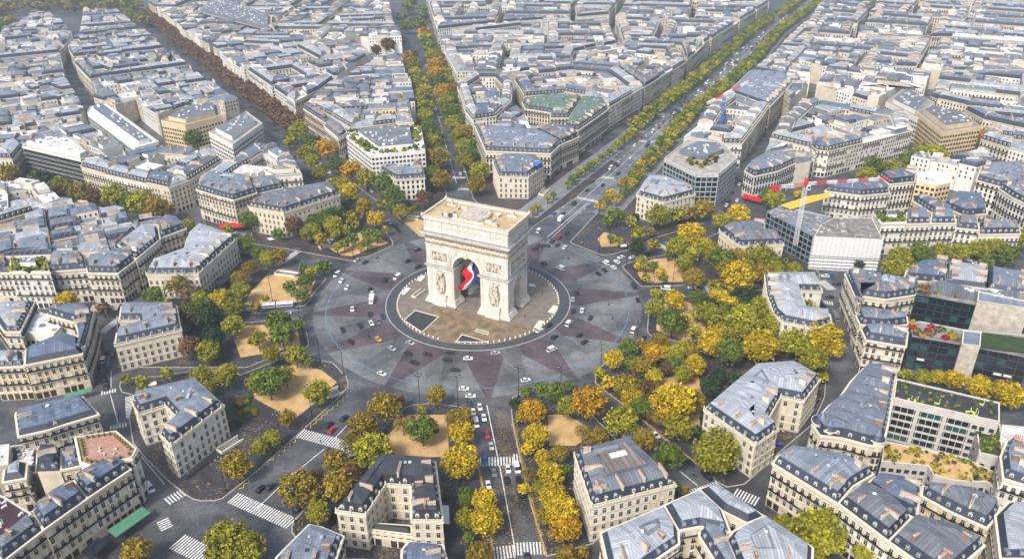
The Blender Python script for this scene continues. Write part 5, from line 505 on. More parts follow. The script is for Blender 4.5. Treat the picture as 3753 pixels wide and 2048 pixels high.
def build(H, st, poly, label, kw, idx):
    R_ = random.Random(100+idx); poly = offset(ccw(poly), .04) or ccw(poly); cx, cy = cen(poly); D = dist(cx, cy)
    near = D < 520
    wl = kw.get('wl'); wm = 'stone_'+wl if wl else 'stone_%d' % R_.randrange(5)
    if st.startswith('hotel'): wm = ['stone_0', 'stone_1', 'stone_4', 'stone_3'][idx % 4]
    if st == 'brick': wm = 'stone_tan'
    if st in ('steel', 'glassdark2'): wm = 'steel' if st == 'steel' else 'glass_black'
    if st == 'scaff': wm = 'sheeting'
    if st in ('teal',): wm = 'glass_teal'
    if st in ('glassdark', 'glassoff'): wm = 'glass_black' if st == 'glassdark' else 'concrete'
    if st in ('concrete', 'green', 'white'): wm = {'concrete': 'concrete', 'green': 'concrete', 'white': 'stone_white'}[st]
    if st in ('whiteglass', 'balcony', 'garden'): wm = 'stone_white'
    rt_ = root('building', (cx, cy, 0), label, 'building', rz=0); P_ = [(x-cx, y-cy) for x, y in poly]
    Lm = max(wall_frames(poly), key=lambda q: q[3]); fdir = math.atan2(Lm[2][1], Lm[2][0])
    b = MB(); b.prism(P_, 0, H, wm)
    if st == 'pent': wm = 'zinc_grey'
    classic = st in ('hotel', 'hotel_dark', 'hotel_pent', 'mans', 'zinc', 'brick', 'copper', 'terrace', 'terrace_pink', 'terrace_dark', 'low')
    fh = 3.15; g0 = 4.3
    if st.startswith('hotel'): fh = 3.6; g0 = 4.2
    nfl = max(1, int((H-g0+.5)/fh))
    if classic:
        for z0, z1, o_ in ((H-.75, H-.001, .42), (H-1.1, H-.75, .22), (g0-.5, g0-.15, .2)): b.prism(offset(P_, -o_), z0, z1, 'trim', top='trim', bottom=True)
        if st.startswith('hotel'): b.prism(offset(P_, -.18), g0+fh-.45, g0+fh-.2, 'trim', top='trim', bottom=True); b.prism(offset(P_, -.25), 0, .9, 'stone_grey', top='stone_grey')
        # balustrade posts above the cornice
    wins = []; bal = MB(); shopm = MB()
    for i, a, (ux, uy), L, vis in wall_frames(P_):
        mx, my = a[0]+ux*L/2+cx, a[1]+uy*L/2+cy
        vis = (CAMP[0]-mx)*uy-(CAMP[1]-my)*ux > 0; ang = math.atan2(uy, ux)
        if not vis or L < 1.6: continue
        nx, ny = uy, -ux
        def at(t, o_): return (a[0]+ux*t+nx*o_, a[1]+uy*t+ny*o_)
        def rect(t0, t1, z0, z1, o_, m):
            p0, p1 = at(t0, o_), at(t1, o_); b.face([(*p0, z0), (*p1, z0), (*p1, z1), (*p0, z1)], m)
        if classic and not kw.get('blank'):
            sp = 2.55 if not st.startswith('hotel') else 2.9; n = max(1, int(L/sp))
            for fl in range(-1, nfl):
                z = g0+.35+fl*fh if fl >= 0 else .9
                for k in range(n):
                    t = (k+.5)*L/n; ww, hh = (1.35, 2.35) if fl >= 0 else (1.5, 2.5)
                    kind = 'arched' if (st.startswith('hotel') and fl <= 0) else ('rail' if fl in (1, 3) and not st.startswith('hotel') else 'plain')
                    if st == 'hotel_pent' and fl > 0: kind = 'shutter'
                    if fl == -1 and not st.startswith('hotel'):
                        rect(t-sp*.42, t+sp*.42, .25, 3.2, .04, R_.choice(('shop', 'shop', 'glass', 'stone_party'))); continue
                    if st in ('mans', 'zinc') and idx % 4 == 1 and kind == 'plain': kind = 'shutter'
                    if R_.random() < .1 and kind != 'arched': kind = 'blind'
                    if near: wins.append((*at(t, .02), z, ang, ww, 1, hh, kind))
                    else: rect(t-ww/2, t+ww/2, z, z+hh, .06, 'glass')
            if not st.startswith('hotel'):
                for fl in (1, nfl-1):
                    if fl < 1 or fl >= nfl: continue
                    z = g0+.2+fl*fh; c = at(L/2, .4)
                    bal.box((c[0], c[1], z), (L, .8, .16), ang, 'trim'); c = at(L/2, .78); bal.box((c[0], c[1], z+.5), (L, .05, .8), ang, 'iron')
            else:   # balustrade
                c = at(L/2, .2); n2 = max(2, int(L/.9)); bal.box((c[0], c[1], H+.75), (L+.3, .3, .16), ang, 'trim')
                for k in range(n2): q = at((k+.5)*L/n2, .2); bal.box((q[0], q[1], H+.34), (.22, .2, .66), ang, 'trim')
                for k in range(int(L/5)+1): q = at(min(L, k*5.0), .2); bal.box((q[0], q[1], H+.6), (.5, .5, 1.2), ang, 'trim'); bal.blob((q[0], q[1], H+1.5), (.28, .28, .4), 'trim')
        elif st in ('modern', 'garden', 'concrete', 'green', 'whiteglass', 'balcony', 'flat'):
            n = max(1, int(L/2.6)); nf = int((H-1.5)/3.3)
            for fl in range(nf):
                z = 1.2+fl*3.3
                if st == 'balcony':
                    rect(.3, L-.3, z, z+2.3, .06, 'glass'); c = at(L/2, .7); b.box((c[0], c[1], z-.35), (L, 1.4, .2), ang, 'stone_white'); c = at(L/2, 1.35); b.box((c[0], c[1], z+.15), (L, .06, .8), ang, 'glass')
                elif st == 'whiteglass' and L > 35:
                    rect(.5, L-.5, z, z+3.1, .07, 'glass_teal'); c = at(L/2, .2); b.box((c[0], c[1], z-.08), (L-1, .2, .15), ang, 'window_white')
                elif st == 'concrete' and L > 12:
                    bays = max(2, int(L/8))
                    for q in range(bays): rect(L*q/bays+.7, L*(q+1)/bays-.7, z, z+2.2, .06, 'glass_teal' if (q+fl) % 5 == 0 else 'glass_black')
                    for q in range(bays*4): 
                        c = at(L*(q+.5)/bays/4, .1); b.box((c[0], c[1], z+1.1), (.12, .14, 2.2), ang, 'window_white')
                else:
                    for k in range(n):
                        t = (k+.5)*L/n; rect(t-.85, t+.85, z, z+1.7, .06, 'glass')
            if st == 'whiteglass' and L > 35:
                for k in range(int(L/3)): c = at(1.5+k*3, .2); b.box((c[0], c[1], H/2), (.12, .2, H-3), ang, 'window_white')
        elif st in ('glassdark', 'teal', 'glassoff', 'glassdark2', 'steel'):
            n = max(1, int(L/(3.2 if st != 'glassdark' else 3.6))); nf = int(H/3.4)
            fm = {'glassdark': 'zinc_dark', 'teal': 'glass_black', 'glassoff': 'zinc_light', 'glassdark2': 'steel', 'steel': 'steel'}[st]
            for fl in range(nf):
                z = .6+fl*3.4
                for k in range(n):
                    t0, t1 = k*L/n+.35, (k+1)*L/n-.35
                    gm = R_.choice(['glass_black', 'glass_black', 'glass_teal', 'glass']) if st != 'glassdark2' else 'glass_black'
                    if st == 'glassdark' and R_.random() < .05: rect(t0, t1, z+1.3, z+2.6, .09, 'blind')
                    rect(t0, t1, z, z+2.6, .06, gm)
                c = at(L/2, .15); b.box((c[0], c[1], z+2.9), (L, .3, .35), ang, fm)
            for k in range(n+1): c = at(min(L, k*L/n), .15); b.box((c[0], c[1], H/2), (.28, .34, H), ang, fm)
        elif st == 'scaff':
            for z in np.arange(2, H, 2.0): c = at(L/2, .5); b.box((c[0], c[1], z), (L+.8, .9, .12), ang, 'window_white')
            for k in range(int(L/2.4)+1): c = at(min(L, k*2.4), .95); b.box((c[0], c[1], H/2+.5), (.1, .1, H+1), ang, 'steel')
            for z in np.arange(H-9, H-1, 2.4):
                for k in range(int(L/2.4)):
                    if R_.random() < .5: rect(k*2.4+.6, k*2.4+1.9, z, z+.7, .03, 'glass')
            rect(.2, L-.2, H*.45, H-.6, .99, 'sheeting'); 
    wob = b.obj('wall', rt_, fdir)
    if bal.f: bal.obj('balustrade' if st.startswith('hotel') else 'balcony', rt_)
    if wins:
        R_.shuffle(wins); extra = MB()
        for k, (x, y, z, ang, sx, sy, sz, kind) in enumerate(wins):
            if k < 99: link('window', WIN[kind], rt_, MX(x, y, z, ang, sx, 1, sz))
            else:
                M_ = MX(x, y, z, ang, sx, 1, sz); q = [M_ @ Vector(p) for p in ((-.5,-.03,0),(.5,-.03,0),(.5,-.03,1),(-.5,-.03,1))]; extra.face(q, 'glass' if kind != 'blind' else 'blind')
                for s0 in (-.06, .0, .44): q = [M_ @ Vector(p) for p in ((s0-.03-.2,-.05,0),(s0+.03-.2,-.05,0),(s0+.03-.2,-.05,1),(s0-.03-.2,-.05,1))]; extra.face(q, 'window_white')
        if extra.f: tag(extra.obj('window', rt_), kind='stuff')
    # ---- roof
    rb = MB()
    if classic and not st.startswith('terrace') and st != 'low' or st == 'slatebox':
        top = ROOFM.get(st, 'zinc'); steep = 'slate'
        if st == 'hotel': top = ['zinc', 'zinc_light', 'zinc_grey', 'zinc'][idx % 4]
        if st == 'zinc': top = R_.choice(['zinc', 'zinc_light', 'zinc_blue']); 
        if kw.get('wl') == 'grey' and st == 'zinc': top = 'zinc_blue'
        if st == 'copper': top = 'copper'; steep = 'slate'
        if st == 'mans': top = R_.choice(['zinc_grey', 'zinc', 'zinc', 'zinc_blue'])
        if idx == 11: top = 'zinc_light'
        if idx in (12, 15, 16, 17): top = 'zinc_light'
        if idx == 2: top = 'zinc_grey'
        if st == 'hotel_dark': steep = 'slate_black'
        rise1 = 3.4 if st != 'zinc' else 2.2; in1 = 1.35 if st != 'zinc' else 1.6
        p0, _ = off_ok(P_, .3); p1, d1 = off_ok(p0, in1); p2, d2 = off_ok(p1, 3.6)
        rb.prism(p0, H, H+rise1, steep, poly2=p1)
        lip = offset(p1, -.18)
        if lip: rb.prism(lip, H+rise1-.22, H+rise1+.02, top, top=top, bottom=True)
        zr = H+rise1+max(.4, d2*.32); rb.prism(p1, H+rise1+.03, zr, top, poly2=p2, top=top)
        if st == 'hotel_pent':
            q, _ = off_ok(p1, 5.0); rb.prism(q, zr-.3, zr+1.7, 'zinc_grey', top='zinc_brown'); q2, _ = off_ok(q, 2.5); zr2 = zr+1.7
            cq = cen(q); rb.box((cq[0], cq[1]+1, zr2+.25), (6, 2.2, .5), fdir, 'skylight'); rb.box((cq[0]-4, cq[1]+3, zr2+.6), (9, 1.6, 1.2), fdir, 'steel')
        if st != 'hotel_pent':
            for q in split_poly(p2, 70, R_):
                q = ccw(q); q1, dq = off_ok(offset(q, .12) or q, 3.2)
                if dq > .5: rb.prism(offset(q, .12) or q, zr-.02, zr+dq*.3, top if R_.random() < .75 else R_.choice(['zinc', 'zinc_grey', 'zinc_light']), poly2=q1, top=top)
        clutter(rb, p2, zr+.3, int(abs(area(p2))/45)+2, R_, ('skylight', 'zinc_light', 'slate', 'concrete', 'zinc_grey'), .55)
        roof = rb.obj('roof', rt_, fdir)
        # dormers and chimneys
        nd = 0
        for i, a, (ux, uy), L, vis in wall_frames(p0):
            mx, my = a[0]+ux*L/2+cx, a[1]+uy*L/2+cy
            if (CAMP[0]-mx)*uy-(CAMP[1]-my)*ux <= -50 or L < 3: continue
            if (CAMP[0]-mx)*uy-(CAMP[1]-my)*ux <= 0 and L < 8: continue
            n = max(1, int(L/3.1)); dk = 'round' if st == 'hotel_dark' or idx in (20, 68) else ('zinc' if R_.random() < .65 else 'stone')
            if st == 'zinc' and R_.random() < .4: continue
            for k in range(n):
                if nd >= 95 or R_.random() < .08: continue
                nd += 1; t = (k+.5)*L/n; x, y = a[0]+ux*t-uy*.35, a[1]+uy*t+ux*.35
                link('dormer', DOR[dk], roof, MX(x, y, H+.45, math.atan2(uy, ux), .85, .85, .95 if st != 'zinc' else .75))
            m = max(1, int(L/7.5))
            if L > 9:
                for k in range(m):
                    t = (k+.5)*L/m+R_.uniform(-1, 1); dd = R_.uniform(2.6, 3.4); x, y = a[0]+ux*t-uy*dd, a[1]+uy*t+ux*dd
                    if not inside((x, y), P_): continue
                    link('chimney', R_.choice(CHM), roof, MX(x, y, H+rise1-.2, math.atan2(uy, ux)+math.pi/2, 1, 1, 1.15))
        if kw.get('turret'):
            for (tx, ty), r in (((128.7,-129.8), 3.2), ((130.0,-133.7), 2.6), ((144.9,-140.1), 2.4)):
                tm = MB(); tm.cyl((tx-cx, ty-cy), r, 0, H+1.5, wm, 16); tm.cyl((tx-cx, ty-cy), r+.5, H+1.2, H+1.7, 'trim', 16)
                tm.cyl((tx-cx, ty-cy), r+.3, H+1.7, H+3.4, 'slate', 16, r*.55); tm.cyl((tx-cx, ty-cy), r*.55, H+3.4, H+5.6, 'zinc_blue', 16, .08)
                for fl in range(nfl):
                    for k in range(6):
                        t = -2.6+k*.65; c = (tx-cx+(r+.02)*math.cos(t), ty-cy+(r+.02)*math.sin(t)); tm.box((c[0], c[1], g0+1.4+fl*fh), (.12, 1.0, 2), t, 'glass')
                tm.obj('turret', rt_)
    else:
        p0, _ = off_ok(P_, .45); fm = dict(terrace='roof_gravel', terrace_pink='pink_tile', terrace_dark='purple_tile', concrete='roof_black', green='grass', teal='roof_gravel', glassdark='roof_gravel', scaff='roof_gravel', steel='steel',
            garden='roof_white', glassoff='roof_gravel', white='roof_white', whiteglass='roof_white', balcony='roof_gravel', modern='roof_gravel', flat='roof_white', flatdark='roof_black', low='slate_black', glassdark2='roof_gravel', slatebox='slate', pent='zinc').get(st, 'roof_gravel')
        if st == 'green': fm = 'gravel' if idx == 28 else 'grass'
        H0 = H; H = H+.65 if classic else H; rb.face([(x, y, H-.6) for x, y in p0], fm); n = len(P_)
        if classic: rb.prism(P_, H0, H, wm)
        for i in range(n):
            j = (i+1) % n; rb.face([(*P_[i], H), (*P_[j], H), (*p0[j], H), (*p0[i], H)], 'trim' if st not in ('glassdark', 'teal', 'steel') else 'steel'); rb.face([(*p0[i], H), (*p0[j], H), (*p0[j], H-.6), (*p0[i], H-.6)], 'concrete')
        pr = cen(p0)
        if st == 'slatebox':
            for k in range(3): rb.box((pr[0], pr[1]-3.5+3.2*k, H-.5), (2.6, 1.4, .3), fdir, 'skylight')
        if st in ('flatdark',): clutter(rb, p0, H-.6, 34, R_, ('roof_white', 'roof_white', 'concrete'))
        elif st in ('modern', 'balcony', 'garden', 'whiteglass', 'teal', 'glassoff', 'glassdark2', 'terrace', 'flat', 'white'):
            q, dd = off_ok(p0, 4.5 if st != 'garden' else 8)
            if st == 'glassoff': q = [(x*.8+2, y*.5+9) for x, y in q]
            if dd > 1.5 and st not in ('white', 'flat'): rb.prism(q, H-.6, H+2.6, wm if st not in ('teal', 'glassoff', 'glassdark2') else 'zinc_grey', top='zinc_grey' if st != 'balcony' else 'roof_white'); clutter(rb, q, H+2.6, int(abs(area(q))/35)+2, R_)
            else: clutter(rb, p0, H-.6, int(abs(area(p0))/45)+2, R_)
        if st == 'low': q, _ = off_ok(p0, 2); rb.prism(p0, H-.5, H+1, 'slate_black', poly2=q, top='slate_black')
        if st == 'scaff' or st == 'steel':
            for k in range(60):
                i = R_.randrange(n); x, y = p0[i][0]*R_.random(), p0[i][1]*R_.random(); rb.box((x, y, H+R_.uniform(-.3, 1.8)), (R_.uniform(1, 6), .15, .12), fdir+R_.choice((0, 1.57)), R_.choice(('steel', 'window_white', 'steel')))
            for k in range(26):
                i = R_.randrange(n); x, y = p0[i][0]*R_.random(), p0[i][1]*R_.random(); rb.box((x, y, H-.2), (R_.uniform(.5, 2), R_.uniform(.5, 1.5), .6), fdir, R_.choice(('plaster', 'roof_white', 'brick', 'stone_tan')))
        roof = rb.obj('roof', rt_, fdir)
        if st in ('green',): shrubs('planting', p0, H-.4, int(abs(area(p0))/4), R_, ['g', 'r', 'y', 'g', 'd'], rt_, .4, 1.1)
        if st in ('terrace', 'garden', 'glassoff', 'teal', 'glassdark'):
            ring = [p for p in p0]
            if st == 'glassoff': q_, _ = off_ok(p0, 9); c_ = cen(q_); ring = [(c_[0]+(p[0]-c_[0])*.9-2, c_[1]+(p[1]-c_[1])*.6-8) for p in q_]
            if st in ('teal', 'glassdark'):
                xm = min(p[0] for p in p0)+(max(p[0] for p in p0)-min(p[0] for p in p0))*(.5 if st == 'teal' else .45); ring = [(min(p[0], xm), p[1]*(1 if p[0] < xm else .2)) for p in p0]
            shrubs('planting', ring, H-.2, int(abs(area(ring))/(9 if st != 'terrace' else 4)), R_, {'teal': ['red','Y','g','R','d'], 'glassdark': ['red','g','R','y','O'], 'glassoff': ['d','O','g','d']}.get(st, ['g','d','g','y']), rt_, .6, 1.7)
        if st == 'terrace_pink':
            i_, _ = off_ok(p0, 1.2)
            pl = MB()
            for i, a, (ux, uy), L, vis in wall_frames(i_):
                for k in range(int(L/1.9)): pl.cyl((a[0]+ux*(k+.5)*1.9, a[1]+uy*(k+.5)*1.9), .38, H-.6, H-.05, 'pot', 8, .48)
            pl.obj('flower_pot', rt_); q = MB()
            bz = MB()
            for i, a, (ux, uy), L, vis in wall_frames(i_):
                for k in range(int(L/1.9)): bz.blob((a[0]+ux*(k+.5)*1.9, a[1]+uy*(k+.5)*1.9, H+.35), (.55, .55, .55), 'leaf_g', 0, 8, 6)
            o = bz.obj('bush', rt_); tone(o.data, R_)
            for k in range(6): q.box((R_.uniform(-4, 4), R_.uniform(-3, 3), H-.3), (1.1, .7, .5), R_.random()*3, 'plaster')
            q.obj('furniture', rt_)
        if st in ('concrete', 'terrace_dark'):
            q = MB()
            for k in range(7):
                c = p0[R_.randrange(n)]; t = R_.uniform(.3, .8); q.box((c[0]*t, c[1]*t, H-.35), (1.6, .7, .35), R_.random()*3, 'lime' if st == 'concrete' else 'window_white'); q.cyl((c[0]*t+1, c[1]*t, ), .1, H-.5, H+1.6, 'window_white', 5)
            q.obj('lounger', rt_)
        if st == 'concrete': 
            e = [p for p in p0]; top_e = sorted(e, key=lambda p: -p[1])[:3]; 
            shrubs('planting', [(p[0]*.98, p[1]*.98) for p in p0 if 1], H-.5, 60, R_, ['g', 'y', 'd'], rt_, .3, .7)
    return rt_
FOOT = []
for i, (H, st, poly, label, kw) in enumerate(BL):
    build(H, st, poly, label, kw, i); FOOT.append(ccw(poly))
# ---------------------------------------------------------------- blocks of attached houses filled from their outlines
def row_house(a, b, c, d, H, R_, far, D, RS):
    """attached house: a-b street eave, d-c court eave. returns wall MB, roof MB, chimney MB list"""
    A, B_, C_, D_ = [Vector(q) for q in (a, b, c, d)]
    wm = RS.choice(['stone_0','stone_1','stone_2','stone_3','stone_4','stone_3','stone_white','stone_white','stone_1'])
    wb = MB(); rb = MB(); ch = []
    r = RS.random(); kind = 'mans' if r < .66 else ('flat' if r < .8 else 'zinc')
    def pt(s, t): return (A*(1-s)+B_*s)*(1-t)+(D_*(1-s)+C_*s)*t
    quad = [tuple(q) for q in (A, B_, C_, D_)]; wb.prism(quad, 0, H, wm)
    dep = ((D_-A).length+(C_-B_).length)/2; L = (B_-A).length
    for (p, q) in ((A, B_), (C_, D_)):
        e = q-p; l_ = e.length
        if l_ < 3: continue
        e = e/l_; nrm = Vector((e.y, -e.x)); m_ = (p+q)/2
        if (Vector(CAMP[:2])-m_).dot(nrm) < 0: continue
        n = max(1, int(l_/2.6)); nf = int((H-4)/3.1); ang = math.atan2(e.y, e.x)
        cont = R_.random() < .6
        for fl in range(-1, nf):
            z = 4.5+fl*3.1 if fl >= 0 else .5
            hh = 2.1 if fl >= 0 else 2.8
            for k in range(n):
                t = (k+.5)*l_/n; w2 = .58 if fl >= 0 else .95; o = p+e*(t-w2)+nrm*.05; o2 = p+e*(t+w2)+nrm*.05
                wb.face([(*o, z), (*o2, z), (*o2, z+hh), (*o, z+hh)], 'glass' if R_.random() > .12 else 'blind')
                if D < 620 and fl >= 0:
                    o = p+e*(t-.05)+nrm*.07; o2 = p+e*(t+.05)+nrm*.07; wb.face([(*o, z), (*o2, z), (*o2, z+hh), (*o, z+hh)], 'window_white')
            if fl in (1, nf-1) and cont: c_ = m_+nrm*.45; wb.box((c_.x, c_.y, z-.15), (l_, .9, .14), ang, 'trim'); c_ = m_+nrm*.85; wb.box((c_.x, c_.y, z+.25), (l_, .05, .75), ang, 'iron')
        c_ = m_+nrm*.15; wb.box((c_.x, c_.y, H-.3), (l_, .6, .5), ang, 'trim')
    z0 = H
    if kind == 'flat':
        rb.face([(*pt(s, t), H-.02) for s, t in ((0,0),(1,0),(1,1),(0,1))], R_.choice(['roof_gravel','roof_white','roof_white','zinc_light','zinc']))
        if R_.random() < .6:
            q = [tuple(pt(s, t)) for s, t in ((.12,.2),(.88,.2),(.88,.8),(.12,.8))]; rb.prism(q, H-.1, H+2.8, R_.choice(['stone_white', wm, 'zinc']), top=R_.choice(['roof_gravel','zinc','roof_white'])); z0 = H+2.8
        clutter(rb, [tuple(pt(s, t)) for s, t in ((.1,.15),(.9,.15),(.9,.85),(.1,.85))], z0, R_.randint(2, 6), R_)
    else:
        st = 3.2 if kind == 'mans' else 1.2; f1 = min(.3, 1.3/dep) if kind == 'mans' else min(.2, .8/dep); top = RS.choice(['zinc','zinc_light','zinc_blue','zinc_light','zinc_grey','zinc_light','zinc']); sm = 'slate' if kind == 'mans' else top
        pr = [(0.015, H), (f1, H+st), (.5, H+st+1.3), (1-f1, H+st), (.985, H)]
        for k in range(4):
            (t0, za), (t1, zb) = pr[k], pr[k+1]
            rb.face([(*pt(0, t0), za), (*pt(1, t0), za), (*pt(1, t1), zb), (*pt(0, t1), zb)], sm if k in (0, 3) else top)
        for s in (0, 1):
            f = [(*pt(s, t), z) for t, z in pr]; rb.face(f if s else f[::-1], 'stone_party')
        if R_.random() < .8:      # raised party wall
            th = .45/max(4, L); pm_ = R_.choice(('stone_party', 'stone_3', 'plaster', 'stone_white')); up_ = [(t, z+.75) for t, z in pr]; up_ = [(max(.06, min(.94, t)), z) for t, z in up_]
            F0 = [(*pt(0, t), z) for t, z in up_]; F1 = [(*pt(th, t), z) for t, z in up_]; B0 = [(*pt(0, t), H) for t in (.94, .06)]; B1 = [(*pt(th, t), H) for t in (.94, .06)]
            rb.face((F0+B0)[::-1], pm_); rb.face(F1+B1, pm_)
            for k in range(4): rb.face([F0[k], F1[k], F1[k+1], F0[k+1]], 'stone_party')
        for sgn, t0 in ((0, .02), (1, .98)):
            p, q = (pt(0, t0), pt(1, t0)) if not sgn else (pt(1, t0), pt(0, t0)); e = (q-p); l_ = e.length; e /= l_; nrm = Vector((e.y, -e.x))
            if (Vector(CAMP[:2])-(p+q)/2).dot(nrm) < 0 or kind != 'mans': continue
            n = max(1, int(l_/3.0))
            for k in range(n):
                c_ = p+e*((k+.5)*l_/n)-nrm*.9; ang = math.atan2(e.y, e.x)
                rb.box((c_.x, c_.y, H+1.35), (1.3, 1.6, 1.9), ang, 'zinc' if far else 'trim', bottom=False); c_ = c_+nrm*.83
                o, o2 = c_-e*.42, c_+e*.42; rb.face([(*o, H+.7), (*o2, H+.7), (*o2, H+2.05), (*o, H+2.05)], 'glass')
        for k in range(R_.randint(1, 4)):
            s, t = R_.uniform(.1, .9), R_.uniform(.2, .45); c_ = pt(s, t); z = H+st+(t-f1)/(.5-f1)*1.3; rb.box((c_.x, c_.y, z+.08), (.9, 1.2, .25), 0, R_.choice(['skylight','skylight','slate']), bottom=False)
        z0 = H+st
        for s in (0, 1) if R_.random() < .35 else (R_.choice((0, 1)),):
            s2 = .02 if s == 0 else .98; p, q = pt(s2, .22), pt(s2, .78); e = q-p; ang = math.atan2(e.y, e.x); cb = MB(); m_ = (p+q)/2; hh = R_.uniform(1.6, 3)
            cb.box((m_.x, m_.y, z0+hh/2-.4), (e.length, .55, hh+.8), ang, R_.choice(['plaster','stone_party','stone_party','stone_white'])); n = int(e.length/.7)
            for k in range(n):
                if R_.random() < .75: c_ = p+e*((k+.5)/n); cb.cyl((c_.x, c_.y), .17, z0+hh, z0+hh+.7, 'pot', 4 if far else 5, .12)
            ch.append(cb)
    return wb, rb, ch
def cell_house(p, H, R_, far, D):
    wb = MB(); rb = MB(); ch = []; wm = R_.choice(['stone_white','stone_3','stone_party','stone_1','stone_0','stone_white'])
    wb.prism(p, 0, H, wm)
    for i, a, (ux, uy), L, vis in wall_frames(p):
        if not vis or L < 4 or R_.random() < .35: continue
        n = int(L/2.7); nf = int((H-1)/3.1)
        for fl in range(max(0, nf-3), nf):
            for k in range(n):
                if R_.random() < .2: continue
                t = (k+.5)*L/n; z = 1.0+fl*3.1+(H-1-nf*3.1); o = (a[0]+ux*(t-.5)+uy*.05, a[1]+uy*(t-.5)-ux*.05); o2 = (a[0]+ux*(t+.5)+uy*.05, a[1]+uy*(t+.5)-ux*.05); wb.face([(*o, z), (*o2, z), (*o2, z+1.7), (*o, z+1.7)], 'glass')
    r = R_.random(); p0, _ = off_ok(p, .1)
    if r < .4:
        rb.face([(x, y, H-.02) for x, y in p0], R_.choice(['roof_gravel','zinc_light','zinc','roof_white','roof_white'])); clutter(rb, p0, H-.02, R_.randint(1, 5), R_)
        if R_.random() < .4: q, dd = off_ok(p0, 2.2); rb.prism(q, H-.1, H+2.7, wm, top='zinc'); clutter(rb, q, H+2.7, 1, R_)
    elif r < .7:
        q, dd = off_ok(p0, 4); t = R_.choice(['zinc','zinc_light','zinc_blue','zinc_grey']); rb.prism(p0, H, H+max(.6, dd*.45), t, poly2=q, top=t)
    else:
        q, dd = off_ok(p0, 1.2); q2, d2 = off_ok(q, 3.5); rb.prism(p0, H, H+2.8, 'slate', poly2=q); t = R_.choice(['zinc','zinc_light','zinc_grey']); rb.prism(q, H+2.8, H+2.8+max(.3, d2*.3), t, poly2=q2, top=t)
        for i, a, (ux, uy), L, vis in wall_frames(p0):
            if vis and L > 4:
                for k in range(int(L/3)): c = (a[0]+ux*(k+.5)*3-uy*.9, a[1]+uy*(k+.5)*3+ux*.9); rb.box((c[0], c[1], H+1.3), (1.2, 1.4, 1.8), math.atan2(uy, ux), 'zinc', bottom=False); c = (c[0]+uy*.73, c[1]-ux*.73); rb.face([(c[0]-ux*.4, c[1]-uy*.4, H+.7), (c[0]+ux*.4, c[1]+uy*.4, H+.7), (c[0]+ux*.4, c[1]+uy*.4, H+1.9), (c[0]-ux*.4, c[1]-uy*.4, H+1.9)], 'glass')
    if R_.random() < .7:
        L = max(wall_frames(p), key=lambda q: q[3]); a, (ux, uy) = L[1], L[2]; l_ = L[3]*.5; cb = MB(); c = (a[0]+ux*L[3]*.5-uy*.4, a[1]+uy*L[3]*.5+ux*.4); hh = R_.uniform(1.5, 4)
        cb.box((c[0], c[1], H+hh/2), (l_, .5, hh), math.atan2(uy, ux), R_.choice(['stone_white','plaster','stone_party'])); n = int(l_/.7)
        for k in range(n): cb.cyl((c[0]+ux*(k-n/2)*.65, c[1]+uy*(k-n/2)*.65), .16, H+hh, H+hh+.6, 'pot', 4, .12)
        ch.append(cb)
    return wb, rb, ch
HOUSES = []
FI2 = []
for bi, (H, poly, nm) in enumerate(FI):      # big blocks are cut by narrow streets
    poly = ccw(poly)
    if abs(area(poly)) > 13000:
        for q in split_poly(poly, 8500, random.Random(900+bi)):
            q2 = offset(ccw(q), 4.2)
            if q2 and abs(area(q2)) > 900: FI2.append((H, q2, bi))
            else: FI2.append((H, q, bi))
    else: FI2.append((H, poly, bi))
for ki, (H, poly, bi) in enumerate(FI2):
    R_ = random.Random(500+ki); poly = ccw(poly); n = len(poly)
    inner, dd = off_ok(poly, 12.5)
    quads = []
    if dd > 8:
        for i in range(n):
            j = (i+1) % n; a, b_, c, d = poly[i], poly[j], inner[j], inner[i]; L = math.hypot(b_[0]-a[0], b_[1]-a[1]); m = max(1, round(L/R_.uniform(17, 25))); run = 0
            for k in range(m):
                s0, s1 = k/m, (k+1)/m; lp = lambda p, q, s: (p[0]+(q[0]-p[0])*s, p[1]+(q[1]-p[1])*s)
                
                if run <= 0: run = R_.choice((1, 2, 3, 4)); rs = R_.random(); rh = H+R_.uniform(-1.0, 1.2)
                run -= 1; quads.append((lp(a, b_, s0), lp(a, b_, s1), lp(d, c, s1), lp(d, c, s0), rh, rs))
        q, d3 = off_ok(inner, .3)
        # the court: low ground, houses on most of it
        cells = split_poly(inner, 300, R_)
    else: cells = split_poly(poly, 240, R_)
    for q in quads:
        c = cen(q[:4]); HOUSES.append(dict(t='row', q=q, c=c, bi=bi, seed=R_.random()))
    for p in cells:
        if R_.random() < (.22 if dd > 8 else .06): continue
        q = offset(p, .15) or p
        if abs(area(q)) < 25: continue
        c = cen(q); HOUSES.append(dict(t='cell', p=q, H=H+R_.choice((-9, -5, -3, -1, 0, .5, 1)) if dd > 8 else H+R_.uniform(-1.5, 1.5), c=c, bi=bi, seed=R_.random()))
def clash(h):
    c = h['c']; pts = [c]+([((c[0]+p[0])/2, (c[1]+p[1])/2) for p in (h['q'][:4] if h['t'] == 'row' else h['p'])])
    return sum(inside(p, f) for p in pts for f in FOOT) >= 2
HOUSES = [h for h in HOUSES if not clash(h)]
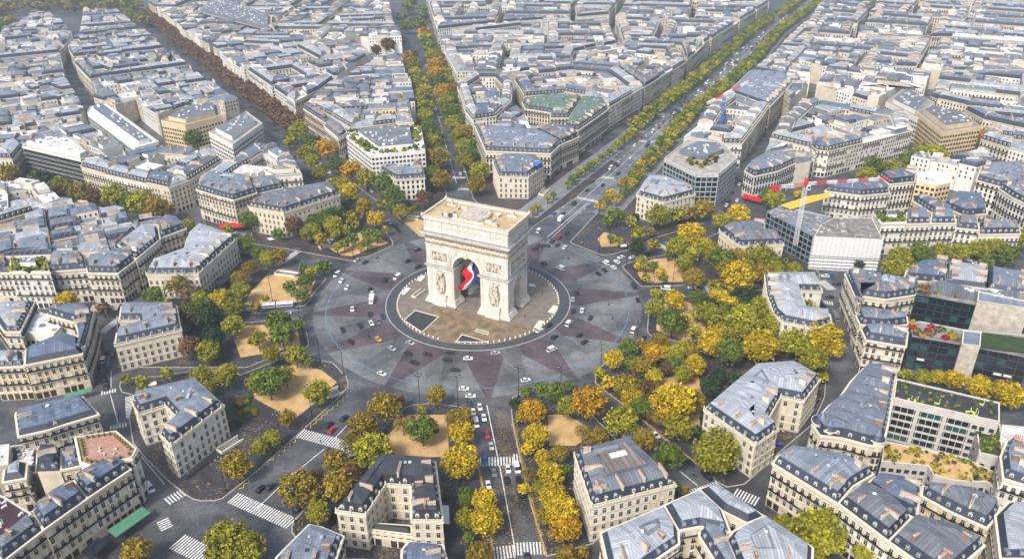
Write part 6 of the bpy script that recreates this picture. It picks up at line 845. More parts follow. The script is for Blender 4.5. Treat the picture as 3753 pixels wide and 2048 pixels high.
# street rows at blocks nobody traced, behind the frame's corners, are left out on purpose
vis = [h for h in HOUSES if inframe(h['c'][0], h['c'][1], 15, .0)]
vis.sort(key=lambda h: dist(*h['c']))
NIND = 300-len(BL)
for i, h in enumerate(vis): h['ind'] = i < NIND
for h in HOUSES:
    if not inframe(h['c'][0], h['c'][1], 15, .12): h['skip'] = True
stuffW = MB()
byblock = {}
for h in HOUSES:
    if h.get('skip'): continue
    R_ = random.Random(h['seed']); D = dist(*h['c']); far = D > 700
    wb, rb, ch = row_house(*h['q'][:4], h['q'][4], R_, far, D, random.Random(h['q'][5])) if h['t'] == 'row' else cell_house(h['p'], h['H'], R_, far, D)
    if h.get('ind'):
        cx, cy = h['c']; r = root('building', (cx, cy, 0), 'x', 'building', 'houses filling the city blocks'); h['o'] = r
        T_ = Matrix.Translation((-cx, -cy, 0)); fd = 0
        if h['t'] == 'row': fd = math.atan2(h['q'][1][1]-h['q'][0][1], h['q'][1][0]-h['q'][0][0])
        for bb, nme in ((wb, 'wall'), (rb, 'roof')):
            bb.v = [(x-cx, y-cy, z) for x, y, z in bb.v]; o = bb.obj(nme, r, fd)
        for cb in ch: cb.v = [(x-cx, y-cy, z) for x, y, z in cb.v]; cb.obj('chimney', o)
        h['desc'] = ('%s %s' % ({'stone_white': 'white', 'stone_0': 'beige', 'stone_1': 'cream', 'stone_2': 'tan', 'stone_3': 'pale cream', 'stone_4': 'yellowish', 'stone_party': 'sandy'}.get(wb.names[0], 'cream'),
                     ('slate-and-zinc roofed' if 'slate' in rb.names else ('flat-roofed' if 'roof_white' in rb.names or 'roof_gravel' in rb.names else 'zinc-roofed'))))
        byblock.setdefault(h['bi'], []).append(h)
    else:
        stuffW.add(wb); stuffW.add(rb)
        for cb in ch: stuffW.add(cb)
tag(stuffW.obj('distant_houses'), 'hundreds of distant slate and zinc roofed houses fading into haze', 'houses', kind='stuff')
for bi, hs in byblock.items():
    hs.sort(key=lambda h: proj(*h['c'], 15)[1], reverse=True); nm = FI[bi][2]; k = max(1, round(math.sqrt(len(hs)/2.2))); per = math.ceil(len(hs)/k)
    for r_ in range(k):
        row = sorted(hs[r_*per:(r_+1)*per], key=lambda h: h['c'][0])
        for i, h in enumerate(row):
            h['o']['label'] = '%s house, %s in row %d, %s' % (h['desc'], ordn(i), r_+1, nm)
# ---------------------------------------------------------------- trees
def crown_mesh(name, leaf, seed, n=3600, sparse=False, nb=64, ls=.05):
    rng = np.random.default_rng(seed); cs = []
    for k in range(nb):
        t = rng.uniform(0, 2*np.pi); ph = np.arccos(rng.uniform(-.6, .98)); rr = rng.uniform(.4, .92)
        cs.append((np.cos(t)*np.sin(ph)*rr, np.sin(t)*np.sin(ph)*rr, np.cos(ph)*rr*.92, rng.uniform(.09, .22), rng.uniform(.62, 1.3)))
    cs.append((0, 0, -.05, .4, .7)); cs = np.array(cs); w_ = cs[:, 3]**2; ci = rng.choice(len(cs), n, p=w_/w_.sum()); c = cs[ci]  # core clump toned darker: shade inside the crown put into leaf colour
    d = rng.normal(size=(n, 3)); d /= np.linalg.norm(d, axis=1)[:, None]; pos = c[:, :3]+d*c[:, 3:4]*rng.uniform(.8, 1.08, (n, 1))
    fr = rng.random(n) < .22; q_ = rng.normal(size=(n, 3)); q_ /= np.linalg.norm(q_, axis=1)[:, None]; q_ *= rng.uniform(.5, 1.0, (n, 1)); q_[:, 2] = np.maximum(q_[:, 2], -.55); pos[fr] = q_[fr]; d[fr] = q_[fr]; nr = d*.9+rng.normal(size=(n, 3))*.55; nr /= np.linalg.norm(nr, axis=1)[:, None]; a = np.cross(nr, rng.normal(size=(n, 3))); a /= np.linalg.norm(a, axis=1)[:, None]; b_ = np.cross(nr, a)
    s_ = (ls*rng.uniform(.6, 1.35, n))[:, None]
    v = np.stack([pos-a*s_-b_*s_*.8, pos+a*s_-b_*s_*.5, pos+a*s_*.8+b_*s_, pos-a*s_*.6+b_*s_*.9], 1).reshape(-1, 3)
    me = bpy.data.meshes.new(name); f = np.arange(4*n).reshape(-1, 4); me.from_pydata(v.tolist(), [], f.tolist()); me.materials.append(MT['leaf_'+leaf])
    tone(me, random.Random(seed), c[:, 4]); return me, v, f
def trunk_mesh(seed, sparse=False):
    R_ = random.Random(seed); b = MB(); b.bar((0, 0, -1.15), (R_.uniform(-.05, .05), R_.uniform(-.05, .05), -.25), .045, 'bark', 6, .03)
    for k in range(7 if not sparse else 12):
        t = 6.283*k/7+R_.uniform(-.3, .3); r = R_.uniform(.4, .75); z = R_.uniform(-.1, .55); m = (math.cos(t)*r*.45, math.sin(t)*r*.45, z*.4-.05)
        b.bar((0, 0, -.3), m, .024, 'bark', 4, .014); b.bar(m, (math.cos(t)*r, math.sin(t)*r, z), .014, 'bark', 3, .005)
    return b.mesh('trunk')
CR_ = {k: [crown_mesh('crown', k, 11*i+j+3, n=(3600 if k != 's' else 1100))[0] for j in range(3 if k in 'yYgo' else 2)] for i, k in enumerate(LEAFC) if k != 'red'}
TRK = [trunk_mesh(s) for s in range(3)]; TRKS = trunk_mesh(9, True)
TREES = [(t[0], t[1], t[2]*1.1, t[3], None) for t in TR]
def row_trees(line, off_, sp, d0, cols, nm, skip=.1, start=0, stop=1e9, seed=1):
    R_ = random.Random(seed); s = 0
    for i in range(len(line)-1):
        a, c = line[i], line[i+1]; L = math.hypot(c[0]-a[0], c[1]-a[1]); ux, uy = (c[0]-a[0])/L, (c[1]-a[1])/L; t = (-s) % sp
        while t < L:
            ss = s+t
            if start <= ss <= stop and R_.random() > skip: TREES.append((a[0]+ux*t-uy*off_+R_.uniform(-.6, .6), a[1]+uy*t+ux*off_+R_.uniform(-.6, .6), d0*R_.uniform(.82, 1.15), R_.choice(cols), nm))
            t += sp
        s += L
for off_, nm, st_, sd_ in ((4, 'left kerb row of the widest avenue', 0, 1), (12, 'left inner row of the widest avenue', 200, 2)): row_trees(CL, off_, 7.5, 5.6, 'yygyg', nm, .06, st_, 140, seed=sd_); row_trees(CL, off_, 8, 7.8, 'yygyg', nm, .06, max(st_, 140), seed=sd_+20)
for off_, nm, st_, sd_ in ((-4, 'right kerb row of the widest avenue', 0, 3), (-11, 'right inner row of the widest avenue', 0, 4)): row_trees(CR, off_, 7, 6, 'yygoY', nm, .05, st_, 130, seed=sd_); row_trees(CR, off_, 8, 7.6, 'yygyg', nm, .1, 130, seed=sd_+20)
for o_, sd_ in ((-5, 5), (6, 6)): row_trees([(-163, 298), (-498, 850)], o_, 7, 10.5, 'RrRr', 'russet avenue at upper left', .05, seed=sd_)
R_ = random.Random(77)
for p in PARK:
    xs = [q[0] for q in p]; ys = [q[1] for q in p]; k = 0; A = abs(area(ccw(p)))
    for _ in range(int(A/70)):
        x, y = R_.uniform(min(xs), max(xs)), R_.uniform(min(ys), max(ys))
        if inside((x, y), p): TREES.append((x, y, R_.uniform(9, 14), R_.choice('goygro'), 'distant park'))
COLN = dict(y='yellow-green', Y='bright yellow', g='green', o='golden-brown', O='orange-yellow', d='dark green', r='reddish-brown', R='russet', s='thin half-bare')
ZONES = [((-75,-75),'lower-left gravel plot'),((-30,-122),'bottom-centre gravel plot'),((-52,-125),'wide lower-left avenue'),((45,-115),'plot right of the bottom avenue'),((12,-150),'bottom avenue'),((80,-85),'lower-right gravel wood'),((75,-130),'square cream mansion'),
 ((105,-60),'right-hand wood'),((110,-10),'right gravel plot'),((140,30),'mansion left of the scaffolding'),((85,45),'gravel plot near the parked white cars'),((75,75),'small gravel plot behind the arch'),((120,90),'glass office mansion'),((-95,-20),'left gravel plot'),((-75,30),'left gravel plot with stairway'),
 ((-60,75),'gravel plot left of the arch'),((-95,75),'long pale mansion'),((-150,-20),'tan mansion at left'),((-150,40),'cream mansion with white chimneys'),((-180,110),'street by the red awning'),((-220,130),'upper-left tree street'),((-90,140),'avenue left of the middle one'),((-20,160),'foot of the middle avenue'),
 ((-45,260),'middle avenue'),((-70,450),'upper middle avenue'),((-110,700),'top of the middle avenue'),((-120,200),'white roof-garden office'),((170,-80),'curved right street'),((210,20),'white sheeted building'),((260,25),'right tree-lined row'),((150,-150),'lower-right terrace'),((200,-100),'dark glass office'),((-75,-165),'bottom-left corner'),((280,150),'far right street'),((230,90),'crane street'),((180,0),'wedge-shaped block'),((-140,-130),'blue-roofed mansion')]
def zone(x, y): return min(ZONES, key=lambda z: (z[0][0]-x)**2+(z[0][1]-y)**2)[1]
TREES.sort(key=lambda t: proj(t[0], t[1], 6)[2]/max(3, t[2]))
ti = 0; grp = {}; far_t = MB(); farv = []; farf = []; farm = []; fart = []
LOW = {k: crown_mesh('crown_low', k, 90+i, n=210, ls=.17)[1] for i, k in enumerate(LEAFC) if k != 'red'}
lk = list(LOW)
for (x, y, d, c, nm) in TREES:
    zc = max(3.5, min(12, d*.5+2.2)); hs = d*.5
    if not inframe(x, y, zc, .06): continue
    if ti < 300 and inframe(x, y, zc, .0):
        ti += 1
        sz = 'small ' if d < 5 else ('large ' if d > 10.5 else '')
        r = root('tree', (x, y, 0), 'x', 'tree', None, R.random()*6.28)
        o = link('crown', R.choice(CR_[c]), r); o.location = (0, 0, zc); o.scale = (hs, hs, hs*.92)
        o = link('trunk', TRKS if c == 's' else R.choice(TRK), r); o.location = (0, 0, zc); o.scale = (hs, hs, zc/1.12)
        key = (sz+COLN[c]+' tree', nm or zone(x, y)); grp.setdefault(key, []).append((math.hypot(x, y), r))
    else:
        v = LOW[c]; a = R.random()*6.28; ca, sa = math.cos(a), math.sin(a); q = np.stack([v[:, 0]*ca-v[:, 1]*sa, v[:, 0]*sa+v[:, 1]*ca, v[:, 2]], 1)*(hs, hs, hs*.92)+(x, y, zc)
        farv.append(q); farm += [lk.index(c)]*(len(q)//4); far_t.bar((x, y, 0), (x, y, zc), .25, 'bark', 4)
for (desc, z), l_ in grp.items():
    l_.sort(key=lambda q: q[0])
    for i, (_, r) in enumerate(l_):
        r['label'] = '%s by the %s%s' % (desc, z, '' if len(l_) == 1 else ', %s out from the arch' % ordn(i)); r['group'] = 'autumn trees'
if farv:
    v = np.concatenate(farv); me = bpy.data.meshes.new('distant_trees'); me.from_pydata(v.tolist(), [], np.arange(len(v)).reshape(-1, 4).tolist())
    for k in lk: me.materials.append(MT['leaf_'+k])
    me.polygons.foreach_set('material_index', farm); tone(me, random.Random(3)); o = link('distant_trees', me); tag(o, 'distant autumn trees lining far avenues and the park', 'trees', kind='stuff')
    o2 = far_t.obj('trunk', o); tag(o2, kind='stuff')
# ---------------------------------------------------------------- the arch
arch = root('triumphal_arch', (0, 0, 0), 'huge pale carved stone triumphal arch in the middle of the roundabout', 'triumphal arch', None, RT)
X, Y = 22.9, 11.1
def bool_cut(me, cutters):
    o = bpy.data.objects.new('tmp', me); COL.objects.link(o)
    cs = []
    for c in cutters:
        q = bpy.data.objects.new('cut', c); COL.objects.link(q); cs.append(q); m = o.modifiers.new('b', 'BOOLEAN'); m.operation = 'DIFFERENCE'; m.object = q; m.solver = 'EXACT'
    dg = bpy.context.evaluated_depsgraph_get(); dg.update(); r = bpy.data.meshes.new_from_object(o.evaluated_get(dg))
    for q in cs+[o]: bpy.data.objects.remove(q)
    return r
def arch_prism(hw, spring, ln, axis, seg=20, z0=-1.0):
    pr = [(-hw, z0), (hw, z0)]+[(hw*math.cos(t), spring+hw*math.sin(t)) for t in np.linspace(0, math.pi, seg)]
    b = MB(); n = len(pr); f = (lambda u, z, s: (u, s, z)) if axis == 'y' else (lambda u, z, s: (s, u, z))
    b.v = [f(u, z, -ln) for u, z in pr]+[f(u, z, ln) for u, z in pr]; k = b.mi('arch_stone')
    b.f = [tuple(range(n-1, -1, -1)), tuple(range(n, 2*n))]+[(i, (i+1) % n, n+(i+1) % n, n+i) for i in range(n)]; b.m = [k]*len(b.f)
    if axis == 'y': b.f = [q[::-1] for q in b.f]
    me = b.mesh('cut'); 
    import bmesh
    bm = bmesh.new(); bm.from_mesh(me); bmesh.ops.recalc_face_normals(bm, faces=bm.faces); bm.to_mesh(me); bm.free(); return me
b = MB(); b.box((0, 0, 19), (2*X, 2*Y, 38), 0, 'arch_stone')
body = bool_cut(b.mesh('body'), [arch_prism(7.6, 22.2, 20, 'y'), arch_prism(4.4, 14.6, 40, 'x')])
ob = link('body', body, arch)
# re-do uvs for the cut body through the helper
def reuv(me):
    nf = len(me.polygons); nl = len(me.loops); nor = np.empty(nf*3, np.float32); me.polygons.foreach_get('normal', nor); nor = nor.reshape(-1, 3); tot = np.empty(nf, np.int32); me.polygons.foreach_get('loop_total', tot)
    vi = np.empty(nl, np.int32); me.loops.foreach_get('vertex_index', vi); co = np.empty(len(me.vertices)*3, np.float32); me.vertices.foreach_get('co', co); co = co.reshape(-1, 3)
    t = np.stack([-nor[:, 1], nor[:, 0], 0*nor[:, 0]], 1); ln = np.linalg.norm(t, axis=1); t[ln < .03] = (1, 0, 0); ln[ln < .03] = 1; t /= ln[:, None]; b_ = np.cross(nor, t); li = np.repeat(np.arange(nf), tot); pc = co[vi]
    uvs = np.stack([(pc*t[li]).sum(1), (pc*b_[li]).sum(1)], 1).astype(np.float32)
    uv = me.uv_layers.get('UVMap') or me.uv_layers.new(name='UVMap'); uv.data.foreach_set('uv', uvs.ravel())
reuv(body)
def ringbox(b, hx, hy, z0, z1, m='arch_stone', top=True): b.prism([(-hx,-hy),(hx,-hy),(hx,hy),(-hx,hy)], z0, z1, m, top=m if top else None, bottom=True)
# stepped plinths of the four piers
b = MB()
for sx in (-1, 1):
    for sy in (-1, 1):
        x0, x1 = 7.6, X; y0, y1 = 4.4, Y
        for o_, h in ((1.5, .9), (1.1, 1.9), (.7, 3.0), (.35, 3.5)):
            b.box((sx*(x0+x1)/2, sy*(y0+y1)/2, h/2+.05), (x1-x0+2*o_, y1-y0+2*o_, h), 0, 'arch_stone')
b.obj('plinth', arch)
b = MB()   # impost cornice on the piers
for sx in (-1, 1):
    for z0, z1, o_ in ((20.7, 21.2, .35), (21.2, 21.7, .8), (21.7, 22.0, 1.05), (22.0, 22.08, 1.0)):
        xx0, xx1 = 7.6-o_, X+o_; b.box((sx*(xx0+xx1)/2, 0, (z0+z1)/2), (xx1-xx0, 2*Y+2*o_, z1-z0), 0, 'arch_stone' if z0 < 22 else 'arch_dark')
b.obj('impost_cornice', arch)
b = MB()
for z0, z1, o_ in ((33.0, 33.5, .3), (37.6, 38.4, .5), (38.4, 39.2, 1.1), (39.2, 39.9, 1.9), (39.9, 40.3, 2.2)): ringbox(b, X+o_, Y+o_, z0, z1)
ringbox(b, X+2.15, Y+2.15, 40.3, 40.42, 'arch_dark')
for side in range(4):   # dentils
    L, h = (2*X+2, Y+1.45) if side % 2 == 0 else (2*Y+2, X+1.45)
    for k in range(int(L/1.1)):
        t = -L/2+(k+.5)*L/int(L/1.1); p = [(t, -h), (h, t), (t, h), (-h, t)][side]; b.box((p[0], p[1], 38.75), (.5, .5, .85), 0, 'arch_relief')
b.obj('main_cornice', arch)
b = MB(); ringbox(b, X+.35, Y+.35, 40.3, 41.6); ringbox(b, X+.1, Y+.1, 41.6, 46.3); ringbox(b, X+.5, Y+.5, 46.3, 46.9); ringbox(b, X+.9, Y+.9, 46.9, 47.4, top=True)
for side in range(4):   # pilasters and shields
    L, h = (2*X, Y+.1) if side % 2 == 0 else (2*Y, X+.1); n = 15 if side % 2 == 0 else 7
    for k in range(n+1):
        t = -L/2+.45+k*(L-.9)/n; p = [(t, -h), (h, t), (t, h), (-h, t)][side]; b.box((p[0], p[1], 43.9), (.9 if side % 2 == 0 else .5, .5 if side % 2 == 0 else .9, 4.5), 0, 'arch_stone')
at_ob = b.obj('attic', arch)
b = MB()
for side in range(4):
    L, h = (2*X, Y+.1) if side % 2 == 0 else (2*Y, X+.1); n = 15 if side % 2 == 0 else 7
    for k in range(n):
        t = -L/2+.45+(k+.5)*(L-.9)/n; p = [(t, -h-.05), (h+.05, t), (t, h+.05), (-h-.05, t)][side]; r = (.95, .28, .95) if side % 2 == 0 else (.28, .95, .95); b.blob((p[0], p[1], 44), r, 'arch_relief', 0, 10, 6)
b.obj('shield', at_ob); tag(bpy.data.objects['shield'], kind='stuff')
b = MB()   # crest of the parapet
for side in range(4):
    L, h = (2*X+1, Y+.6) if side % 2 == 0 else (2*Y+1, X+.6); n = int(L/.95)
    p = [(0, -h), (h, 0), (0, h), (-h, 0)][side]; b.box((p[0], p[1], 47.8), (L+.4, .4, .8) if side % 2 == 0 else (.4, L+.4, .8), 0, 'arch_stone')
    for k in range(n):
        t = -L/2+(k+.5)*L/n; p = [(t, -h), (h, t), (t, h), (-h, t)][side]; b.blob((p[0], p[1], 48.5), (.36, .3, .75), 'arch_relief', 0, 6, 4)
for sx in (-1, 1):
    for sy in (-1, 1): b.blob((sx*(X+.6), sy*(Y+.6), 48.8), (.8, .8, 1.1), 'arch_relief', 0, 8, 6)
b.obj('parapet', arch)
# roof terrace
b = MB(); b.face([(-X,-Y,47.46),(X,-Y,47.46),(X,Y,47.46),(-X,Y,47.46)], 'arch_deck')
for z0, z1, r in ((47.4, 48.7, 7.7), (48.7, 49.0, 7.2), (49.0, 49.35, 5.6), (49.35, 49.7, 3.4)): b.cyl((0, .5), r, z0, z1, 'arch_disc', 40)
for k in range(36): t = k*math.pi/18; b.box((6.3*math.cos(t), .5+6.3*math.sin(t), 49.05), (1.3, .22, .1), t, 'arch_relief')
b.obj('roof_terrace', arch)
for sx in (-1, 1):
    for x, y, z, a_, c_, h in ((9.6,-4.6,48.1,3.6,.5,1.5),(11.3,-2.6,48.1,.5,4.5,1.5),(9.6,5.6,48.1,3.6,.5,1.5),(11.3,3.8,48.1,.5,4,1.5),(17,6.4,47.9,5,1.0,.8)): b = MB(); b.box((sx*x, y, z), (a_, c_, h), 0, 'arch_stone'); b.obj('roof_wall', arch)
    b = MB(); b.box((sx*13.5, -6.2, 47.9), (3.4, 1.3, .9), .1, 'concrete'); b.box((sx*13.8, -6.2, 48.6), (2.6, .7, .6), .1, 'skylight'); b.obj('roof_light', arch)
    for sy in (-1, 1): b = MB(); b.cyl((sx*(16.2+sy), sy*7.4), .75, 47.4, 49.6, 'concrete', 12); b.cyl((sx*(16.2+sy), sy*7.4), .9, 49.6, 49.9, 'arch_disc', 12); b.obj('roof_drum', arch)
for c_, sz, m in (((0,-7.9,47.9),(17,.5,1.0),'arch_stone'),((0,-6.4,48.0),(2.2,1.8,1.2),'arch_dark'),((-11,-5.9,48.3),(1.6,1.6,1.6),'glass_teal')): b = MB(); b.box(c_, sz, 0, m); b.obj('roof_hatch', arch)
# carved figures
def figure(b, x, z, y, s, R_, axis, sgn):
    f = (lambda u, d, z_: (u, sgn*d, z_)) if axis == 'y' else (lambda u, d, z_: (sgn*d, u, z_))
    lean = R_.gauss(0, .25)
    def rr(a, d, h): return (a, d, h) if axis == 'y' else (d, a, h)
    b.blob(f(x, y, z), rr(.42*s, .36*s, .8*s), 'arch_relief', 0, 6, 4); b.blob(f(x+lean*s, y+.12*s, z+1.05*s), rr(.26*s, .26*s, .32*s), 'arch_relief', 0, 6, 4)
    a = f(x, y+.2*s, z+.45*s); c = f(x+R_.uniform(-1, 1)*s, y+.35*s, z+R_.uniform(-.3, 1.2)*s); b.bar(a, c, .14*s, 'arch_relief', 4, .09*s)
    a = f(x, y, z-.5*s); c = f(x+R_.uniform(-.5, .5)*s, y+.15*s, z-1.3*s); b.bar(a, c, .2*s, 'arch_relief', 4, .13*s)
R_ = random.Random(5)
for sx in (-1, 1):
    for sy in (-1, 1):   # high relief groups on pedestals
        b = MB(); cx = sx*15.25
        for k in range(64):
            z = R_.uniform(6.6, 18.4); w_ = 2.75*math.sqrt(max(.1, 1-((z-11.5)/8.2)**2)); s_ = R_.uniform(.7, 1.25); figure(b, cx+R_.uniform(-w_, w_)*.85, z, Y+R_.uniform(.0, 1.0), s_, R_, 'y', sy)
        for k in range(2): s__ = -1 if k else 1; b.bar((cx+s__*.8, sy*(Y+.7), 17.5), (cx+s__*3.0, sy*(Y+.3), 19.4), .35, 'arch_relief', 5, .12)
        b.blob((cx, sy*(Y+.1), 12), (3.1, .45, 7.4), 'arch_relief_shade', 0, 14, 8)
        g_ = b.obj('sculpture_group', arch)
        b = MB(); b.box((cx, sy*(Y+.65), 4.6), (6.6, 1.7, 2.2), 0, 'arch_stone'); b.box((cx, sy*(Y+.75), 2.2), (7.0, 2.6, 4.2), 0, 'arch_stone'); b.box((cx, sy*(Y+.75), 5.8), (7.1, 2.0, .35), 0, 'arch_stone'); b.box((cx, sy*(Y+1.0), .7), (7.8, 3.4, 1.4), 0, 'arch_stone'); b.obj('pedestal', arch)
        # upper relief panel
        b = MB(); b.box((cx, sy*(Y+.04), 27.1), (10, .12, 6.0), 0, 'arch_stone'); b.box((cx, sy*(Y+.02), 27.1), (8.4, .25, 4.6), 0, 'arch_relief_shade')
        for zz in (23.9, 30.3): b.box((cx, sy*(Y+.15), zz), (10.6, .35, .45), 0, 'arch_stone')
        for xx in (-5.2, 5.2): b.box((cx+xx, sy*(Y+.15), 27.1), (.45, .35, 6.4), 0, 'arch_stone')
        for k in range(46): figure(b, cx+R_.uniform(-3.9, 3.9), R_.uniform(25.4, 28.6), Y+.1, R_.uniform(.55, .8), R_, 'y', sy)
        b.obj('relief_panel', arch)
    b = MB(); b.box((sx*(X+.02), 0, 27.1), (.25, 15.4, 4.6), 0, 'arch_relief_shade')
    for zz in (23.9, 30.3): b.box((sx*(X+.15), 0, zz), (.35, 17.6, .45), 0, 'arch_stone')
    for yy in (-8.7, 8.7): b.box((sx*(X+.15), yy, 27.1), (.35, .45, 6.4), 0, 'arch_stone')
    for k in range(80): figure(b, R_.uniform(-7.3, 7.3), R_.uniform(25.4, 28.6), X+.1, R_.uniform(.55, .8), R_, 'x', sx)
    b.obj('relief_panel', arch)
b = MB()
for sy in (-1, 1):
    b.box((0, sy*(Y+.05), 35.5), (2*X, .2, 3.8), 0, 'arch_relief_shade')
    for k in range(110): figure(b, -X+.4+k*(2*X-.8)/109, 35.4+R_.uniform(-.3, .3), Y+.15, .85, R_, 'y', sy)
    b.box((R_.uniform(-.01, .01), sy*(X*0), 35.5), (.01, .01, .01), 0, 'arch_relief')
for sx in (-1, 1):
    b.box((sx*(X+.05), 0, 35.5), (.2, 2*Y, 3.8), 0, 'arch_relief_shade')
    for k in range(54): figure(b, -Y+.4+k*(2*Y-.8)/53, 35.4+R_.uniform(-.3, .3), X+.15, .85, R_, 'x', sx)
b.obj('frieze', arch)
b = MB()   # archivolts, spandrel figures and keystones
for sy in (-1, 1):
    for r0, r1, dp in ((7.6, 8.3, .35), (8.3, 9.1, .2)):
        for k in range(24):
            t0, t1 = math.pi*k/24, math.pi*(k+1)/24; q = [(r*math.cos(t), 22.2+r*math.sin(t)) for r, t in ((r0, t0), (r1, t0), (r1, t1), (r0, t1))]
            y0 = sy*(Y+dp); f = [(x, y0, z) for x, z in q]; b.face(f if sy < 0 else f[::-1], 'arch_stone'); 
            b.face([(q[1][0], y0, q[1][1]), (q[1][0], sy*Y, q[1][1]), (q[2][0], sy*Y, q[2][1]), (q[2][0], y0, q[2][1])], 'arch_stone')
            b.face([(q[0][0], y0, q[0][1]), (q[3][0], y0, q[3][1]), (q[3][0], sy*Y, q[3][1]), (q[0][0], sy*Y, q[0][1])], 'arch_stone')
    b.box((0, sy*(Y+.5), 30.6), (1.7, 1.1, 2.6), 0, 'arch_relief')
    for s__ in (-1, 1):
        for k in range(12): u = R_.uniform(0, 1); figure(b, s__*(4.6+u*4.2), 30.9-u*u*4.6+R_.uniform(-.4, .8), Y+.1, .9, R_, 'y', sy)
        b.box((s__*9.35, sy*(Y+.1), 27), (.4, .25, 9.5), 0, 'arch_stone')
for sx in (-1, 1):
    for k in range(16):
        t0, t1 = math.pi*k/16, math.pi*(k+1)/16; q = [(r*math.cos(t), 14.6+r*math.sin(t)) for r, t in ((4.4, t0), (5.2, t0), (5.2, t1), (4.4, t1))]; x0 = sx*(X+.25); f = [(x0, y, z) for y, z in q]; b.face(f if sx > 0 else f[::-1], 'arch_stone')
        b.face([(x0, *q[1]), (sx*X, *q[1]), (sx*X, *q[2]), (x0, *q[2])], 'arch_stone')
    b.box((sx*(X+.3), 0, 19.6), (.7, 1.1, 1.6), 0, 'arch_relief')
b.obj('archivolt', arch)
for sx in (-1, 1):
    b = MB(); b.box((sx*14.5, 4.55, 6), (3, .3, 9), 0, 'arch_dark'); b.obj('door', arch); b = MB(); b.box((sx*(7.45), 0, 7), (.25, 5.5, 13), 0, 'glass_teal'); b.obj('glazed_screen', arch)
# flag hung in the vault
fr = root('flag', (0, 0, 0), 'large blue white red flag hanging from the vault of the arch', 'flag', None, RT)
def interp(v, tab):
    for (v0, a0), (v1, a1) in zip(tab, tab[1:]):
        if v <= v1: t = (v-v0)/(v1-v0); t = t*t*(3-2*t); return a0+(a1-a0)*t
    return tab[-1][1]
b = MB(); NV, NU = 42, 24
def fpt(u, v):
    a = v*(len(FLAG)-1); k = min(int(a), len(FLAG)-2); t = a-k; t = t*t*(3-2*t); w_ = u*3; j = min(int(w_), 2); f = w_-j
    x, z = [(FLAG[k][j][i]*(1-f)+FLAG[k][j+1][i]*f)*(1-t)+(FLAG[k+1][j][i]*(1-f)+FLAG[k+1][j+1][i]*f)*t for i in (0, 1)]
    return (x, -3.0-3*min(1, v*4)+.45*math.sin(u*16+v*5)+.3*math.sin(v*12+u*5), z)
b.v = [fpt(i/NU, j/NV) for j in range(NV+1) for i in range(NU+1)]
for j in range(NV):
    for i in range(NU): b.f.append((j*(NU+1)+i, (j+1)*(NU+1)+i, (j+1)*(NU+1)+i+1, j*(NU+1)+i+1)); b.m.append(b.mi('flag_red' if i < NU/3 else ('flag_white' if i < 2*NU/3 else 'flag_blue')))
o = b.obj('cloth', fr, smooth=True); s_ = o.modifiers.new('thick', 'SOLIDIFY'); s_.thickness = .06
x_, z_ = FLAG[0][2]; b = MB(); b.bar((x_, -3, z_), (0, -3, 29.6), .08, 'iron'); b.bar((FLAG[0][0][0], -3, FLAG[0][0][1]), (FLAG[0][3][0], -3, FLAG[0][3][1]), .1, 'iron'); b.obj('hanging_bar', fr)
# ---------------------------------------------------------------- things on the island
b = MB(); b.cyl((0, 0), .42, 0, .75, 'trim', 8, .34); b.cyl((0, 0), .46, .75, .95, 'trim', 8, .3); bm_ = b.mesh('bollard')
n = 96
for k in range(n):
    t = 6.2832*k/n; a = math.degrees(t) % 360
    if 246 < a < 257 or 346 < a < 351: continue
    o = link('bollard', bm_); o.location = (41.7*math.cos(t), 41.7*math.sin(t), .16); tag(o, 'pale stone bollard in the ring round the island edge', 'bollard', 'bollards around the arch island')
def quad_patch(pts, z, m, name, label, cat=None, border='trim'):
    q = ccw(pts); c = cen(q); L = [(x-c[0], y-c[1]) for x, y in q]; r = root(name, (c[0], c[1], z), label, cat or name.replace('_', ' '))
    b = MB(); b.face([(x, y, .06) for x, y in L], m); b.obj('panel', r); o_ = offset(L, -.45); b = MB(); b.prism(o_, 0, .3, border)
    for i in range(len(L)): j = (i+1) % len(L); b.face([(*o_[i], .3), (*o_[j], .3), (*L[j], .3), (*L[i], .3)], border); b.face([(*L[i], .3), (*L[j], .3), (*L[j], .05), (*L[i], .05)], border)
    b.obj('border', r); return r
for pts, m, nm, lb in POOL: quad_patch(pts, .17, m, nm, lb)
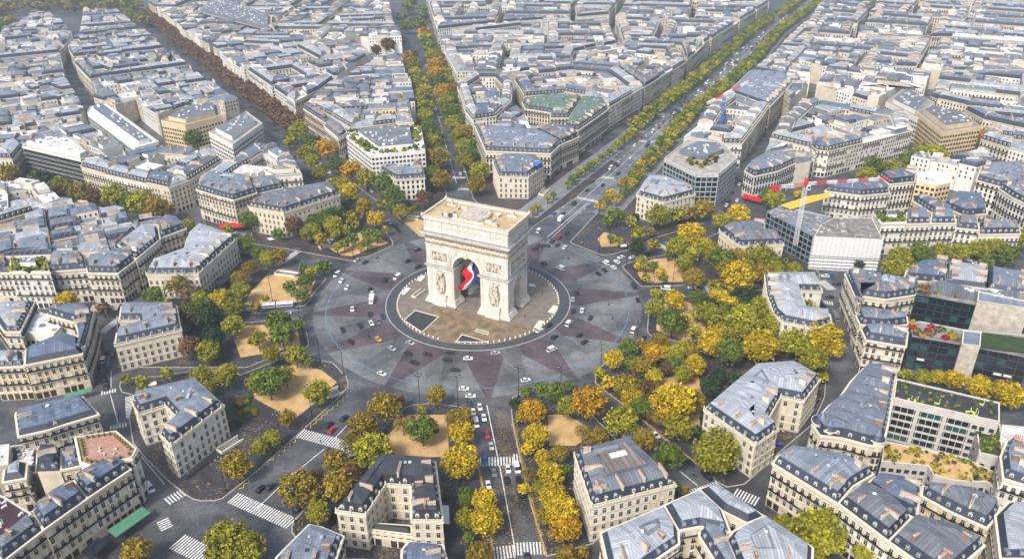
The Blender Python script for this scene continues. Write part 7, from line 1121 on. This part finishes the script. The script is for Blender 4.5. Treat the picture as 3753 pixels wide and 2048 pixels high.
# underground stairway beside the left pier
# ---------------------------------------------------------------- vehicles
def car_mesh(col, kind):
    L, W_, H_ = dict(car=(4.4, 1.8, 1.48), van=(5.2, 2.0, 2.2), truck=(7.2, 2.3, 3.2), bus=(17.5, 2.55, 3.1))[kind]
    c = 'paint_car_'+col; l = L/2; w_ = W_/2
    if kind == 'car':
        lo = [(-l, .35), (l, .35), (l+.02, .62), (l-.1, .82), (l-1.15, .95), (-l+.55, .98), (-l, .85)]; up_ = [(l-1.2, .95), (l-1.95, 1.42), (-l+1.1, 1.45), (-l+.35, .98)]; inset = .16
    elif kind == 'van':
        lo = [(-l, .35), (l, .35), (l, .85), (l-.75, 1.12), (-l, 1.15)]; up_ = [(l-.72, 1.1), (l-1.5, 2.1), (-l+.1, 2.15), (-l, 1.1)]; inset = .1
    else: return None
    def ext(pr, hw, m, cap=True, hw2=None):
        b = MB(); n = len(pr); hw2 = hw2 or (lambda z: hw)
        b.v = [(x, -hw2(z), z) for x, z in pr]+[(x, hw2(z), z) for x, z in pr]; k = b.mi(m)
        b.f = [tuple(range(n)), tuple(range(2*n-1, n-1, -1))]+[(i, n+i, n+(i+1) % n, (i+1) % n) for i in range(n)]; b.m = [k]*len(b.f); return b
    zt = 1.45 if kind == 'car' else 2.15; zb = .95 if kind == 'car' else 1.1
    fhw = lambda z: w_-.02-inset*(z-zb)/(zt-zb)
    body = ext(lo, w_, c); cabin = ext(up_, w_, 'glass', hw2=lambda z: max(.3, fhw(z)))
    rf = MB()
    x0, x1 = up_[1][0]-.05, up_[2][0]+.05; hw_ = fhw(zt)
    rf.box(((x0+x1)/2, 0, zt+.03), (x0-x1, hw_*2, .07), 0, c)
    if kind == 'van':
        rf.box((-.65, 0, 1.64), (L-2.2, W_-.12, .95), 0, c)
    else:
        for sx in (-1, 1):
            rf.bar((up_[0][0], sx*(w_-.03), .97), (up_[1][0], sx*hw_, zt), .05, c); rf.bar((up_[3][0], sx*(w_-.03), .98), (up_[2][0], sx*hw_, zt), .08, c); rf.bar((-.15, sx*(w_-.02), .97), (-.2, sx*hw_, zt), .04, c)
    return body, cabin, rf, L, W_
wb_ = MB(); wb_.bar((0, -.12, 0), (0, .12, 0), .33, 'rubber', 12); wb_.bar((0, -.13, 0), (0, .13, 0), .19, 'steel', 8); WHEEL = wb_.mesh('wheel')
lb_ = MB(); lb_.box((0, 0, 0), (.08, .34, .14), 0, 'car_light'); LIGHT = lb_.mesh('headlight'); tb_ = MB(); tb_.box((0, 0, 0), (.08, .3, .16), 0, 'crane_red'); TAIL = tb_.mesh('tail_light')
VCACHE = {}
def vehicle(x, y, h, kind, col, z=.02):
    key = (kind, col)
    if key not in VCACHE:
        if kind in ('car', 'van'):
            bd, cb, rf, L, W_ = car_mesh(col, kind); parts = [('body', bd.mesh('body')), ('cabin_glass', cb.mesh('cabin_glass')), ('roof_panel', rf.mesh('roof_panel'))]; wl = [(L/2-.85, W_/2-.1), (-L/2+.85, W_/2-.1)]; lz = .68
        elif kind == 'truck':
            b = MB(); b.box((-1.0, 0, 1.95), (4.9, 2.3, 2.6), 0, 'paint_car_'+col); b2 = MB(); b2.box((2.45, 0, 1.1), (1.9, 2.1, 1.1), 0, 'paint_car_'+col); b2.box((2.2, 0, 2.0), (1.4, 2.0, .9), 0, 'paint_car_'+col); b3 = MB(); b3.box((2.93, 0, 1.95), (.1, 1.8, .7), 0, 'glass'); b3.box((2.3, 0, 1.95), (.9, 2.06, .6), 0, 'glass')
            parts = [('cargo_box', b.mesh('cargo_box')), ('cab', b2.mesh('cab')), ('windscreen', b3.mesh('windscreen'))]; wl = [(2.4, .95), (-2.2, .95)]; L = 7.0; W_ = 2.1; lz = .8
        elif kind == 'bus':
            b = MB()
            for s__ in (-1, 1): b.box((s__*4.55, 0, 1.7), (8.4, 2.5, 2.7), 0, 'paint_car_white'); b.box((s__*4.55, 0, .75), (8.42, 2.53, .7), 0, 'paint_car_navy')
            b.box((0, 0, 1.7), (.9, 2.3, 2.5), 0, 'rubber'); b2 = MB()
            for s__ in (-1, 1): b2.box((s__*4.55, 0, 1.95), (8.0, 2.56, .85), 0, 'glass')
            b2.box((8.76, 0, 1.8), (.06, 2.2, 1.3), 0, 'glass'); b3 = MB()
            for k in (-6, -2.5, 2.5, 6): b3.box((k, 0, 3.15), (1.8, 1.4, .25), 0, 'concrete')
            parts = [('body', b.mesh('body')), ('window', b2.mesh('window')), ('roof_unit', b3.mesh('roof_unit'))]; wl = [(7, 1.15), (-1.8, 1.15), (-7, 1.15), (2.0, 1.15)]; L = 17.5; W_ = 2.5; lz = .8
        else:
            b = MB(); b.bar((-.55, 0, .5), (.5, 0, .62), .16, 'paint_car_'+col, 6); b.bar((.5, 0, .6), (.72, 0, 1.05), .07, 'iron', 5); b.box((-.35, 0, .82), (.7, .3, .14), 0, 'rubber'); b.bar((.68, -.35, 1.05), (.68, .35, 1.05), .03, 'iron'); parts = [('frame', b.mesh('frame'))]; wl = [(.75, 0), (-.75, 0)]; L = 2; W_ = .3; lz = .9
        VCACHE[key] = (parts, wl, L, W_, lz)
    parts, wl, L, W_, lz = VCACHE[key]
    r = root({'car': 'car', 'van': 'van', 'truck': 'truck', 'bus': 'bus', 'moto': 'scooter'}[kind], (x, y, z), 'x', {'car': 'car', 'van': 'van', 'truck': 'truck', 'bus': 'bus', 'moto': 'scooter'}[kind], None, h)
    for n_, me in parts: link(n_, me, r)
    for wx, wy in wl:
        for s__ in ((-1, 1) if wy else (1,)): o = link('wheel', WHEEL, r); o.location = (wx, s__*wy, .33)
    if kind != 'moto':
        for s__ in (-1, 1):
            o = link('headlight', LIGHT, r); o.location = (L/2-.06, s__*(W_/2-.25), lz); o = link('tail_light', TAIL, r); o.location = (-L/2+.01, s__*(W_/2-.22), lz+.08)
    return r
vg = {}
AVN = dict(fried='middle avenue', wagram='avenue by the long pale mansion', marc2='street beside the glass office', iena2='right tree-lined street', scoot='pavement of the blue-roofed mansion', champs='widest avenue', hoche='avenue left of the middle one', macmahon='left avenue', marceau='avenue behind the parked white cars', iena='right avenue', foch='bottom avenue', armee='wide lower-left avenue', hugo='lower-right avenue', tils1='left side street', tils2='street by the green awning', tils3='street by the turreted block', tils4='curved right street')
VEH = [list(v) for v in VE]
R_ = random.Random(21); tot = 0
for i in range(len(CL)-1):      # traffic of the widest avenue
    (x0, y0), (x1, y1), (x2, y2), (x3, y3) = CL[i], CL[i+1], CR[i], CR[i+1]; L = math.hypot(x1-x0, y1-y0); h = math.atan2(y1-y0, x1-x0)
    den = [0, .35, .9, 1.5, 1.6, 1.1, 1.0, 1.0][i]
    for lane in range(8):
        t = R_.uniform(0, 15)
        while t < L:
            if R_.random() < den*.42:
                f = t/L; s_ = (lane+.5)/8; x = (x0+(x1-x0)*f)*(1-s_)+(x2+(x3-x2)*f)*s_; y = (y0+(y1-y0)*f)*(1-s_)+(y2+(y3-y2)*f)*s_
                c = R_.choice(['black','black','white','white','silver','grey','navy','black','red','white']); k = 'van' if R_.random() < .1 else 'car'
                if inframe(x, y, 1, 0) and len([0 for q in VEH if q[3] == 'car']) < 290: VEH.append([x, y, h+(math.pi if lane < 4 else 0), k, c, 'champs'])
            t += R_.uniform(8, 17)
CLOCK = ['three','two','one','twelve','eleven','ten','nine','eight','seven','six','five','four']
for x, y, h, kd, c, d in VEH:
    r = vehicle(x, y, h, kd, c); rr = math.hypot(x, y)
    kn = {'car': 'car', 'van': 'van', 'truck': 'box truck', 'bus': 'articulated bus', 'moto': 'scooter'}[kd]
    if c == 'yellow': kn = 'taxi'; c = 'orange-yellow'
    if d == 't': z = "%s o'clock side of the arch roundabout" % CLOCK[int(round(math.degrees(math.atan2(y, x))/30)) % 12]
    else: z = AVN[d]
    vg.setdefault((c+' '+kn, z), []).append((rr, r))
for (desc, z), l_ in vg.items():
    l_.sort(key=lambda q: q[0])
    for i, (_, r) in enumerate(l_): r['label'] = '%s on the %s%s' % (desc, z, '' if len(l_) == 1 else ', %s out from the arch' % ordn(i)); r['group'] = 'traffic'
# ---------------------------------------------------------------- people
def person_mesh(seed):
    R_ = random.Random(seed); cl = R_.choice(['cloth_dark','cloth_dark','cloth_blue','cloth_red','cloth_pale','cloth_dark']); b = MB(); st = R_.uniform(.12, .25)
    import bmesh
    V_ = [((0,0,.95),.15),((0,0,1.2),.17),((0,0,1.42),.15),((0,0,1.52),.06),((.01,0,1.66),.11),((st*.4,.09,.85),.1),((st*.2,.1,.5),.075),((st,.1,.08),.05),((st+.12,.1,.04),.05),((-st*.3,-.09,.85),.1),((-st*.2,-.1,.5),.075),((-st,-.1,.08),.05),((-st+.12,-.1,.04),.05),((0,.2,1.4),.06),((-.06,.25,1.12),.05),((.08,.25,.88),.04),((0,-.2,1.4),.06),((.06,-.25,1.12),.05),((.16,-.24,.9),.04)]
    E_ = [(0,1),(1,2),(2,3),(3,4),(0,5),(5,6),(6,7),(7,8),(0,9),(9,10),(10,11),(11,12),(2,13),(13,14),(14,15),(2,16),(16,17),(17,18)]
    me = bpy.data.meshes.new('person'); me.from_pydata([v for v, _ in V_], E_, []); o = bpy.data.objects.new('tmp', me); COL.objects.link(o)
    o.modifiers.new('s', 'SKIN'); 
    for i, (_, r) in enumerate(V_): me.skin_vertices[0].data[i].radius = (r, r)
    me.skin_vertices[0].data[0].use_root = True; s_ = o.modifiers.new('ss', 'SUBSURF'); s_.levels = 1
    dg = bpy.context.evaluated_depsgraph_get(); dg.update(); r = bpy.data.meshes.new_from_object(o.evaluated_get(dg)); bpy.data.objects.remove(o)
    r.materials.clear()
    for m in (cl, 'cloth_dark', 'skin'): r.materials.append(MT[m])
    for p in r.polygons: z = p.center.z; p.material_index = 2 if z > 1.5 else (0 if z > .9 else 1)
    return r, cl
PM = [person_mesh(s) for s in (1, 2, 4, 5, 8)]
pc = {}
for x, y, z, wh in PEOPLE:
    me, cl = R.choice(PM); o = link('person', me); o.location = (x, y, z); o.rotation_euler = (0, 0, R.random()*6.28)
    pc.setdefault((cl, wh), []).append((math.hypot(x, y), o))
for (cl, wh), l_ in pc.items():
    l_.sort(key=lambda q: q[0])
    for i, (_, o) in enumerate(l_): tag(o, 'pedestrian in %s clothes %s%s' % (cl.split('_')[1], wh, '' if len(l_) == 1 else ', %s out from the arch' % ordn(i)), 'person', 'pedestrians')
# ---------------------------------------------------------------- street lamps
b = MB(); b.cyl((0, 0), .35, 0, 1.6, 'iron', 8, .2); b.cyl((0, 0), .16, 1.6, 15.2, 'iron', 8, .1); POLE = b.mesh('pole')
b = MB()
for k in range(4): t = k*1.5708+.4; b.bar((0, 0, 14.6), (1.15*math.cos(t), 1.15*math.sin(t), 15.1), .07, 'iron')
ARM = b.mesh('arm'); b = MB(); b.cyl((0, 0), .22, -.05, .25, 'iron', 8, .4); b.cyl((0, 0), .4, .25, .55, 'lamp_glass', 8, .42); b.cyl((0, 0), .48, .55, .75, 'iron', 8, .1); LAN = b.mesh('lantern')
LP.sort(key=lambda p: math.atan2(p[1], p[0]))
for i, (x, y) in enumerate(LP):
    ang = int(round(math.degrees(math.atan2(y, x))/30)) % 12
    r = root('street_lamp', (x, y, .1), "tall black four-lantern street lamp at the %s o'clock kerb of the roundabout, %s anticlockwise" % (CLOCK[ang], ordn(i)), 'street lamp', 'tall street lamps')
    link('pole', POLE, r); link('arm', ARM, r)
    for k in range(4): t = k*1.5708+.4; o = link('lantern', LAN, r); o.location = (1.15*math.cos(t), 1.15*math.sin(t), 15.1)
# ---------------------------------------------------------------- cranes
def lattice(b, a, c, w_, m, n, r=.09, m2=None):
    a = Vector(a); c = Vector(c); d = (c-a).normalized(); u = Vector((-d.y, d.x, 0)); u = u.normalized() if u.length > .1 else Vector((1, 0, 0)); v = d.cross(u); cs = [u*w_+v*w_, -u*w_+v*w_, -u*w_-v*w_, u*w_-v*w_]
    for k in range(n):
        p = a+(c-a)*(k/n); q = a+(c-a)*((k+1)/n); mm = m2 if (m2 and (k//3) % 2) else m
        for i in range(4):
            j = (i+1) % 4; b.bar(p+cs[i], q+cs[i], r*1.4, mm, 4); b.bar(p+cs[i], q+cs[j], r, mm, 3); b.bar(p+cs[i], p+cs[j], r, mm, 3)
(mx, my), (jx, jy), (kx, ky), zt = CRANE
r = root('tower_crane', (mx, my, 0), 'red and white tower crane over the scaffolded building', 'crane')
b = MB(); lattice(b, (0, 0, 10), (0, 0, zt), .9, 'crane_white', 18, .07); b.obj('mast', r)
b = MB(); lattice(b, (0, 0, zt+1.5), (jx-mx, jy-my, zt+1.5), .6, 'crane_white', 24, .07, 'crane_red'); b.obj('jib', r)
b = MB(); lattice(b, (0, 0, zt+1.2), (kx-mx, ky-my, zt+1.2), .7, 'crane_red', 8, .07, 'crane_white'); b.box(((kx-mx)*.92, (ky-my)*.92, zt+.6), (3.5, 1.5, 2.6), math.atan2(ky-my, kx-mx), 'crane_red'); b.obj('counter_jib', r)
b = MB(); b.box((1.2, -1.4, zt-.2), (1.8, 1.6, 2.2), 0, 'crane_white'); b.box((1.2, -2.22, zt), (1.4, .1, 1.2), 0, 'glass'); lattice(b, (0, 0, zt), (0, 0, zt+5), .7, 'crane_red', 4, .14); b.obj('cab', r)
r = root('tower_crane', (C2[0], C2[1], 0), 'blue mast crane with red-white jib right of the widest avenue', 'crane')
b = MB(); lattice(b, (0, 0, 12), (0, 0, C2[2]), .8, 'crane_blue', 16, .1); b.obj('mast', r); b = MB(); lattice(b, (-14, -6, C2[2]-3), (22, 10, C2[2]+10), .7, 'crane_white', 16, .09, 'crane_red'); b.obj('jib', r)
# ---------------------------------------------------------------- awnings, porch, scaffold roof and other small things
def awning(a, c, dep, z, m, label, name='awning', cat='awning', drop=.9, legs=True):
    L = math.hypot(c[0]-a[0], c[1]-a[1]); ux, uy = (c[0]-a[0])/L, (c[1]-a[1])/L; nx, ny = uy, -ux; mx, my = (a[0]+c[0])/2, (a[1]+c[1])/2
    r = root(name, (mx, my, 0), label, cat); b = MB(); P0, P1 = (a[0]-mx, a[1]-my), (c[0]-mx, c[1]-my); Q0, Q1 = (P0[0]+nx*dep, P0[1]+ny*dep), (P1[0]+nx*dep, P1[1]+ny*dep)
    b.face([(*P0, z), (*Q0, z-drop), (*Q1, z-drop), (*P1, z)], m); b.face([(*Q0, z-drop), (*Q0, z-drop-.35), (*Q1, z-drop-.35), (*Q1, z-drop)], m); b.face([(*P0, z-.08), (*P1, z-.08), (*Q1, z-drop-.08), (*Q0, z-drop-.08)], m)
    b.obj('canvas', r)
    if legs:
        b = MB()
        for k in range(int(L/3)+1): t = min(1, k*3/L); b.bar((Q0[0]+(Q1[0]-Q0[0])*t, Q0[1]+(Q1[1]-Q0[1])*t, 0.1), (Q0[0]+(Q1[0]-Q0[0])*t, Q0[1]+(Q1[1]-Q0[1])*t, z-drop), .06, 'iron')
        b.obj('frame', r)
for q in AWN: awning(*q)
R_ = random.Random(8); k = 0
for p in GS:     # clipped bushes on the lawns
    xs = [q[0] for q in p]; ys = [q[1] for q in p]
    for _ in range(int(abs(area(ccw(p)))/9)+2):
        x, y = R_.uniform(min(xs), max(xs)), R_.uniform(min(ys), max(ys))
        if not inside((x, y), p): continue
        c_ = R_.choice('gdyo'); k += 1; o = link('bush', CR_[c_][0]); s_ = R_.uniform(.9, 2.0); o.location = (x, y, .2+s_*.6); o.scale = (s_, s_, s_*.75)
        tag(o, 'round %s bush on the lawn by the %s, %s one' % (COLN[c_], zone(x, y), ordn(k-1)), 'bush', 'garden bushes')
if 1:
    for pts, z, m, nm, lb, cat in FLATS:
        q = ccw([(x, y) for x, y in pts]); c = cen(q); L = [(x-c[0], y-c[1]) for x, y in q]; b = MB(); b.prism(L, z-.25, z, m, top=m, bottom=True); o = b.obj(nm); o.location = (c[0], c[1], 0); tag(o, lb, cat)
# concrete stairways down to the metro
for (x, y), a, L, W_, lb in STAIRS:
    r = root('stairway', (x, y, .14), lb, 'stairway', None, a); b = MB()
    for s__ in (-1, 1): b.box((0, s__*W_/2, .55), (L, .5, 1.1), 0, 'trim')
    b.box((-L/2, 0, .55), (.5, W_, 1.1), 0, 'trim'); b.obj('parapet', r); b = MB(); b.box((0, 0, .03), (L-.4, W_-.5, .06), 0, 'iron')
    for k in range(int(L)-1): b.box((L/2-1-k, 0, .1-.0*k), (.35, W_-.6, .12), 0, 'concrete')
    b.obj('steps', r)
# ---------------------------------------------------------------- haze
b = MB(); b.box((0, 700, 152.5), (3800, 2700, 307), 0, 'trim'); me = b.mesh('haze'); me.materials.clear()
m = bpy.data.materials.new('haze'); m.use_nodes = True; nn = m.node_tree.nodes; nn.remove(nn['Principled BSDF']); pv = nn.new('ShaderNodeVolumePrincipled'); pv.inputs['Color'].default_value = (.72, .85, 1, 1); pv.inputs['Density'].default_value = HAZE; pv.inputs['Anisotropy'].default_value = .2
m.node_tree.links.new(pv.outputs[0], nn['Material Output'].inputs['Volume']); me.materials.append(m)
hz = link('haze', me); tag(hz, None, None, None, 'stuff')
